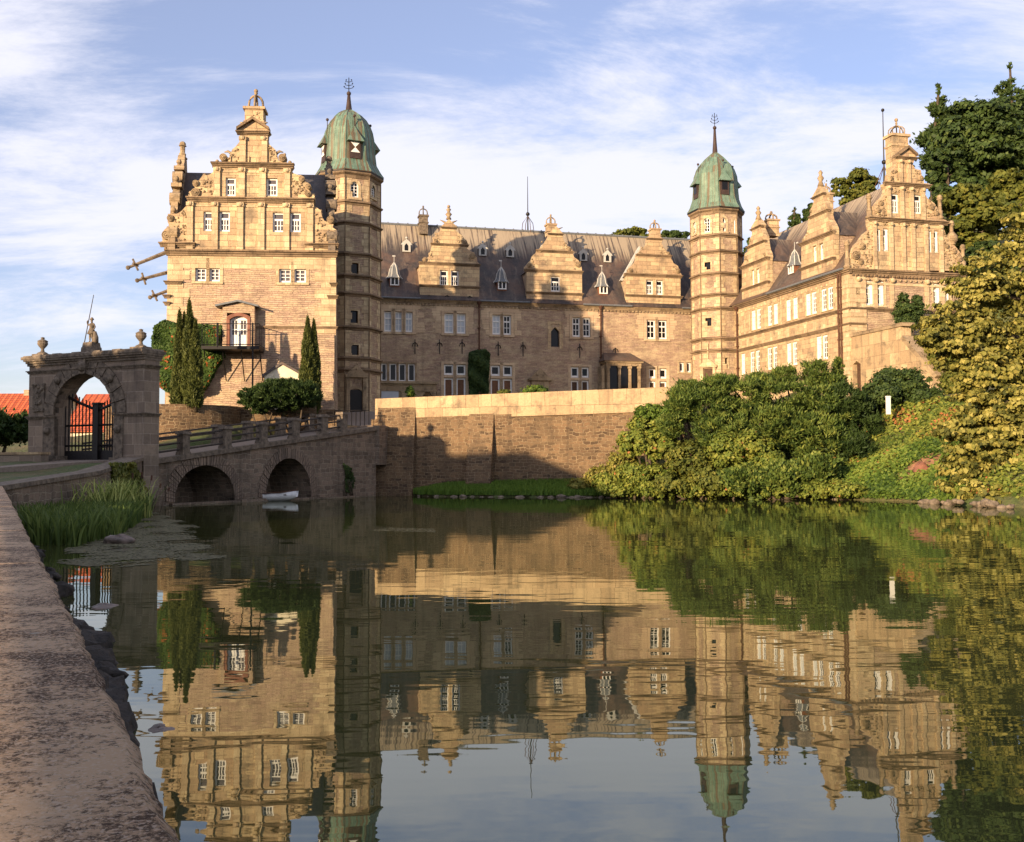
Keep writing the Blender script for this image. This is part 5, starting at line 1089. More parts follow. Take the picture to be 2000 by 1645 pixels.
# ------------------------------------------------------------------ bridge
B0 = Vector((-17.9, 49.2)); B1 = Vector((-9.3, 63.6)); FBR = fr2(B0, B1); LB = (B1-B0).length; BW = 4.4
BR = thing('bridge', 'dark rubble bridge of two arches rising from the gate to the castle', 'bridge', ((B0.x+B1.x)/2, (B0.y+B1.y)/2, 0))
zd0 = FBR.uz(305, 896)[1]; zd1 = FBR.uz(700, 838)[1]; u_d0 = FBR.uz(305, 890)[0]; u_d1 = FBR.uz(700, 838)[0]
kd = (zd1-zd0)/(u_d1-u_d0); deck = lambda u: zd0+kd*(u-u_d0)
def archpts(x0, x1, ytop, n=14):
    a = FBR.uz(x0, 975)[0]; b = FBR.uz(x1, 970)[0]; zt_ = FBR.uz((x0+x1)/2, ytop)[1]; m = (a+b)/2; r = (b-a)/2
    return [(m+r*math.cos(math.pi*k/n), .12+(zt_-.12)*math.sin(math.pi*k/n)**.9) for k in range(n+1)], a, b, zt_
A1, a1, b1, t1 = archpts(340, 458, 909); A2, a2, b2, t2 = archpts(518, 607, 895)
ou = [(-1.5, -1.5)]
ou = [(-1.2, -1.2), (a1, -1.2)] + A1[::-1] + [(b1, -1.2), (a2, -1.2)] + A2[::-1] + [(b2, -1.2), (LB+1, -1.2), (LB+1, deck(LB+1)-.25), (-1.2, deck(-1.2)-.25)]
MB().prism(FBR, ou, [], -BW, 0).build('body', M['bridge'], BR)
vo = MB()
for A in (A1, A2):
    m = ((A[0][0]+A[-1][0])/2, 0); vo = MB()
    for i in range(len(A)-1):
        p0, p1 = A[i], A[i+1]; e = .62
        d0 = Vector((p0[0]-m[0], (p0[1]+.2))).normalized()*e; d1 = Vector((p1[0]-m[0], (p1[1]+.2))).normalized()*e
        for q in range(3):
            t0, t1_ = q/3+.03, (q+1)/3-.03; L0 = lambda t: (p0[0]+(p1[0]-p0[0])*t, p0[1]+(p1[1]-p0[1])*t); O0 = lambda t: (p0[0]+d0.x+(p1[0]+d1.x-p0[0]-d0.x)*t, p0[1]+d0.y+(p1[1]+d1.y-p0[1]-d0.y)*t)
            k = random.uniform(.85, 1.1); i0, i1 = L0(t0), L0(t1_); o0, o1_ = O0(t0), O0(t1_)
            o0 = (i0[0]+(o0[0]-i0[0])*k, i0[1]+(o0[1]-i0[1])*k); o1_ = (i1[0]+(o1_[0]-i1[0])*k, i1[1]+(o1_[1]-i1[1])*k)
            vo.prism(FBR, [i0, o0, o1_, i1], [], -.3, random.uniform(.03, .08))
    vo.build('arch_ring', M['voussoir'], BR)
# back walls inside the arches
MB().box(FBR, a1-1, b2+1, -BW*.8, -BW*.8+.3, -1.2, max(t1, t2)).build('arch_back', M['bridge'], BR)
MB().prism(FBR, [(-1.2, deck(-1.2)-.25), (LB+1, deck(LB+1)-.25), (LB+1, deck(LB+1)), (-1.2, deck(-1.2))], [], -.35, .16).build('kerb', M['gtrim'], BR)
MB().prism(FBR, [(-1.2, deck(-1.2)-.25), (LB+1, deck(LB+1)-.25), (LB+1, deck(LB+1)), (-1.2, deck(-1.2))], [], -BW-.16, -BW+.35).build('kerb', M['gtrim'], BR)
MB().prism(FBR, [(-1.6, deck(-1.6)-.24), (LB+4, deck(LB+4)-.24), (LB+4, deck(LB+4)-.06), (-1.6, deck(-1.6)-.06)], [], -BW+.351, -.351).build('deck', M['road'], BR)
# footing ledges at the waterline
ft = MB().box(FBR, a1-.3, b1+.2, -.2, .25, -1, .1).box(FBR, b1+.21, a2-.1, -.1, .35, -1, .16).box(FBR, a2+.4, LB-1, -.1, .22, -1, .09); ft.build('footing', M['bridge'], BR)
# parapet posts and rails
def post(F, u, w, z, h=1.15, s=.23):
    mb = MB().box(F, u-s*1.25, u+s*1.25, w-s*1.25, w+s*1.25, z-.1, z+.16, .03); mb.box(F, u-s, u+s, w-s, w+s, z+.161, z+h-.16); mb.box(F, u-s*1.3, u+s*1.3, w-s*1.3, w+s*1.3, z+h-.159, z+h, .03)
    return mb.build('post', M['gtrim'], BR)
pu = [FBR.uz(x, y)[0] for x, y in ((362, 880), (444, 870), (515, 858), (578, 849), (634, 840), (672, 832))]
pf = [FBR.shift(-BW+.15).uz(x, y)[0] for x, y in ((425, 850), (484, 840), (548, 830), (604, 822))]
for u in pu: post(FBR, u, -.15, deck(u)-.02, 1.2)
for u in pf: post(FBR, u, -BW+.15, deck(u)-.02, 1.1)
def rails(us, w, hs):
    for i in range(len(us)-1):
        for h in hs: MB().tube([FBR.pt(us[i], w, deck(us[i])+h+random.uniform(-.02, .02)), FBR.pt(us[i+1], w, deck(us[i+1])+h)], .055, 6).build('rail', M['rail'], BR)
rails([-.6]+pu, -.15, (.28, .62, .98)); rails([-.6]+pf, -BW+.15, (.3, .62, .95))

# ------------------------------------------------------------------ left moat wall (coping climbs to the gate)
LWv = [(-16.5, 32.0), (-16.6, 40), (-17.0, 45.6), (-18.2, 49.6)]
LZ = [1.33, 1.78, 2.35, 2.45]
MW = thing('moat_wall', 'dark low moat wall whose pale coping climbs from the near corner to the gate', 'wall', (-16.6, 40, 0))
wb = MB(); cb = MB()
for i in range(len(LWv)-1):
    p0, p1 = Vector(LWv[i]), Vector(LWv[i+1]); dn = (p1-p0).normalized(); nn = Vector((-dn.y, dn.x))*.75
    z0, z1_ = LZ[i], LZ[i+1]
    q = [p0, p1, p1+nn, p0+nn]; zz = [z0, z1_, z1_, z0]
    wb.add([(v.x, v.y, -1.2) for v in q]+[(v.x, v.y, z-.16) for v, z in zip(q, zz)], [(0, 3, 2, 1), (4, 5, 6, 7), (0, 1, 5, 4), (1, 2, 6, 5), (2, 3, 7, 6), (3, 0, 4, 7)])
    e = -Vector((-dn.y, dn.x))*.08; q = [p0+e, p1+e, p1+nn-e, p0+nn-e]
    cb.add([(v.x, v.y, z-.158) for v, z in zip(q, zz)]+[(v.x, v.y, z) for v, z in zip(q, zz)], [(0, 3, 2, 1), (4, 5, 6, 7), (0, 1, 5, 4), (1, 2, 6, 5), (2, 3, 7, 6), (3, 0, 4, 7)])
wb.build('wall', M['bridge'], MW); cb.build('coping', M['gtrim'], MW)

# ------------------------------------------------------------------ near parapet wall
dW = Vector((-.519, 1)).normalized(); nW = Vector((dW.y, -dW.x))   # nW points to the water
PT = 1.9-.574; OFF = .287*dW.y+.026
NP = thing('parapet_wall', 'broad lichen-speckled red sandstone wall top running along the near left edge of the pond', 'wall', (-3, 6, 0))
def wp(s, o): v = dW*s + nW*o; return (v.x, v.y)
s_ = -3.0; k = 0; cuts = [-3, 6.72, 10.3, 13.6, 16.8, 20.2, 23.5, 26.8, 30.1, 33.3, 36.3]
WID = 2.4
for i in range(len(cuts)-1):
    a, b = cuts[i]+.003, cuts[i+1]-.003; NS = max(6, int((b-a)/(.05 if i == 0 else .12))) if i < 4 else 8; mb = MB(); rows = []
    for j in range(NS+1):
        s = a+(b-a)*j/NS; jk = (jk*.6+random.gauss(0, .006)) if j else 0.0; jj = jk+.006+random.uniform(-.003, .003)
        tz = PT + random.uniform(-.002, .002)
        rows.append([(*wp(s, OFF+.005), PT-.2), (*wp(s, OFF+jj), tz-.03), (*wp(s, OFF-.03+jj), tz)] + [(*wp(s, OFF-.03-WID*(t+1)/8), PT+random.uniform(-.004, .004)) for t in range(8)] + [(*wp(s, OFF-WID-.03), PT-.2)])
    m = len(rows[0]); vs = [v for r in rows for v in r]; fs = []
    for j in range(NS):
        for t in range(m-1): fs.append((j*m+t, (j+1)*m+t, (j+1)*m+t+1, j*m+t+1))
    fs += [tuple(range(m)), tuple(range(NS*m, NS*m+m))[::-1]]
    MB().add(vs, fs).build('coping_slab', M['parapet'], NP, True)
mb = MB(); 
for o0, o1, z0, z1_ in ((OFF-.03, OFF-WID+.05, -1.2, PT-.19),):
    q = [wp(-3, o0), wp(36.5, o0), wp(36.5, o1), wp(-3, o1)]; mb.add([(*v, z0) for v in q]+[(*v, z1_) for v in q], [(0, 3, 2, 1), (4, 5, 6, 7), (0, 1, 5, 4), (1, 2, 6, 5), (2, 3, 7, 6), (3, 0, 4, 7)])
mb.build('wall_core', M['bridge'], NP)
# tumbled footing stones along the waterline
FOOT = []
def stone_obj(name, c, r, label, cat, mat, group=None, sz=(1, 1, .6), seed=0, parent=None, rough=.05):
    rr = np.random.default_rng(seed); vs = []; fs = []; n = 16; m = 10; nzr = rr.normal(0, 1, (m+1, n))*rough
    ph = rr.uniform(0, 6, 6)
    for i in range(m+1):
        for j in range(n):
            t = math.pi*i/m; a = 6.2832*j/n
            k = 1+.12*math.sin(2*a+ph[0])+.10*math.sin(3*a+ph[1]+2*t)+.08*math.sin(4*t+ph[2]+a)+nzr[i, j]
            vs.append((c[0]+r*sz[0]*k*math.sin(t)*math.cos(a), c[1]+r*sz[1]*k*math.sin(t)*math.sin(a), c[2]-r*sz[2]*k*math.cos(t)))
    fs = [(i*n+j, i*n+(j+1) % n, (i+1)*n+(j+1) % n, (i+1)*n+j) for i in range(m) for j in range(n)]
    o = mkobj(name, np.array(vs), fs, mat, parent, True)
    return o
rs2 = np.random.default_rng(11); SS = np.arange(2.2, 36, .11); CC = np.linspace(0, 1, 11); kn = rs2.normal(0, 1, (len(SS)+8, 14))
def smooth2(a_):
    return (a_[:-1]+a_[1:])/2
k1 = rs2.normal(0, 1, (len(SS), 11)); k2 = np.repeat(np.repeat(rs2.normal(0, 1, (len(SS)//3+2, 5)), 3, 0), 3, 1)[:len(SS), :11]; k3 = np.repeat(rs2.normal(0, 1, len(SS)//6+2), 6)[:len(SS)]
VV = []
for i, s in enumerate(SS):
    e = (.50+.42*min(1, max(0, (s-5.2)/2.2)))*(1+.10*k3[i])*(1 if s < 14 else .8)
    for j, c_ in enumerate(CC):
        o = OFF-.06+e*c_+.03*k1[i, j]; z = .20*(1-c_**1.6)+.05*k2[i, j]*(1-c_*.5)+.02*k1[i, j]-.16*(c_ > .85)
        x, y = wp(s+.03*k1[i, j], o); VV.append((x, y, z))
nI = len(SS); FF = [(i*11+j, i*11+j+1, (i+1)*11+j+1, (i+1)*11+j) for i in range(nI-1) for j in range(10)]
mkobj('rubble_footing', np.array(VV), FF, M['rockd'], NP)
for i in range(50):
    s = 9.5+i*.5+random.uniform(-.2, .2); ro = random.uniform(.10, .2); x, y = wp(s, OFF+random.uniform(.1, .65)); o_ = stone_obj('footing_stone', (x, y, random.uniform(.0, .06)), ro, None, None, M['rockd'], None, (random.uniform(.8, 1.4), random.uniform(.8, 1.4), random.uniform(.45, .8)), i, NP, .08)
for (px, py, rr, lab) in ((312, 1422, .14, 'smooth pale boulder breaking the water closest to the camera'), (205, 1185, .22, 'pale flat boulder in the water between parapet and floating weed')):
    c = atz(px, py, 0); o = stone_obj('boulder', (c.x, c.y, -.03), rr, None, None, M['rock'], None, (1, 1.25, .28), px); tag(o, lab, 'boulder')
c = atz(232, 1058, .05); tag(stone_obj('stone_block', (c.x, c.y, .06), .3, None, None, M['rock'], None, (1.2, .7, .5), 5), 'small grey stone lying at the foot of the reeds by the wall', 'stone')

# ------------------------------------------------------------------ gate
FG = Fr((-17.3, 46.9), -25.0)
uG0 = FG.uz(56, 800)[0]; GT = thing('gatehouse', 'dark stone gate arch with urns on top, at the near end of the bridge', 'gate', FG.pt(uG0/2, -1, 2.0))
zG1 = FG.uz(*zg(1240, 490))[1]; zGb = .4; 
# dims from the near right corner
zcor = FG.uz(*zg(1240, 492))[1]
ao = rect(FG, zg, 385, 780, 935, 1500); 
a0 = FG.uz(*zg(385, 1200))[0]; a1g = FG.uz(*zg(962, 1200))[0]; zsp = FG.uz(*zg(1000, 1085))[1]; um = (a0+a1g)/2; rad = (a1g-a0)/2
zap = zsp+rad*1.0
arcp = [(um+rad*math.cos(math.pi*k/16), zsp+rad*math.sin(math.pi*k/16)) for k in range(17)]
body = [(uG0, zGb), (a0, zGb)]+arcp[::-1]+[(a1g, zGb), (0, zGb), (0, zcor-.3), (uG0, zcor-.3)]
GD = .95
MB().prism(FG, body, [], -GD, 0).build('body', M['gate'], GT)
tg = MB(); cornice(tg, FG, uG0-.05, .05, zcor, .32, .26); tg.box(FG, uG0-.27, .12, -GD-.28, .3, zcor+.001, zcor+.14)
Fgs = FG.side(0); cornice(tg, Fgs, -.05, GD+.1, zcor-.003, .32, .1)
zs2 = FG.uz(*zg(700, 650))[1]; zs2 = FG.uz(*zg(1240, 605))[1]; cornice(tg, FG, uG0-.05, .02, zs2, .16, .12); cornice(tg, Fgs, -.05, GD, zs2-.002, .16, .16)
cornice(tg, FG, uG0-.05, a0+.0, zsp, .16, .13); cornice(tg, FG, a1g, .05, zsp, .16, .13); cornice(tg, Fgs, -.05, GD, zsp-.002, .16, .13)
n = 13
for i in range(n):
    t0, t1_ = math.pi*i/n+.012, math.pi*(i+1)/n-.012; e = .78
    pp = [(um+q*math.cos(t), zsp+.003+q*math.sin(t)) for q, t in ((rad, t0), (rad+e, t0), (rad+e, t1_), (rad, t1_))]; tg.prism(FG, pp, [], -.2, .07)
    pp = [(um+q*math.cos(t), zsp+.003+q*math.sin(t)) for q, t in ((rad-.0, t0), (rad+.18, t0), (rad+.18, t1_), (rad-.0, t1_))]; tg.prism(FG, pp, [], -.1, .15)
for s0, s1 in ((a0-.78, a0), (a1g, a1g+.6)): tg.box(FG, s0, s1, -.2, .06, zGb, zsp-.165)
for u_, z_ in ((a0-.45, zsp-.75), (a1g+.3, zsp-.75), (um-rad*.72-.3, zsp+rad*.72+.3), (um+rad*.75+.3, zsp+rad*.72+.25)): tg.ball(FG.pt(u_, .1, z_), .2, 8)
ks = FG.pt(um, .12, zap+.35); tg.ball(ks, .28, 8); tg.box(FG, um-.22, um+.22, 0, .2, zap, zap+.75)
tg.build('mouldings', M['gtrim'], GT)
rl2 = MB(); ra_ = rect(FG, zg, 180, 795, 292, 1065); rl2.box(FG, ra_[0], ra_[2], 0, .08, ra_[1], ra_[3])
bosses(rl2, FG, hole(ra_), 22, (.1, .22), .08); rl2.build('coat_of_arms', M['gtrim'], GT)
rfb = MB()
for k in range(12): a = uG0-.22+(.3-uG0)*k/12; rfb.box(FG, a+.02, a+(.3-uG0)/12-.02, -GD-.25, .27, zcor+.141, zcor+.2+.03*(k % 2), .05)
rfb.build('capstones', M['gtrim'], GT)
# iron gate leaves
def leaf_gate(u0, u1, hs):
    mb = MB(); zb0 = 2.0; n = 9; w = -GD*.62
    for i in range(n+1):
        t = i/n; u = u0+(u1-u0)*t; ht = hs(t); mb.tube([FG.pt(u, w, zb0), FG.pt(u, w, ht+(.28 if 0 < i < n else 0))], .035, 4)
    for z in (zb0+.05, zb0+1.0, zb0+2.0): mb.tube([FG.pt(u0, w, z), FG.pt(u1, w, z)], .05, 4)
    mb.tube([FG.pt(u0+(u1-u0)*t, w, hs(t)) for t in (0, .25, .5, .75, 1)], .075, 5); mb.box(FG, min(u0, u1), max(u0, u1), w-.03, w+.03, zb0, zb0+.75)
    mb.build('gate_leaf', M['iron'], GT)
w = -GD*.62; Fw = FG.shift(w)
zl_ = Fw.uz(*zg(560, 905))[1]; zmid = Fw.uz(*zg(780, 1050))[1]; umid = Fw.uz(*zg(803, 1200))[0]
leaf_gate(a0+.05, umid-.1, lambda t: zl_+(zmid-zl_)*(t**.85)); leaf_gate(a1g-.05, umid+.1, lambda t: zl_-.25+(zmid-zl_+.25)*(t**.85))
MB().box(FG, umid-.17, umid+.17, w-.17, w+.17, 1.8, zmid+.25, .02).box(FG, umid-.2, umid+.2, w-.2, w+.2, zmid+.251, zmid+.35).build('gate_post', M['iron'], GT)
ub = MB().box(FG, a0-.001, a0+.25, -GD, 0.03, zGb, 2.5).box(FG, a1g-.3, a1g+.001, -GD, .03, zGb, 2.4); ub.build('guard_stones', M['gtrim'], GT)
# urns
def urn(F, u, w, z, label):
    c = F.pt(u, w, z); o = MB().box(F, u-.42, u+.42, w-.3, w+.3, z, z+.1).lathe(c, [(r_*.62, .0+h_*.56) for r_, h_ in [(.5, .16), (.38, .3), (.16, .42), (.12, .62), (.14, .68), (.34, .95), (.42, 1.12), (.38, 1.3), (.42, 1.36), (.3, 1.45), (.12, 1.55), (.17, 1.68), (.05, 1.74)]], 14).build('urn', M['gtrim'], None, False)
    return tag(o, label, 'urn', 'urns on the gate')
zt_g = zcor+.24
FGm = FG.shift(-GD/2)
urn(FG, FGm.uz(*zg(265, 480))[0], -GD/2, zt_g, 'lidded stone urn on the left end of the gate top')
urn(FG, FGm.uz(*zg(1222, 450))[0], -GD/2, zt_g, 'lidded stone urn on the right end of the gate top, nearest the castle')
# statue
us = FGm.uz(*zg(740, 470))[0]; cS = FG.pt(us, -GD/2, zt_g)
ST = thing('statue', 'stone soldier statue with shield and tall thin spear, on top of the gate', 'statue', cS)
MB().box(FG, us-.38, us+.38, -GD/2-.32, -GD/2+.32, zt_g, zt_g+.26, .02).box(FG, us-.33, us+.33, -GD/2-.28, -GD/2+.28, zt_g+.261, zt_g+.5, .03).build('pedestal', M['gtrim'], ST)
SK = .64
def P3(u, w, z): return cS + FG.d*u*SK + FG.n*w*SK + Vector((0, 0, z*SK+.5))
def skinbody(name, nodes, edges, mat, parent, sub=2):
    me = bpy.data.meshes.new(name); off = root_of(parent).location
    me.from_pydata([tuple(Vector(n_[0])-off) for n_ in nodes], edges, []); o = bpy.data.objects.new(name, me); COL.objects.link(o); 
    sm = o.modifiers.new('s', 'SKIN')
    for i, n_ in enumerate(nodes): me.skin_vertices[0].data[i].radius = (n_[1]*SK, (n_[2] if len(n_) > 2 else n_[1])*SK)
    me.skin_vertices[0].data[0].use_root = True
    ss = o.modifiers.new('b', 'SUBSURF'); ss.levels = sub; ss.render_levels = sub
    dg = bpy.context.evaluated_depsgraph_get(); m2 = bpy.data.meshes.new_from_object(o.evaluated_get(dg)); o.modifiers.clear(); o.data = m2; m2.materials.clear(); m2.materials.append(mat); o.parent = parent
    for f in m2.polygons: f.use_smooth = True
    return o
k = 1.0
nod = [(P3(0, 0, .95), .17, .14), (P3(0, 0, 1.15), .15, .12), (P3(.02, 0, 1.38), .19, .13), (P3(.02, 0, 1.5), .12, .1), (P3(.02, .02, 1.58), .065), (P3(.02, .03, 1.70), .105, .12), (P3(.02, .02, 1.80), .085, .10),
       (P3(-.1, 0, .88), .11), (P3(-.15, .04, .5), .075), (P3(-.16, 0, .1), .05), (P3(-.17, .12, .03), .045),
       (P3(.1, 0, .88), .11), (P3(.13, .12, .5), .08), (P3(.12, 0, .1), .052), (P3(.15, .13, .03), .045),
       (P3(-.18, 0, 1.44), .075), (P3(-.38, .02, 1.36), .06), (P3(-.36, .12, 1.62), .05), (P3(-.24, .16, 1.72), .05),
       (P3(.21, 0, 1.44), .075), (P3(.36, .0, 1.2), .06), (P3(.3, .1, .96), .05), (P3(.22, .14, .92), .045)]
edg = [(0, 1), (1, 2), (2, 3), (3, 4), (4, 5), (5, 6), (0, 7), (7, 8), (8, 9), (9, 10), (0, 11), (11, 12), (12, 13), (13, 14), (2, 15), (15, 16), (16, 17), (17, 18), (2, 19), (19, 20), (20, 21), (21, 22)]
skinbody('body', nod, edg, M['gtrim'], ST)
tu = MB(); c = P3(0, 0, 0); tu.lathe(c, [(r_*SK, h_*SK) for r_, h_ in [(.33, .66), (.30, .8), (.2, 1.02), (.19, 1.08)]], 12); tu.lathe(P3(.02, .01, 0), [(r_*SK, h_*SK) for r_, h_ in [(.16, 1.76), (.15, 1.82), (.08, 1.93), (.02, 1.97)]], 10)
tu.build('tunic_and_helmet', M['gtrim'], ST, True)
sh = MB().tube([P3(.3, -.05, 0), P3(.36, -.05, .4), P3(.32, -.02, .85)], [.17, .14, .07], 10); sh.build('shield', M['gtrim'], ST, True)
x0 = at(*zg(655, 482), cS.y+.2); x1 = at(*zg(762, -70), cS.y+.0)
MB().tube([x0, x1], [.028, .018], 5).build('spear', M['iron'], ST)

# ------------------------------------------------------------------ bastion and low walls under the left wing
BA = thing('bastion', 'round rubble bastion below the left wing, topped by the cypresses and lit by the sun', 'wall', (-22, 66.5, 0))
ztb = at(400, 789, 62).z
prof = [(4.75, -1), (4.6, 2), (4.5, ztb-.1), (4.5, ztb)]
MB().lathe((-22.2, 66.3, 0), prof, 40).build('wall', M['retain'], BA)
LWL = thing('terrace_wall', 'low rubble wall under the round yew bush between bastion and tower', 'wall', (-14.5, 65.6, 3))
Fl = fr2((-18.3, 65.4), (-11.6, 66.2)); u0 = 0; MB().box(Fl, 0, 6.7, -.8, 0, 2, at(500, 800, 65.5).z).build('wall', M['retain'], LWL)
u0 = Fl.shift(.6).uz(556, 800)[0]; u1 = Fl.shift(.6).uz(617, 800)[0]; MB().box(Fl, u0, u1, .002, .6, 2, at(580, 791, 65).z).build('pier', M['retain'], LWL)
# steps and landing near the tower door
LD = thing('landing', 'small stone landing with iron railings in front of the tower door', 'landing', (-10.5, 66, 3))
Fk = fr2((-11.3, 64.9), (-8.8, 64.3)); MB().box(Fk, -.6, 2.8, -3.0, -.1, 2, at(700, 832, 65).z).box(Fk, .2, 1.2, -.1, .5, 1, at(700, 838, 65).z-.3).build('platform', M['bridge'], LD)
ir = MB()
for i in range(9): u = -.4+i*.3; z = at(700, 832, 65).z; ir.tube([Fk.pt(u, -.3, z), Fk.pt(u, -.3, z+1.0)], .025, 4)
ir.tube([Fk.pt(-.4, -.3, z+1.0), Fk.pt(2.0, -.3, z+1.0)], .03, 4); ir.build('railing', M['iron'], LD)
# abutment mass between bridge and retaining wall
AB = thing('abutment', 'shadowed rubble abutment with patches of ivy where the bridge meets the castle', 'wall', (-9.5, 64, 0))
zab = FBR.uz(715, 838)[1]
MB().add([(v[0], v[1], z) for z in (-1, zab) for v in ((-10.3, 62.6), (-9.0, 64.0), (-8.9, 68.0), (-13.5, 68.0), (-12.6, 63.6))], [(0, 4, 3, 2, 1), (5, 6, 7, 8, 9), (0, 1, 6, 5), (1, 2, 7, 6), (2, 3, 8, 7), (3, 4, 9, 8), (4, 0, 5, 9)]).build('mass', M['bridge'], AB)

# ------------------------------------------------------------------ rowing boat
c0 = atz(545, 971, 0); BT = thing('rowing_boat', 'white rowing boat moored under the second bridge arch', 'boat', (c0.x, c0.y-.2, 0))
BY = 56.0; c0.y = BY; BT.location.y = BY; Fb = Fr((at(514, 972, BY).x, BY), 10); Lb = (atz(572, 972, 0)-atz(514, 972, 0)).length*1.0
hull = []; N = 12; 
for i in range(N+1):
    t = i/N; hw = .62*(1-t**3.0)*(.82+.18*min(1, t*4)); zk = -.12+.32*t**4; zt2 = .42+.16*t**2
    hull.append([(t*Lb, -hw, zt2), (t*Lb-.05*t, -hw*.78, .12+.1*t**3), (t*Lb-.12*t, 0, zk), (t*Lb-.05*t, hw*.78, .12+.1*t**3), (t*Lb, hw, zt2), (t*Lb, hw*.86, zt2-.02), (t*Lb-.1*t, hw*.55, .14+.1*t**3), (t*Lb-.14*t, 0, zk+.14), (t*Lb-.1*t, -hw*.55, .14+.1*t**3), (t*Lb, -hw*.86, zt2-.02)])
vs = [Fb.pt(u, w, z) for r in hull for u, w, z in r]; m = 10
fs = [(i*m+j, i*m+(j+1) % m, (i+1)*m+(j+1) % m, (i+1)*m+j) for i in range(N) for j in range(m)]+[tuple(range(m)), tuple(range(N*m, N*m+m))[::-1]]
MB().add(vs, fs).build('hull', M['boatw'], BT, True)
se = MB().box(Fb, Lb*.25, Lb*.34, -.5, .5, .3, .35).box(Fb, Lb*.58, Lb*.66, -.45, .45, .32, .37); se.build('bench', M['wood'], BT)
MB().tube([Fb.pt(0, .6, .44), Fb.pt(Lb*.5, .62, .48), Fb.pt(Lb*.98, .05, .6)], .035, 5).build('rubbing_strake', M['rust'], BT)

# ------------------------------------------------------------------ village houses behind the gate
def house(x0, x1, Y, ridge_y, eave_y, label, timber=None, base=2.2, xref=None, ang=0):
    xr = xref or (x0+x1)/2; a = at(x0, eave_y, Y); b = at(x1, eave_y, Y); zr_ = at(xr, ridge_y, Y+5).z; ze = at(xr, eave_y, Y).z
    F = Fr((a.x, a.y), ang); L_ = b.x-a.x; H_ = thing('village_house', label, 'house', F.pt(L_/2, -5, base))
    MB().box(F, 0, L_, -10, 0, base-1, ze).build('wall', M['plaster'], H_)
    ro = MB().extr(F, -.4, L_+.4, [(.5, ze-.15), (-5, zr_), (-10.5, ze-.15), (-10.5, ze-.3), (-5, zr_-.15), (.5, ze-.3)]).build('roof', M['tiles'], H_)
    MB().add([F.pt(q, w, z) for q in (0, L_) for w, z in ((0, ze-.2), (-5, zr_-.2), (-10, ze-.2))], [(0, 1, 2), (3, 5, 4)]).build('gable', M['plaster'], H_)
    return H_, F, L_, zr_, ze
# left: the roof seen left of the gate; right: the one seen through the arch
Ha, F, L_, zr_, ze = house(-120, 95, 96, 769, 850, 'village house with an orange tiled roof, left of the gate')
MB().box(F, L_*.55, L_*.55+.5, -5.3, -4.7, zr_-.3, zr_+.35).build('chimney', M['field'], Ha)
Hb, F, L_, zr_, ze = house(130, 208, 92, 770, 838, 'village house with an orange tiled roof, framed by the gate arch')
o = MB().tube([F.pt(L_*.85, -5, zr_), F.pt(L_*.85, -5, zr_+.6)], .04, 4).lathe(F.pt(L_*.85, -5, zr_+.6), [(.05, -.3), (.4, -.1), (.45, .3), (.3, .5)], 10); o.build('satellite_dish', M['gtrim'], Hb)
# half-timbered gable to the right
p = at(207, 845, 89); Ft = Fr((p.x, p.y), 0); HT = thing('timbered_house', 'white half-timbered house front just inside the right of the gate arch', 'house', Ft.pt(2, -3, 2))
zt_ = at(215, 772, 89).z; MB().prism(Ft, [(0, 1), (3.4, 1), (3.4, zt_-1.6), (1.7, zt_+.3), (0, zt_-1.6)], [], -6, 0).build('wall', M['white'], HT)
tm = MB()
for u in (0, .7, 1.5, 2.3, 3.2): tm.box(Ft, u, u+.16, .0, .06, 1, zt_-1.65)
for z in (3.2, 4.4, 5.6): tm.box(Ft, 0, 3.4, 0, .055, z, z+.16)
tm.build('timber_frame', M['wood'], HT)
MB().prism(Ft, [(-.3, zt_-1.9), (0, zt_-1.6), (1.7, zt_+.3), (3.4, zt_-1.6), (3.7, zt_-1.9), (1.7, zt_+.6)], [], -6.2, .25).build('roof', M['tiles'], HT)
# picket fence and low white wall beyond the gate
pf_ = thing('picket_fence', 'low white picket fence beyond the gate', 'fence', at(190, 862, 75)); mb = MB(); a = at(130, 866, 75); 
for i in range(40): mb.box(IDF, a.x+i*.14, a.x+i*.14+.07, -75.03, -75, 1.8, 3.4+.1*(i % 2))
mb.build('pickets', M['white'], pf_)
# pale path wall seen left of the gate
p = at(-60, 884, 50); MBs = MB().box(Fr((p.x, p.y), -20), 0, 4.6, -.5, 0, .8, at(20, 884, 49.5).z-.12); o = MBs.build('garden_wall', M['gate'], None); join_into(o, MB().box(Fr((p.x, p.y), -20), -.05, 4.65, -.56, .06, at(20, 884, 49.5).z-.119, at(20, 884, 49.5).z), M['coping']); tag(o, 'low garden wall with a pale top left of the gate', 'wall')

# white marker post on the bank
p = at(1735, 796, 57.5); PO = thing('marker_post', 'short white post standing on the grass bank at the right', 'post', (p.x, p.y, p.z-.3))
MB().box(Fr((p.x, p.y), 10), -.11, .11, -.08, .08, p.z-.4, p.z+.6).box(Fr((p.x, p.y), 10), -.14, .14, -.11, .11, p.z+.601, p.z+.66, .03).build('post', M['white'], PO)
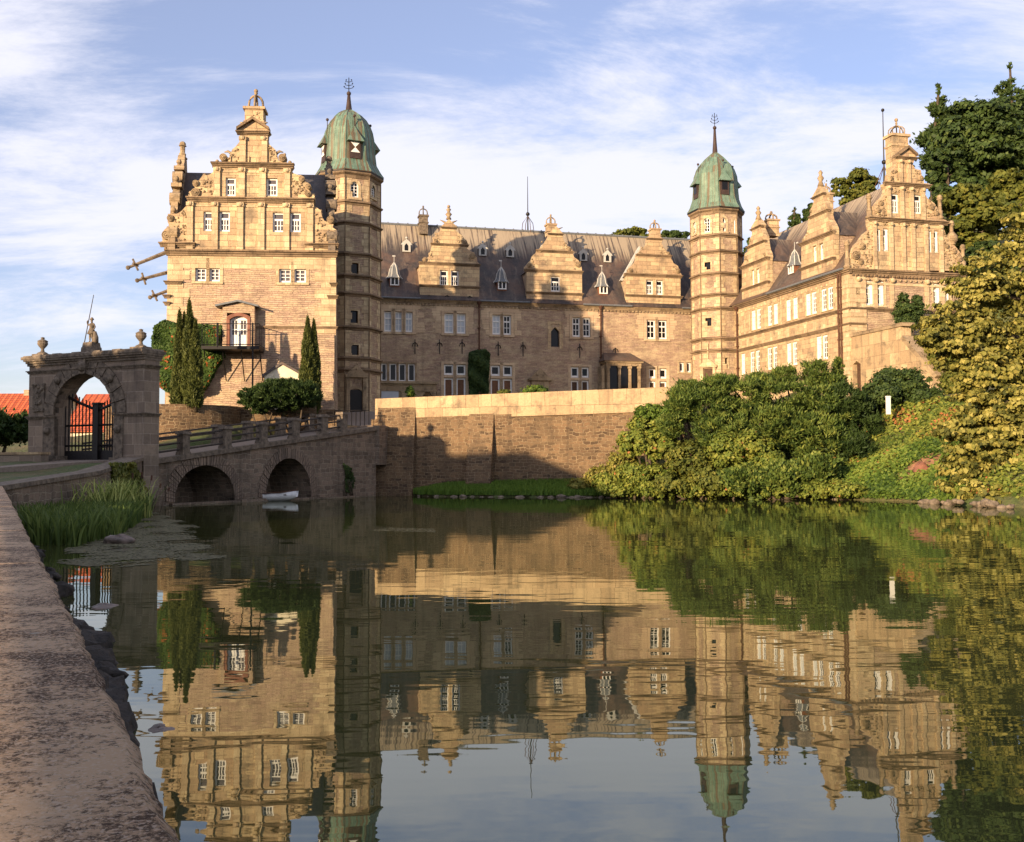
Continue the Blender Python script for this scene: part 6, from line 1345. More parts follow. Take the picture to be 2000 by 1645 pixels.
# ================================================================== TERRAIN AND WATER
pond = []
pond += [wp(-30, OFF-.6), wp(36.8, OFF-.6)] + [(-16.9, 33.5), (-16.95, 45.6), (-18.4, 49.6)] + [(-22.0, 51.9), (-13.8, 65.6), (-9.4, 66.6)]
q = lambda x, y: tuple(atz(x, y, 0).xy)
bank = [q(738, 967.6), q(800, 967.8), q(818, 970), q(950, 971), q(1095, 972), q(1180, 972), q(1300, 973), q(1500, 974), q(1650, 976), q(1780, 980), q(1860, 987), q(2000, 992), (34, 41), (48, 34), (60, 10), (60, -30), (10, -40)]
pond += bank
PN = np.array(pond)
def inpoly(X, Y, PN):
    c = np.zeros(X.shape, bool); j = len(PN)-1
    for i in range(len(PN)):
        xi, yi = PN[i]; xj, yj = PN[j]
        m = ((yi > Y) != (yj > Y)) & (X < (xj-xi)*(Y-yi)/(yj-yi+1e-12)+xi); c ^= m; j = i
    return c
def pdist(X, Y, PN):
    d = np.full(X.shape, 1e9)
    for i in range(len(PN)):
        a = PN[i]; b = PN[(i+1) % len(PN)]; ab = b-a; t = np.clip(((X-a[0])*ab[0]+(Y-a[1])*ab[1])/(ab@ab), 0, 1)
        d = np.minimum(d, np.hypot(X-a[0]-t*ab[0], Y-a[1]-t*ab[1]))
    return d
anch = [(-5,0,.9),(-10,10,.9),(-14,20,1.0),(-5,-15,.9),(-15,-5,.9),(-25,10,1.0),(-15,-30,.9),(-35,-10,1),(-50,-30,1),(-60,10,1.2),(-40,20,1.1),(-24,30,1.1),(-20,38,1.3),(-70,-10,1),(-5,-30,.9),(-80,40,1.5),(-18,40,1.5),(-22,48,2.1),(-20,52,2.4),(-30,30,1.2),(-60,60,1.5),(-45,95,2.4),(-28,60,2.5),(-20,69,4.9),(-14,70.5,5.0),(-10,67,4.5),(-10,72,5.0),(-11,80,6.2),(0,68,5.5),(8,64,5.4),(0,80,6.0),(10,90,6.3),(20,95,6.8),(16,64,5.4),(22,72,6.4),(24,62,5.4),(29,58,5.6),(36,56,6.2),(29,73,6.6),(26,78,6.8),(36,80,10.5),(40,74,9.5),(45,90,17),(60,100,26),(34,100,18),(30,130,22),(0,130,14),(0,180,26),(60,160,42),(-40,140,4),(-90,150,4),(100,80,26),(60,50,8),(80,0,8),(-30,-20,.8),(0,-45,.9),(-22,90,5.5),(5,68,5.6),(12,70,6)]
def terr(X, Y):
    X = np.asarray(X, float); Y = np.asarray(Y, float); n = np.zeros(X.shape); w = np.zeros(X.shape)
    for ax, ay, az_ in anch:
        d = ((X-ax)**2+(Y-ay)**2+4)**-1.6; n += d*az_; w += d
    T_ = n/w
    far = np.clip((np.hypot(X, Y-60)-150)/200, 0, 1); T_ = T_*(1-far)+2.0*far
    d = pdist(X, Y, PN); ins = inpoly(X, Y, PN)
    onR = (Y > 40) & (X > 2)
    slope = np.where(onR, .62, 1.6); ramp = .12+d*slope
    strip = (X > -10) & (X < 6) & (Y > 55) & (Y < 67); ramp = np.where(strip, .12+d*.2, ramp)
    T_ = np.where(onR | strip, np.minimum(T_, ramp), np.minimum(T_, .3+d*3))
    return np.where(ins, -np.minimum(1.6, .25+d*.6), T_)
gx = np.concatenate([np.linspace(-2500, -130, 14), np.arange(-120, -40, 3.0), np.arange(-40, 46, .75), np.arange(46, 140, 3.0), np.linspace(150, 2500, 14)])
gy = np.concatenate([np.linspace(-1500, -70, 8), np.arange(-60, 10, 2.5), np.arange(10, 90, .75), np.arange(90, 220, 3.0), np.linspace(230, 3000, 14)])
GX, GY = np.meshgrid(gx, gy); GZt = terr(GX, GY); GZt += np.where(GZt > .3, .12*np.sin(GX*.9+GY*.4)*np.cos(GY*.7), 0)
ny, nx = GX.shape; idx = np.arange(nx*ny).reshape(ny, nx)
fc = np.stack([idx[:-1, :-1], idx[:-1, 1:], idx[1:, 1:], idx[1:, :-1]], -1).reshape(-1, 4)
struct(mkobj('ground', np.stack([GX, GY, GZt], -1).reshape(-1, 3), fc.tolist(), M['ground'], None, True))
wz = MB().add([(-60, -60, 0), (90, -60, 0), (90, 90, 0), (-60, 90, 0)], [(0, 1, 2, 3)]); struct(wz.build('water', M['water']))
# roads
RH = [1.25, 1.35, 1.7, 2.25, 2.42]; rd_ = MB(); pts = [(-60, 20), (-42, 33), (-26, 41.5), (-20.8, 48.2), (-19.6, 51.0)]
for i in range(len(pts)-1):
    a, b = Vector(pts[i]), Vector(pts[i+1]); n_ = Vector((-(b-a).y, (b-a).x)).normalized()*2.2
    z = lambda v: float(terr(v.x, v.y))+.2
    h0, h1 = RH[i], RH[i+1]; q4 = [a-n_, a+n_, b+n_, b-n_]; h4 = [h0, h0, h1, h1]
    rd_.add([(v.x, v.y, h-.7) for v, h in zip(q4, h4)]+[(v.x, v.y, h) for v, h in zip(q4, h4)], [(0, 1, 2, 3), (4, 7, 6, 5), (0, 4, 5, 1), (2, 6, 7, 3), (1, 5, 6, 2), (3, 7, 4, 0)])
struct(rd_.build('road', M['road']))

xs_ = np.linspace(-14, -7.5, 14); ys_ = np.linspace(66.6, 84, 30); XX, YY = np.meshgrid(xs_, ys_); ZZt = terr(XX, YY)+.12; ii = np.arange(XX.size).reshape(XX.shape)
struct(mkobj('courtyard', np.stack([XX, YY, ZZt], -1).reshape(-1, 3), np.stack([ii[:-1, :-1], ii[:-1, 1:], ii[1:, 1:], ii[1:, :-1]], -1).reshape(-1, 4).tolist(), M['road']))
# ================================================================== VEGETATION
def leafmesh(name, P, N, size, asp, tint, mat, parent, kind=None, droop=0.0, fold=.25, align=0.0):
    n = len(P); size = np.broadcast_to(size, (n,))*rng.uniform(.7, 1.3, n)
    N = N+rng.normal(0, .45, (n, 3)); N /= np.linalg.norm(N, axis=1)[:, None]+1e-9
    a = rng.normal(0, 1, (n, 3)); a[:, 2] -= droop; t = a-(a*N).sum(1)[:, None]*N; t /= np.linalg.norm(t, axis=1)[:, None]+1e-9
    if align:
        N0 = N+np.array([0, 0, .55]); t2 = N0/np.linalg.norm(N0, axis=1)[:, None]*align+rng.normal(0, .35, (n, 3)); t = t2/np.linalg.norm(t2, axis=1)[:, None]; a = rng.normal(0, 1, (n, 3)); N = a-(a*t).sum(1)[:, None]*t; N /= np.linalg.norm(N, axis=1)[:, None]+1e-9
    b = np.cross(N, t); L = size[:, None]*t*.5; Wd = size[:, None]*asp*b*.5; up = N*size[:, None]*fold*.3
    V = np.stack([P-L, P+Wd-L*.1+up, P+L, P-Wd-L*.1+up], 1).reshape(-1, 3)
    me = bpy.data.meshes.new(name); off = np.array(root_of(parent).location) if parent else 0
    V = V-off
    me.vertices.add(4*n); me.vertices.foreach_set('co', V.astype(np.float32).ravel())
    me.loops.add(4*n); me.loops.foreach_set('vertex_index', np.arange(4*n, dtype=np.int32))
    me.polygons.add(n); me.polygons.foreach_set('loop_start', np.arange(0, 4*n, 4, dtype=np.int32)); me.polygons.foreach_set('loop_total', np.full(n, 4, dtype=np.int32))
    me.update(calc_edges=True)
    at_ = me.attributes.new('tint', 'FLOAT', 'POINT'); at_.data.foreach_set('value', np.repeat(np.clip(tint, 0, 1), 4).astype(np.float32))
    me.materials.append(mat); o = bpy.data.objects.new(name, me); COL.objects.link(o)
    if parent: o.parent = parent
    if kind: o['kind'] = kind
    return o
def sph(n):
    v = rng.normal(0, 1, (n, 3)); return v/np.linalg.norm(v, axis=1)[:, None]
def cloud(ells, n, sub=40, subr=.3, flat=.6, shell=.55, tvar=.25, inner=.15):
    """ells: (center, radii, weight); leaves gathered in many small tufts over each ellipsoid"""
    wt_ = np.array([e[2] for e in ells], float); wt_ /= wt_.sum(); Ps, Ns, Ts = [], [], []
    for (c, r, _), w_ in zip(ells, wt_):
        c = np.array(c, float); r = np.array(r, float); m = max(5, int(sub*len(ells)*w_*1.8)); nn = max(8, int(n*w_))
        d = sph(m); rad = rng.uniform(shell, 1.0, m)**.7; C = c+d*r*rad[:, None]
        k = rng.integers(0, m, nn); sr = subr*r.mean()*rng.uniform(.5, 1.4, m)
        q_ = sph(nn); rr = np.minimum(np.abs(rng.normal(.45, .38, nn)), 1.5)*np.where(rng.uniform(0, 1, nn) < .08, 1.9, 1.0)
        off = q_*rr[:, None]*sr[k][:, None]; off[:, 2] *= flat
        P = C[k]+off; nr = q_*.7+d[k]*.6+np.array([0, 0, .35])
        tt = rng.uniform(-tvar, tvar, m)
        Ps.append(P); Ns.append(nr); Ts.append(.46+tt[k]+rng.normal(0, .16, nn))
    return np.concatenate(Ps), np.concatenate(Ns), np.concatenate(Ts)
def limb(mb, p0, p1, r0, r1, bend=.15, n=5):
    p0 = Vector(p0); p1 = Vector(p1); d = p1-p0; o = Vector((random.uniform(-1, 1), random.uniform(-1, 1), random.uniform(-.3, .6)))*d.length*bend
    pts = [p0+d*t+o*math.sin(math.pi*t) for t in [i/n for i in range(n+1)]]; mb.tube(pts, [r0+(r1-r0)*i/n for i in range(n+1)], 7)
def tree(name, label, cat, base, top, ells, nleaf, ls, mat, group=None, tr=.3, asp=.7, sub=40, subr=.3, flat=.6, droop=.3, nb=None, tvar=.25, shell=.55):
    T_ = thing(name, label, cat, base, group); base = Vector(base); top = Vector(top)
    tk = MB(); limb(tk, base-Vector((0, 0, .6)), top, tr, tr*.3, .04, 7)
    es = sorted(ells, key=lambda e: -e[2])[:(nb or min(14, len(ells)))]
    for e in es:
        c = Vector(e[0]); h = max(base.z+(top.z-base.z)*.15, min(c.z-e[1][2]*.6, top.z-.5)); f = (h-base.z)/max(top.z-base.z, .1); s = base+(top-base)*f
        limb(tk, s, c, tr*(.5-.3*f), tr*.08, .1)
    tk.build('trunk', M['bark'], T_, True)
    P, N_, T = cloud(ells, nleaf, sub, subr, flat, shell, tvar); leafmesh('crown', P, N_, ls, asp*(.6 if name in ('pine_tree', 'conifer_tree') else 1), T, M[mat], T_, droop=droop, align=1.0 if name in ('pine_tree', 'conifer_tree') else 0)
    return T_
def pxe(px, py, Y, rx, rz, ry=None, w=None):
    """ellipsoid from its middle and radii in photo pixels at a given distance"""
    c = at(px, py, Y); k = Y/FL; a = rx*k; b = rz*k; d = (ry if ry is not None else (a+b)/2); return ((c.x, c.y, c.z), (a, d, b), w or (rx*rz+rx*20))

# --- big yellow maple at the right edge
me_ = []
rr = random.Random(3)
for (px, py, rx, rz, Y) in ((1985,560,95,60,50),(2040,470,90,50,51),(1905,560,60,30,49),(1850,615,45,26,48),(1880,650,70,30,48.5),(1960,650,80,40,49),(1835,660,40,22,47.5),(1870,700,45,34,48),(1940,720,80,40,48),(2020,720,60,60,49),(1895,745,48,26,48),(1960,790,70,40,47.5),(1930,830,66,34,47),(2000,850,60,50,47.5),(1880,830,44,26,47),(1850,845,35,18,47),(1905,880,62,30,46.5),(1975,910,70,36,46.5),(1880,915,50,26,46.3),(1935,950,66,26,46),(2010,960,60,30,46),(1870,950,38,18,46),(2060,620,80,80,51),(2090,800,80,90,50),(2000,480,50,30,50),(1945,505,46,22,49.5),(1900,520,34,18,49),(1990,430,34,16,50),(2060,900,60,60,48),(1895,775,30,16,47.5),(1905,600,50,24,48.5),(1855,675,50,28,47.8),(1925,560,60,26,49),(2110,480,90,60,53),(1990,900,60,40,47),(2010,780,60,50,48.5),(2000,700,50,40,49),(1980,960,70,24,46),(1830,635,40,18,47.5),(1815,655,24,12,47),(1960,860,60,34,47),(1910,800,50,30,47.5),(1935,690,60,30,48.5),(1900,850,40,20,47),(2080,720,80,60,50),(2060,980,70,30,47),(1985,965,50,22,44.5),(1925,968,50,18,45),(2040,940,60,40,45),(1890,640,60,30,48.3)):
    me_.append(pxe(px, py, Y, rx, rz, 1.3))
mb_ = terr(26.5, 51.5)
tree('maple_tree', 'yellowing maple tree hanging over the water at the right edge', 'tree', (26.2, 50.5, float(mb_)), (26.4, 50.5, 12), me_, 110000, .22, 'maple', tr=.4, asp=.8, sub=24, subr=.30, flat=.40, droop=1.2, nb=30, tvar=.34, shell=.35)
# --- hill trees behind the right wing
def bigtree(name, label, px, py, Y, W_, H_, mat, n, ls, group='trees on the hill behind the castle', seed=0, cone=False, ground=None, nclump=18, subr=.3):
    r = random.Random(seed); k = Y/FL; c = at(px, py, Y); el = []
    if cone:
        for i in range(nclump):
            t = (i+.5)/nclump; rad = W_*k*(1-t)**.85+.15; z = c.z-H_*k+2*H_*k*t
            for j in range(3 if t < .8 else 1):
                a = r.uniform(0, 6.28); rr_ = rad*r.uniform(.35, .7) if t < .8 else 0; el.append(((c.x+rr_*math.cos(a), c.y+rr_*math.sin(a), z+r.uniform(-.3, .3)), (rad*.55, rad*.55, H_*k/nclump*1.1), rad*rad+.2))
    else:
        for i in range(nclump):
            a = r.uniform(0, 6.28); q_ = r.uniform(0, 1)**.5; t = r.uniform(-1, 1); rr_ = math.sqrt(max(0, 1-t*t*.8))*q_*.75
            el.append(((c.x+W_*k*rr_*math.cos(a), c.y+W_*k*.8*rr_*math.sin(a), c.z+H_*k*t*.75), (W_*k*r.uniform(.26, .42), W_*k*.34, H_*k*r.uniform(.16, .26)), r.uniform(.6, 1.2)))
    gz = ground if ground is not None else float(terr(c.x, c.y))
    return tree(name, label, 'tree', (c.x, c.y, gz), (c.x, c.y, c.z+H_*k*(.92 if cone else .4)), el, n, ls, mat, group, tr=.45, sub=16, subr=subr, flat=.5, droop=.5, nb=10)
bigtree('pine_tree', 'tall dark conifer with a ragged top, right of the right wing chimney', 1836, 240, 112, 50, 80, 'dark', 20000, .5, seed=1, cone=True, nclump=9, subr=.6)
bigtree('pine_tree', 'highest conifer spire on the hill, at the top right corner', 1975, 215, 125, 60, 92, 'dark', 20000, .55, seed=2, cone=True, nclump=9, subr=.6)
bigtree('broadleaf_tree', 'very wide dark green tree filling the hill right of the end gable', 1925, 300, 108, 112, 118, 'dark', 60000, .5, seed=3, nclump=44, subr=.36)
bigtree('broadleaf_tree', 'dark green tree cut by the right edge high on the hill', 2040, 285, 112, 110, 130, 'dark', 34000, .65, seed=4, nclump=24)
bigtree('broadleaf_tree', 'dark tree directly right of the end gable with deep shaded gaps', 1850, 350, 104, 55, 80, 'dark', 18000, .5, seed=5, nclump=18)
bigtree('broadleaf_tree', 'olive green tree on the slope above the yellow maple', 1895, 430, 96, 85, 75, 'oak', 34000, .45, seed=6, nclump=26)
bigtree('broadleaf_tree', 'olive tree behind the top of the maple at the right edge', 1990, 400, 98, 80, 80, 'oak', 22000, .5, seed=8, nclump=20)
bigtree('broadleaf_tree', 'dark tree low between the end gable and the maple', 1925, 540, 92, 75, 70, 'dark', 20000, .45, seed=7, nclump=18)
bigtree('round_tree', 'rounded olive tree peeping over the right wing roof beside the mast', 1682, 366, 135, 56, 52, 'oak', 20000, .45, 'trees above the roof line', seed=9, nclump=16)
bigtree('round_tree', 'green tree top behind the middle roof, left of the third gable', 1235, 470, 150, 62, 34, 'oak', 12000, .5, 'trees above the roof line', seed=10, nclump=16)
bigtree('round_tree', 'smaller dark tree top behind the middle roof, against the pointed tower', 1315, 468, 150, 34, 20, 'dark', 7000, .5, 'trees above the roof line', seed=11, nclump=12)
bigtree('conifer_tree', 'small dark conifer over the roof between the two court gables of the right wing', 1552, 440, 130, 22, 34, 'dark', 5000, .45, 'trees above the roof line', seed=12, cone=True, nclump=8, subr=.6)
bigtree('round_tree', 'dark tree over the roof just left of the taller court gable', 1582, 425, 132, 24, 28, 'dark', 6000, .45, 'trees above the roof line', seed=13, nclump=10)
bigtree('round_tree', 'dark tree top in the gap right of the pointed tower', 1463, 492, 128, 18, 34, 'dark', 5000, .45, 'trees above the roof line', seed=14, nclump=10)

# --- shrubs on the right bank
def bush(name, label, cat, items, n, ls, mat, group=None, asp=.7, droop=0., sub=44, subr=.28, flat=.7, stem=.12, tvar=.25, Yc=None, shell=.5):
    n = int(n*1.7); ls = ls*.76
    el = [pxe(*i) for i in items]; cx = sum(e[0][0] for e in el)/len(el); cy = sum(e[0][1] for e in el)/len(el)
    gz = float(terr(cx, cy)); T_ = thing(name, label, cat, (cx, cy, gz), group); mb = MB()
    for e in el[:10]: limb(mb, (cx+random.uniform(-.4, .4), cy, gz-.3), e[0], stem, stem*.25, .12)
    mb.build('stem', M['bark'], T_, True); P, N_, T = cloud(el, n, sub, subr, flat, shell, tvar); leafmesh('foliage', P, N_, ls*(1.5 if mat in ('juniper', 'yew') else 1), asp*(.75 if mat in ('juniper', 'yew') else 1), T, M[mat], T_, droop=droop, align=1.0 if mat in ('juniper', 'yew') else 0)
    return T_
gS = 'shrubs on the right bank'
bush('juniper_bush', 'large feathery dark green juniper in the middle of the bank', 'bush', [(1380,790,58,60,40,1.8),(1400,775,58,36,30,1.6),(1450,770,58.5,50,36,1.8),(1520,775,59,56,36,2),(1590,790,59,60,40,2),(1480,830,57.5,80,50,2),(1580,850,57.5,70,50,2),(1640,840,58,50,50,2),(1420,850,57,60,44,1.8)][:0]+[(1380,790,58,58,44,1.8),(1400,752,58.5,40,18,1.4),(1450,775,58.5,55,40,1.8),(1530,780,59,60,42,2),(1600,800,59,60,44,2),(1490,835,57.5,80,46,2),(1590,855,57.5,70,50,2),(1410,845,57,60,44,1.8)], 52000, .23, 'juniper', gS, asp=.35, sub=46, subr=.24, flat=.6)
bush('juniper_bush', 'pointed juniper tips rising in front of the right wing windows', 'bush', [(1480,745,60,26,16,1),(1530,735,60.5,26,18,1),(1590,728,61,24,26,1),(1615,748,61,30,18,1),(1420,745,60,26,14,1)], 14000, .2, 'juniper', gS, asp=.35, sub=24, subr=.4)
bush('juniper_bush', 'dark shaded juniper at the right end of the hedge, above the shadow', 'bush', [(1650,790,59,40,44,1.6),(1680,830,58.5,36,50,1.4),(1655,880,57,44,44,1.4)], 18000, .22, 'yew', gS, asp=.35)  # darker yew needles put this juniper's shade into the colour
bush('juniper_bush', 'left tip of the juniper hedge leaning against the pale coping', 'bush', [(1330,790,57.5,30,34,1.2),(1345,755,58,22,14,.8),(1310,830,57,26,26,1)], 13000, .2, 'juniper', gS, asp=.35)
bush('slim_cypress', 'slim upright cypress in front of the corner of the right wing', 'bush', [(1637,725,62,10,26,.5),(1640,755,62,14,26,.6)], 4000, .2, 'juniper', gS, asp=.35)
bush('shrub', 'yellow green shrub with large leaves against the retaining wall', 'bush', [(1265,835,58,34,30,1),(1240,865,57.6,34,26,1),(1290,870,57.5,34,30,1)], 11000, .26, 'shrub', gS)
bush('shrub', 'bright green creeper hanging beside the end of the retaining wall', 'bush', [(1268,805,57.8,28,16,.6),(1300,812,57.6,24,18,.6),(1252,812,57.6,8,20,.4)], 7000, .2, 'ivy', gS)
bush('shrub', 'reddish tinted shrub low in the middle of the bank', 'bush', [(1420,880,56,46,34,1.3),(1470,870,56,40,30,1.2),(1500,905,55.5,40,30,1.2)], 16000, .24, 'shrub', gS)
bush('shrub', 'broad leafy shrub low at the waterline, centre of the bank', 'bush', [(1350,900,56.5,50,40,1.3),(1390,935,55.5,50,28,1.2),(1320,945,56,46,20,1)], 16000, .24, 'oak', gS)
bush('shrub', 'dark dense shrub touching the water, right of centre', 'bush', [(1460,940,54.5,60,30,1.2),(1530,935,54,50,32,1.2),(1590,920,54.5,46,34,1.2)], 19000, .22, 'juniper', gS)
bush('shrub', 'olive shrub at the waterline left of the bush mass', 'bush', [(1240,925,57.5,40,24,1),(1280,935,57,40,26,1),(1190,940,58.5,30,16,.8)], 12000, .22, 'shrub', gS)
bush('shrub', 'round dark laurel beside the white marker post', 'bush', [(1770,748,61,44,26,1.3),(1720,770,60,40,30,1.2),(1800,775,60,36,22,1.2),(1740,735,62,30,14,1)], 17000, .22, 'dark', gS)
bush('shrub', 'wild shrub growing on the terrace wall against the right gable', 'bush', [(1775,612,80,30,24,1),(1765,592,80,12,20,.6),(1792,590,80,10,16,.6),(1770,632,79.5,22,20,.8)], 11000, .22, 'dark', None)
bush('shrub', 'dark undergrowth on the slope between terrace wall and maple', 'bush', [(1835,700,73,20,26,1.2),(1862,748,68,24,26,1.2),(1812,655,76,10,14,1.0),(1865,690,70,28,40,1.5)], 17000, .24, 'oak', None)
bush('shrub', 'low leafy growth right at the water under the shrubs', 'bush', [(x_, 956, Y_, 44, 16, .9) for x_, Y_ in ((1215, 57.8), (1290, 56.8), (1365, 56), (1440, 55), (1515, 54.3), (1590, 53.6), (1650, 53))], 22000, .2, 'shrub', gS, shell=.2)
bush('shrub', 'sunny yellow green weeds spilling from the wall foot toward the grass', 'bush', [(1135, 948, 60.5, 26, 12, .8), (1175, 930, 59.8, 30, 20, .9), (1215, 900, 59, 28, 24, .9), (1235, 872, 58.6, 20, 20, .8)], 9000, .2, 'drygrass', gS)
SCAR = tuple(at(1800, 878, 52.5).xy)
def scatter(name, label, cat, poly_, n, ls, mat, hgt=.25, asp=.7, kind='stuff', drp=0., tv=.25):
    PX = np.array(poly_); xs = rng.uniform(PX[:, 0].min(), PX[:, 0].max(), n*3); ys = rng.uniform(PX[:, 1].min(), PX[:, 1].max(), n*3)
    m = inpoly(xs, ys, PX); xs, ys = xs[m][:n], ys[m][:n]; z = terr(xs, ys); m = (z > .02) & (np.hypot((xs-SCAR[0])/1.35, ys-SCAR[1])+rng.normal(0, .3, len(xs)) > 1.0); xs, ys, z = xs[m], ys[m], z[m]
    lump = (np.sin(xs*1.3+ys*.7)+np.sin(ys*1.9-xs*.4)+np.sin(xs*3.1)*.5)*.2+.5
    z = z+rng.uniform(0, 1, len(z))*hgt*(.5+lump); P = np.stack([xs, ys, z], 1); N_ = np.tile(np.array([[-.3, -.5, .8]]), (len(P), 1))
    o = leafmesh(name, P, N_, ls, asp, lump+rng.normal(0, tv, len(z)), M[mat], None, kind, drp); return tag(o, label, cat)
Q = lambda x, y, Y: tuple(at(x, y, Y).xy)
scatter('ground_cover', 'bright green ground ivy on the lower bank beside the maple', 'ground cover', [q(1600,974), q(1700,978), q(1860,988), (24.5, 49), (25, 54), (18, 56), (14, 53)], 26000, .2, 'ivy', .4)
scatter('ground_cover', 'sparser dry green cover on the upper bank', 'ground cover', [(13, 55), (25, 53), (29, 60), (24, 63), (12, 62)], 22000, .2, 'shrub', .3)
scatter('ground_cover', 'yellowish weeds on the bank left of the shrubs', 'ground cover', [q(1100,969), q(1300,972), q(1420,974), (10, 60), (4, 61.5)], 20000, .2, 'drygrass', .5)
scatter('ground_cover', 'rough green cover under the maple at the right edge', 'ground cover', [q(1860,986), q(2000,991), (36, 40), (36, 56), (26, 56), (24, 49.5)], 26000, .2, 'shrub', .45)
scatter('ground_cover', 'leafy cover at the foot of the shrubs', 'ground cover', [q(1300,973), q(1500,974), q(1650,976), (16, 58), (9, 60)], 20000, .22, 'shrub', .5)
# red earth scar with a stone
p = at(1800, 878, 52.5)
sc = MB(); n = 18; cen = Vector((p.x, p.y, 0)); ring = [(0, 0)]+[(math.cos(6.283*k/n)*random.uniform(.9, 1.7)*1.4, math.sin(6.283*k/n)*random.uniform(.8, 1.6)*1.15) for k in range(n)]
vs = [(cen.x+x, cen.y+y, float(terr(cen.x+x, cen.y+y))+(.22 if i == 0 else .04)) for i, (x, y) in enumerate(ring)]
M['earth'] = plain('red_bank_earth', (0.36, 0.18, 0.10), .95, .5, 2, bump=1.0, c2=(0.17, 0.10, 0.05))
sc.add(vs, [(0, 1+k, 1+(k+1) % n) for k in range(n)]); struct(sc.build('earth_patch', M['earth'], None, True))
c = cen+Vector((-.3, -.6, float(terr(cen.x-.3, cen.y-.6))+.3)); tag(stone_obj('boulder', c, .42, None, None, M['redstone'], None, (1.1, .8, .9), 77, None, .09), 'reddish boulder in the bare earth of the right bank', 'boulder')

# grass strip before the wall
def blades(name, label, cat, pts, hgt, wid, mat, kind='stuff', lean=.3, parent=None, tint=None):
    n = len(pts); h = hgt*rng.uniform(.6, 1.25, n); a = rng.uniform(0, 6.283, n); ln = rng.uniform(.1, 1, n)*lean; la = rng.uniform(0, 6.283, n)
    dxy = np.stack([np.cos(la), np.sin(la), np.zeros(n)], 1)*ln[:, None]*h[:, None]; sd_ = np.stack([np.cos(a), np.sin(a), np.zeros(n)], 1)*(wid*.5)
    up = np.zeros((n, 3)); up[:, 2] = h; b = pts
    rows = [b-sd_, b+sd_, b+up*.45+dxy*.25+sd_*.9, b+up*.45+dxy*.25-sd_*.9, b+up*.82+dxy*.7+sd_*.6, b+up*.82+dxy*.7-sd_*.6, b+up*.97+dxy*1.15]
    V = np.stack(rows, 1).reshape(-1, 3); o7 = np.arange(n)*7
    F_ = []
    me = bpy.data.meshes.new(name); me.vertices.add(7*n); me.vertices.foreach_set('co', V.astype(np.float32).ravel())
    f1_ = np.stack([o7, o7+1, o7+2, o7+3], 1); f2_ = np.stack([o7+3, o7+2, o7+4, o7+5], 1); f3_ = np.stack([o7+5, o7+4, o7+6], 1)
    li = np.concatenate([f1_.ravel(), f2_.ravel(), f3_.ravel()]).astype(np.int32); me.loops.add(len(li)); me.loops.foreach_set('vertex_index', li)
    me.polygons.add(3*n); me.polygons.foreach_set('loop_start', np.concatenate([np.arange(0, 8*n, 4), 8*n+np.arange(0, 3*n, 3)]).astype(np.int32)); me.polygons.foreach_set('loop_total', np.concatenate([np.full(2*n, 4), np.full(n, 3)]).astype(np.int32)); me.update(calc_edges=True)
    t = tint if tint is not None else rng.uniform(0, .8, n)
    at_ = me.attributes.new('tint', 'FLOAT', 'POINT'); at_.data.foreach_set('value', np.repeat(t, 7).astype(np.float32)); me.materials.append(M[mat])
    o = bpy.data.objects.new(name, me); COL.objects.link(o)
    if parent: o.parent = parent
    return tag(o, label, cat, None, kind) if label else o
def ptsin(poly_, n, z=None):
    PX = np.array(poly_); xs = rng.uniform(PX[:, 0].min(), PX[:, 0].max(), n*4); ys = rng.uniform(PX[:, 1].min(), PX[:, 1].max(), n*4); m = inpoly(xs, ys, PX); xs, ys = xs[m][:n], ys[m][:n]
    zz = terr(xs, ys) if z is None else np.full(len(xs), z); k = zz > -.6; return np.stack([xs[k], ys[k], zz[k]], 1)
g = ptsin([(-6.4, 61.5), (5, 57.5), (10, 57.8), (8, 61.5), (-6.4, 66.0)], 42000); g = g[g[:, 2] > .03]; blades('grass', 'green grass strip between the retaining wall and the water', 'grass', g, .32, .05, 'grass')
# edge stones along the bank
es = thing('shore_stones', 'line of small stones edging the water below the grass strip', 'stones', (0, 62, 0))
for i in range(46):
    t = i/45; P_ = np.array(bank[2:9]); s = t*(len(P_)-1); j = min(int(s), len(P_)-2); v = P_[j]+(P_[j+1]-P_[j])*(s-j); stone_obj('stone', (v[0], v[1]-.1, random.uniform(-.12, .04)), random.uniform(.07, .26), None, None, M['gtrim'], None, (1.3, .8, .6), i+200, es)
for i in range(14):
    v = np.array(q(1800+i*14, 983+i*.9)); stone_obj('stone', (v[0]+random.uniform(-.2, .2), v[1], random.uniform(0, .2)), random.uniform(.12, .26), None, None, M['gtrim'], None, (1.2, .8, .7), i+300, es)
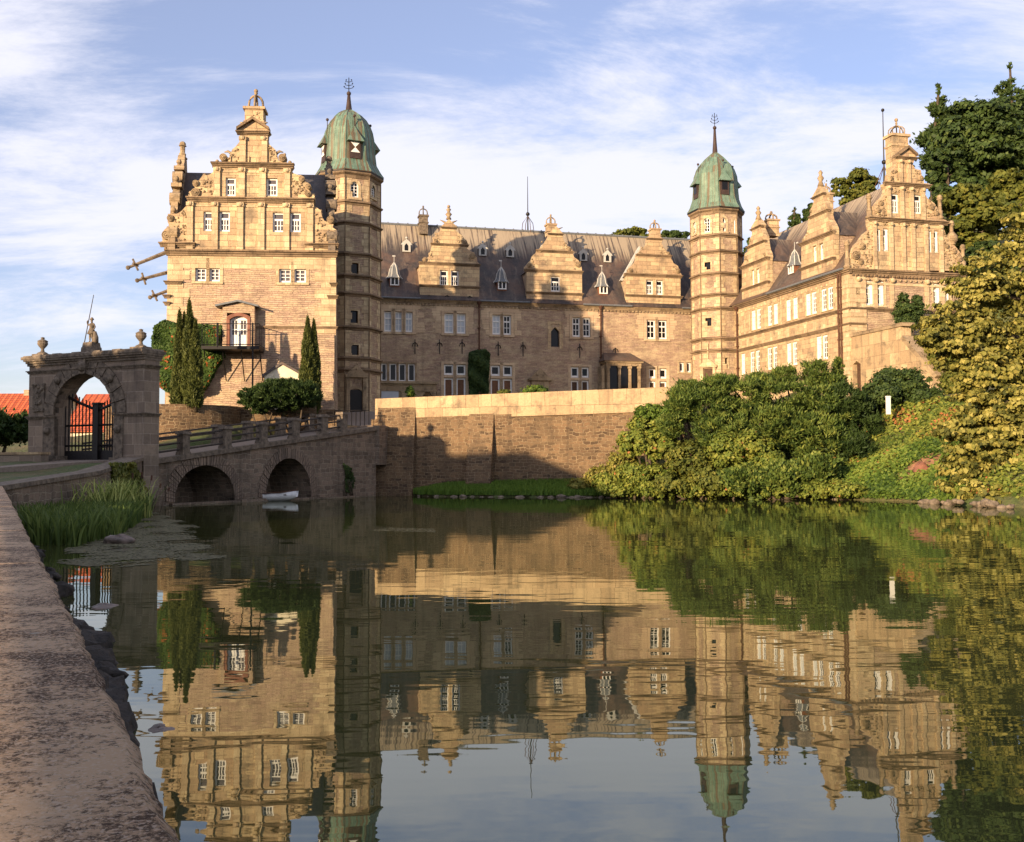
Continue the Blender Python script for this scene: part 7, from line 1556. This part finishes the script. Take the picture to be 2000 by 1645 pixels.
# --- reeds at the left
rp = [q(30, 1030), q(70, 1066), q(150, 1066), q(225, 1050), q(262, 1030), q(285, 1008), q(298, 996), (-15.9, 42), (-16.3, 33)]
Rp = ptsin(rp, 4200, .0)
dd_ = Rp[:, 0]
tl = rng.uniform(0, .75, len(Rp)); o = blades('reed_bed', 'dense bed of green reeds in the corner of the pond', 'reeds', Rp, .7, .055, 'reed', lean=.55, tint=tl)
cl = np.stack([rng.normal(q(225, 1012)[0], .5, 420), rng.normal(q(225, 1012)[1], .7, 420), np.zeros(420)], 1)
tag(blades('reed_clump', 'taller pale green reed clump catching the light at the right of the reed bed', 'reeds', cl, 1.3, .06, 'reed', kind='stuff', lean=.7, tint=rng.uniform(.6, 1, 420)), None)  # high tints put the sunlit look into the blade colour
for i, (px, py, h) in enumerate(((258, 1000, 1.7), (272, 998, 1.75), (287, 1000, 1.6), (300, 1002, 1.25), (312, 1004, 1.1))):
    c = atz(px, py, 0); T_ = thing('cattail', ['leftmost tall brown cattail beside the pale reed clump', 'tallest cattail, in the middle of the group by the bridge wall', 'cattail third from the left near the bridge wall', 'short leaning cattail near the water', 'outermost low cattail bending over the water'][i], 'cattail', c, 'cattails right of the reeds')
    dx_ = .1*i; MB().tube([c, c+Vector((dx_*.4, 0, h*.6)), c+Vector((dx_, 0, h))], [.018, .012, .008], 5).build('stalk', M['bark'], T_); MB().tube([c+Vector((dx_*.85, 0, h*.84)), c+Vector((dx_*.98, 0, h*.98))], .04, 6).build('seed_head', M['rust'], T_)
# --- floating weed
M['weed'] = leafmat('floating_weed', [(0, (0.07, 0.065, 0.035)), (1, (0.15, 0.14, 0.075))], 0., .8)
wpn = [q(110, 1100), q(200, 1112), q(330, 1100), q(440, 1090), q(445, 1080), q(400, 1062), q(380, 1045), q(390, 1030), q(340, 1012), q(300, 1000), q(240, 1020), q(130, 1070)]
Wp = ptsin(wpn, 34000, .006); nz_ = np.sin(Wp[:, 0]*2.1+Wp[:, 1])*np.sin(Wp[:, 1]*1.7-Wp[:, 0]*.6)+.7*np.sin(Wp[:, 0]*5.3-Wp[:, 1]*2)*np.sin(Wp[:, 1]*4.1)+rng.normal(0, .35, len(Wp)); dpo = pdist(Wp[:, 0], Wp[:, 1], np.array(wpn)); Wp = Wp[(nz_+np.minimum(dpo*1.1, 1.0)) > .45]
Wp[:, 2] += rng.uniform(0, .004, len(Wp))
n_ = len(Wp); o = leafmesh('pond_weed', Wp, np.tile(np.array([[0, 0, 60.]]), (n_, 1)), .10, .7, rng.uniform(0, 1, n_), M['weed'], None, 'stuff', fold=0); tag(o, 'mat of brown floating weed spreading from the reeds', 'pond weed')
Wq = ptsin([q(720, 1037), q(850, 1040), q(850, 1033), q(760, 1031)], 500, .006); o = leafmesh('pond_weed', Wq, np.tile(np.array([[0, 0, 60.]]), (len(Wq), 1)), .1, .5, rng.uniform(0, 1, len(Wq)), M['weed'], None, 'stuff', fold=0); tag(o, 'thin line of floating debris in the middle of the pond', 'pond weed')

# --- cypresses, creeper, yew
def thuja(name, label, cols, n, group='cypresses beside the left wing'):
    Ps, Ns, Ts = [], [], []; tot = sum(c_[3]*(c_[2]-c_[1]) for c_ in cols)
    for (x, ytop, ybot, rpx, Y) in cols:
        a = at(x, ybot+8, Y); b = at(x, ytop, Y); H_ = b.z-a.z; R0 = rpx*Y/FL; m = int(n*rpx*(ybot-ytop)/tot)
        t = rng.uniform(0, 1, m)**1.15; an = rng.uniform(0, 6.2832, m)
        prof_ = np.interp(t, [0, .12, .45, .7, .88, 1], [.8, 1.0, .92, .66, .34, .06])
        lump = 1+.16*np.sin(an*3+t*17+x)+.12*np.sin(an*5-t*31)+.10*np.sin(t*55+x)
        rr = R0*prof_*lump*np.maximum(rng.uniform(.3, 1.05, m)**.45, 0)
        P = np.stack([a.x+(b.x-a.x)*t+rr*np.cos(an), a.y+(b.y-a.y)*t+rr*np.sin(an), a.z+H_*t+rng.normal(0, .12, m)], 1)
        Ps.append(P); Ns.append(np.stack([np.cos(an), np.sin(an), np.full(m, .9)], 1)); Ts.append(.45+1.6*(lump-1)+rng.normal(0, .18, m))
    c = at(cols[0][0], cols[0][2]+8, cols[0][4]); T_ = thing(name, label, 'tree', (c.x, c.y, c.z), group); mb = MB()
    for (x, ytop, ybot, rpx, Y) in cols: a = at(x, ybot+10, Y); b = at(x, ytop+12, Y); limb(mb, a-Vector((0, 0, .4)), b, .14, .03, .01)
    mb.build('trunk', M['bark'], T_, True); leafmesh('crown', np.concatenate(Ps), np.concatenate(Ns), .22, .32, np.concatenate(Ts), M['thuja'], T_, align=1.0)
thuja('cypress_tree', 'cluster of tall pointed cypresses on the bastion with four spires', [(370, 592, 782, 14, 62.6), (351, 611, 776, 12, 62.9), (360, 615, 770, 10, 63.1), (382, 630, 782, 13, 62.4), (348, 700, 784, 13, 62.8)], 52000)
thuja('cypress_tree', 'twin pointed cypress at the right corner of the left wing', [(601, 625, 800, 15, 66), (613, 632, 800, 13, 66.3)], 30000)
bush('yew_bush', 'wide dark rounded yew bush below the porch', 'bush', [(545,775,63.6,70,28,1.9),(505,785,63.4,36,24,1.4),(590,770,63.8,34,30,1.5),(550,755,63.8,48,16,1.4),(485,772,63.4,18,12,1)], 36000, .2, 'yew', None, asp=.35, sub=46, subr=.2, flat=.5)
def wallplant(name, label, F, polypx, n, ls, mat, w0, w1, tv=.2):
    PX = np.array([F.uz(*p_) for p_ in polypx]); xs = rng.uniform(PX[:, 0].min(), PX[:, 0].max(), n*3); ys = rng.uniform(PX[:, 1].min(), PX[:, 1].max(), n*3); m = inpoly(xs, ys, PX); xs, ys = xs[m][:n], ys[m][:n]
    w = rng.uniform(0, 1, len(xs))*(w1-w0)*(.55+.45*np.sin(xs*2.3+ys*1.1)*np.sin(ys*1.9))+w0
    A = np.array(F.A); d = np.array(F.d); nn = np.array(F.n); P = A+d*xs[:, None]+nn*w[:, None]; P[:, 2] = ys
    lump = .5+.3*np.sin(xs*2.3+ys*1.1)*np.sin(ys*1.9)
    N_ = np.tile(nn, (len(P), 1))+np.array([0, 0, .4]); c = P.mean(0); T_ = thing(name, label, 'climbing plant', (c[0], c[1], ys.min()))
    leafmesh('foliage', P, N_, ls, .75, lump+rng.normal(0, tv, len(xs)), M[mat], T_, droop=1.2)
    mb = MB(); 
    for k in range(4): u_ = PX[:, 0].mean()+random.uniform(-.8, .8); limb(mb, F.pt(u_, .1, ys.min()-.3), F.pt(u_+random.uniform(-.8, .8), .2, ys.mean()), .06, .02, .06)
    mb.build('stem', M['bark'], T_, True); return T_
wallplant('wall_creeper', 'mass of green creeper with orange tinges on the left wing behind the cypresses', FA, [(306,640),(325,628),(345,634),(440,640),(430,672),(440,695),(420,730),(405,760),(385,775),(345,775),(318,755),(306,700),(300,660)], 30000, .26, 'creeper', .1, 1.1, .22)
wallplant('wall_creeper', 'clipped dark column of ivy on the middle wing beside the drainpipe', FB, [(916,690),(925,686),(945,684),(955,692),(953,730),(951,780),(918,780),(914,730)], 9000, .26, 'yew', .1, .9)
wallplant('wall_creeper', 'patch of trailing ivy on the bridge abutment', FBR, [(668,905),(684,915),(692,940),(686,962),(670,960),(674,930)], 500, .17, 'dark', .02, .2)
wallplant('wall_creeper', 'dark creeping plant on the low moat wall under the gate', Fr((-16.55, 40), 94), [(215,905),(262,905),(285,975),(225,975)], 3500, .16, 'oak', -.05, .25)
bush('courtyard_shrub', 'small bright shrub behind the retaining wall in front of the pedimented door', 'bush', [(1045,765,72,24,12,1),(1030,772,72,14,8,.8)], 4500, .22, 'ivy', None)
bush('courtyard_shrub', 'tiny round shrub behind the coping below the brown french windows', 'bush', [(984,768,72,13,6,.6)], 1500, .2, 'oak', None)
bush('courtyard_shrub', 'sprig of green showing above the coping by the low arcade', 'bush', [(801,766,74,8,12,.5)], 900, .2, 'ivy', None)
bush('hedge_bush', 'dark round tree between the village house and the gate', 'bush', [(20,835,56,44,28,2.5),(-30,840,56,50,36,2.5)], 9000, .25, 'yew', None)
bush('water_plant', 'tuft of weeds on the pier between the two arches', 'bush', [(478,968,55.6,14,8,.4),(488,975,55.3,10,5,.3)], 1200, .18, 'dark', None)

# --- unseen barn and trees, added left of the viewer to throw the evening shade
bn = thing('barn', 'long farm barn far left of the camera, outside the photograph', 'barn', (-50, 17, 1))
MB().box(IDF, -76, -25, -21.5, -12.5, 0, 9.5).build('wall', M['field'], bn)
MB().add([(-77, 11.8, 9.4), (-77, 22.2, 9.4), (-77, 17, 13), (-24.4, 11.8, 9.4), (-24.4, 22.2, 9.4), (-32, 17, 13)], [(0, 2, 1), (3, 4, 5), (0, 3, 5, 2), (1, 2, 5, 4), (0, 1, 4, 3)]).build('roof', M['tiles'], bn)
for i, (x, y, z, r_) in enumerate(((-38.6, 27, 10.0, 3.5), (-33.0, 26, 9.7, 3.1))):
    el = [((x+random.uniform(-r_, r_)*.7, y+random.uniform(-r_, r_)*.5, z+random.uniform(-2.5, 2.2)), (r_*.42, r_*.42, r_*.3), 1) for _ in range(16)]
    tree('lime_tree', ['taller lime tree behind the barn, outside the photograph', 'shorter lime tree behind the barn, outside the photograph'][i], 'tree', (x, y, .8), (x, y, z+2), el, 14000, .7, 'oak', 'shade trees beside the barn', sub=14)
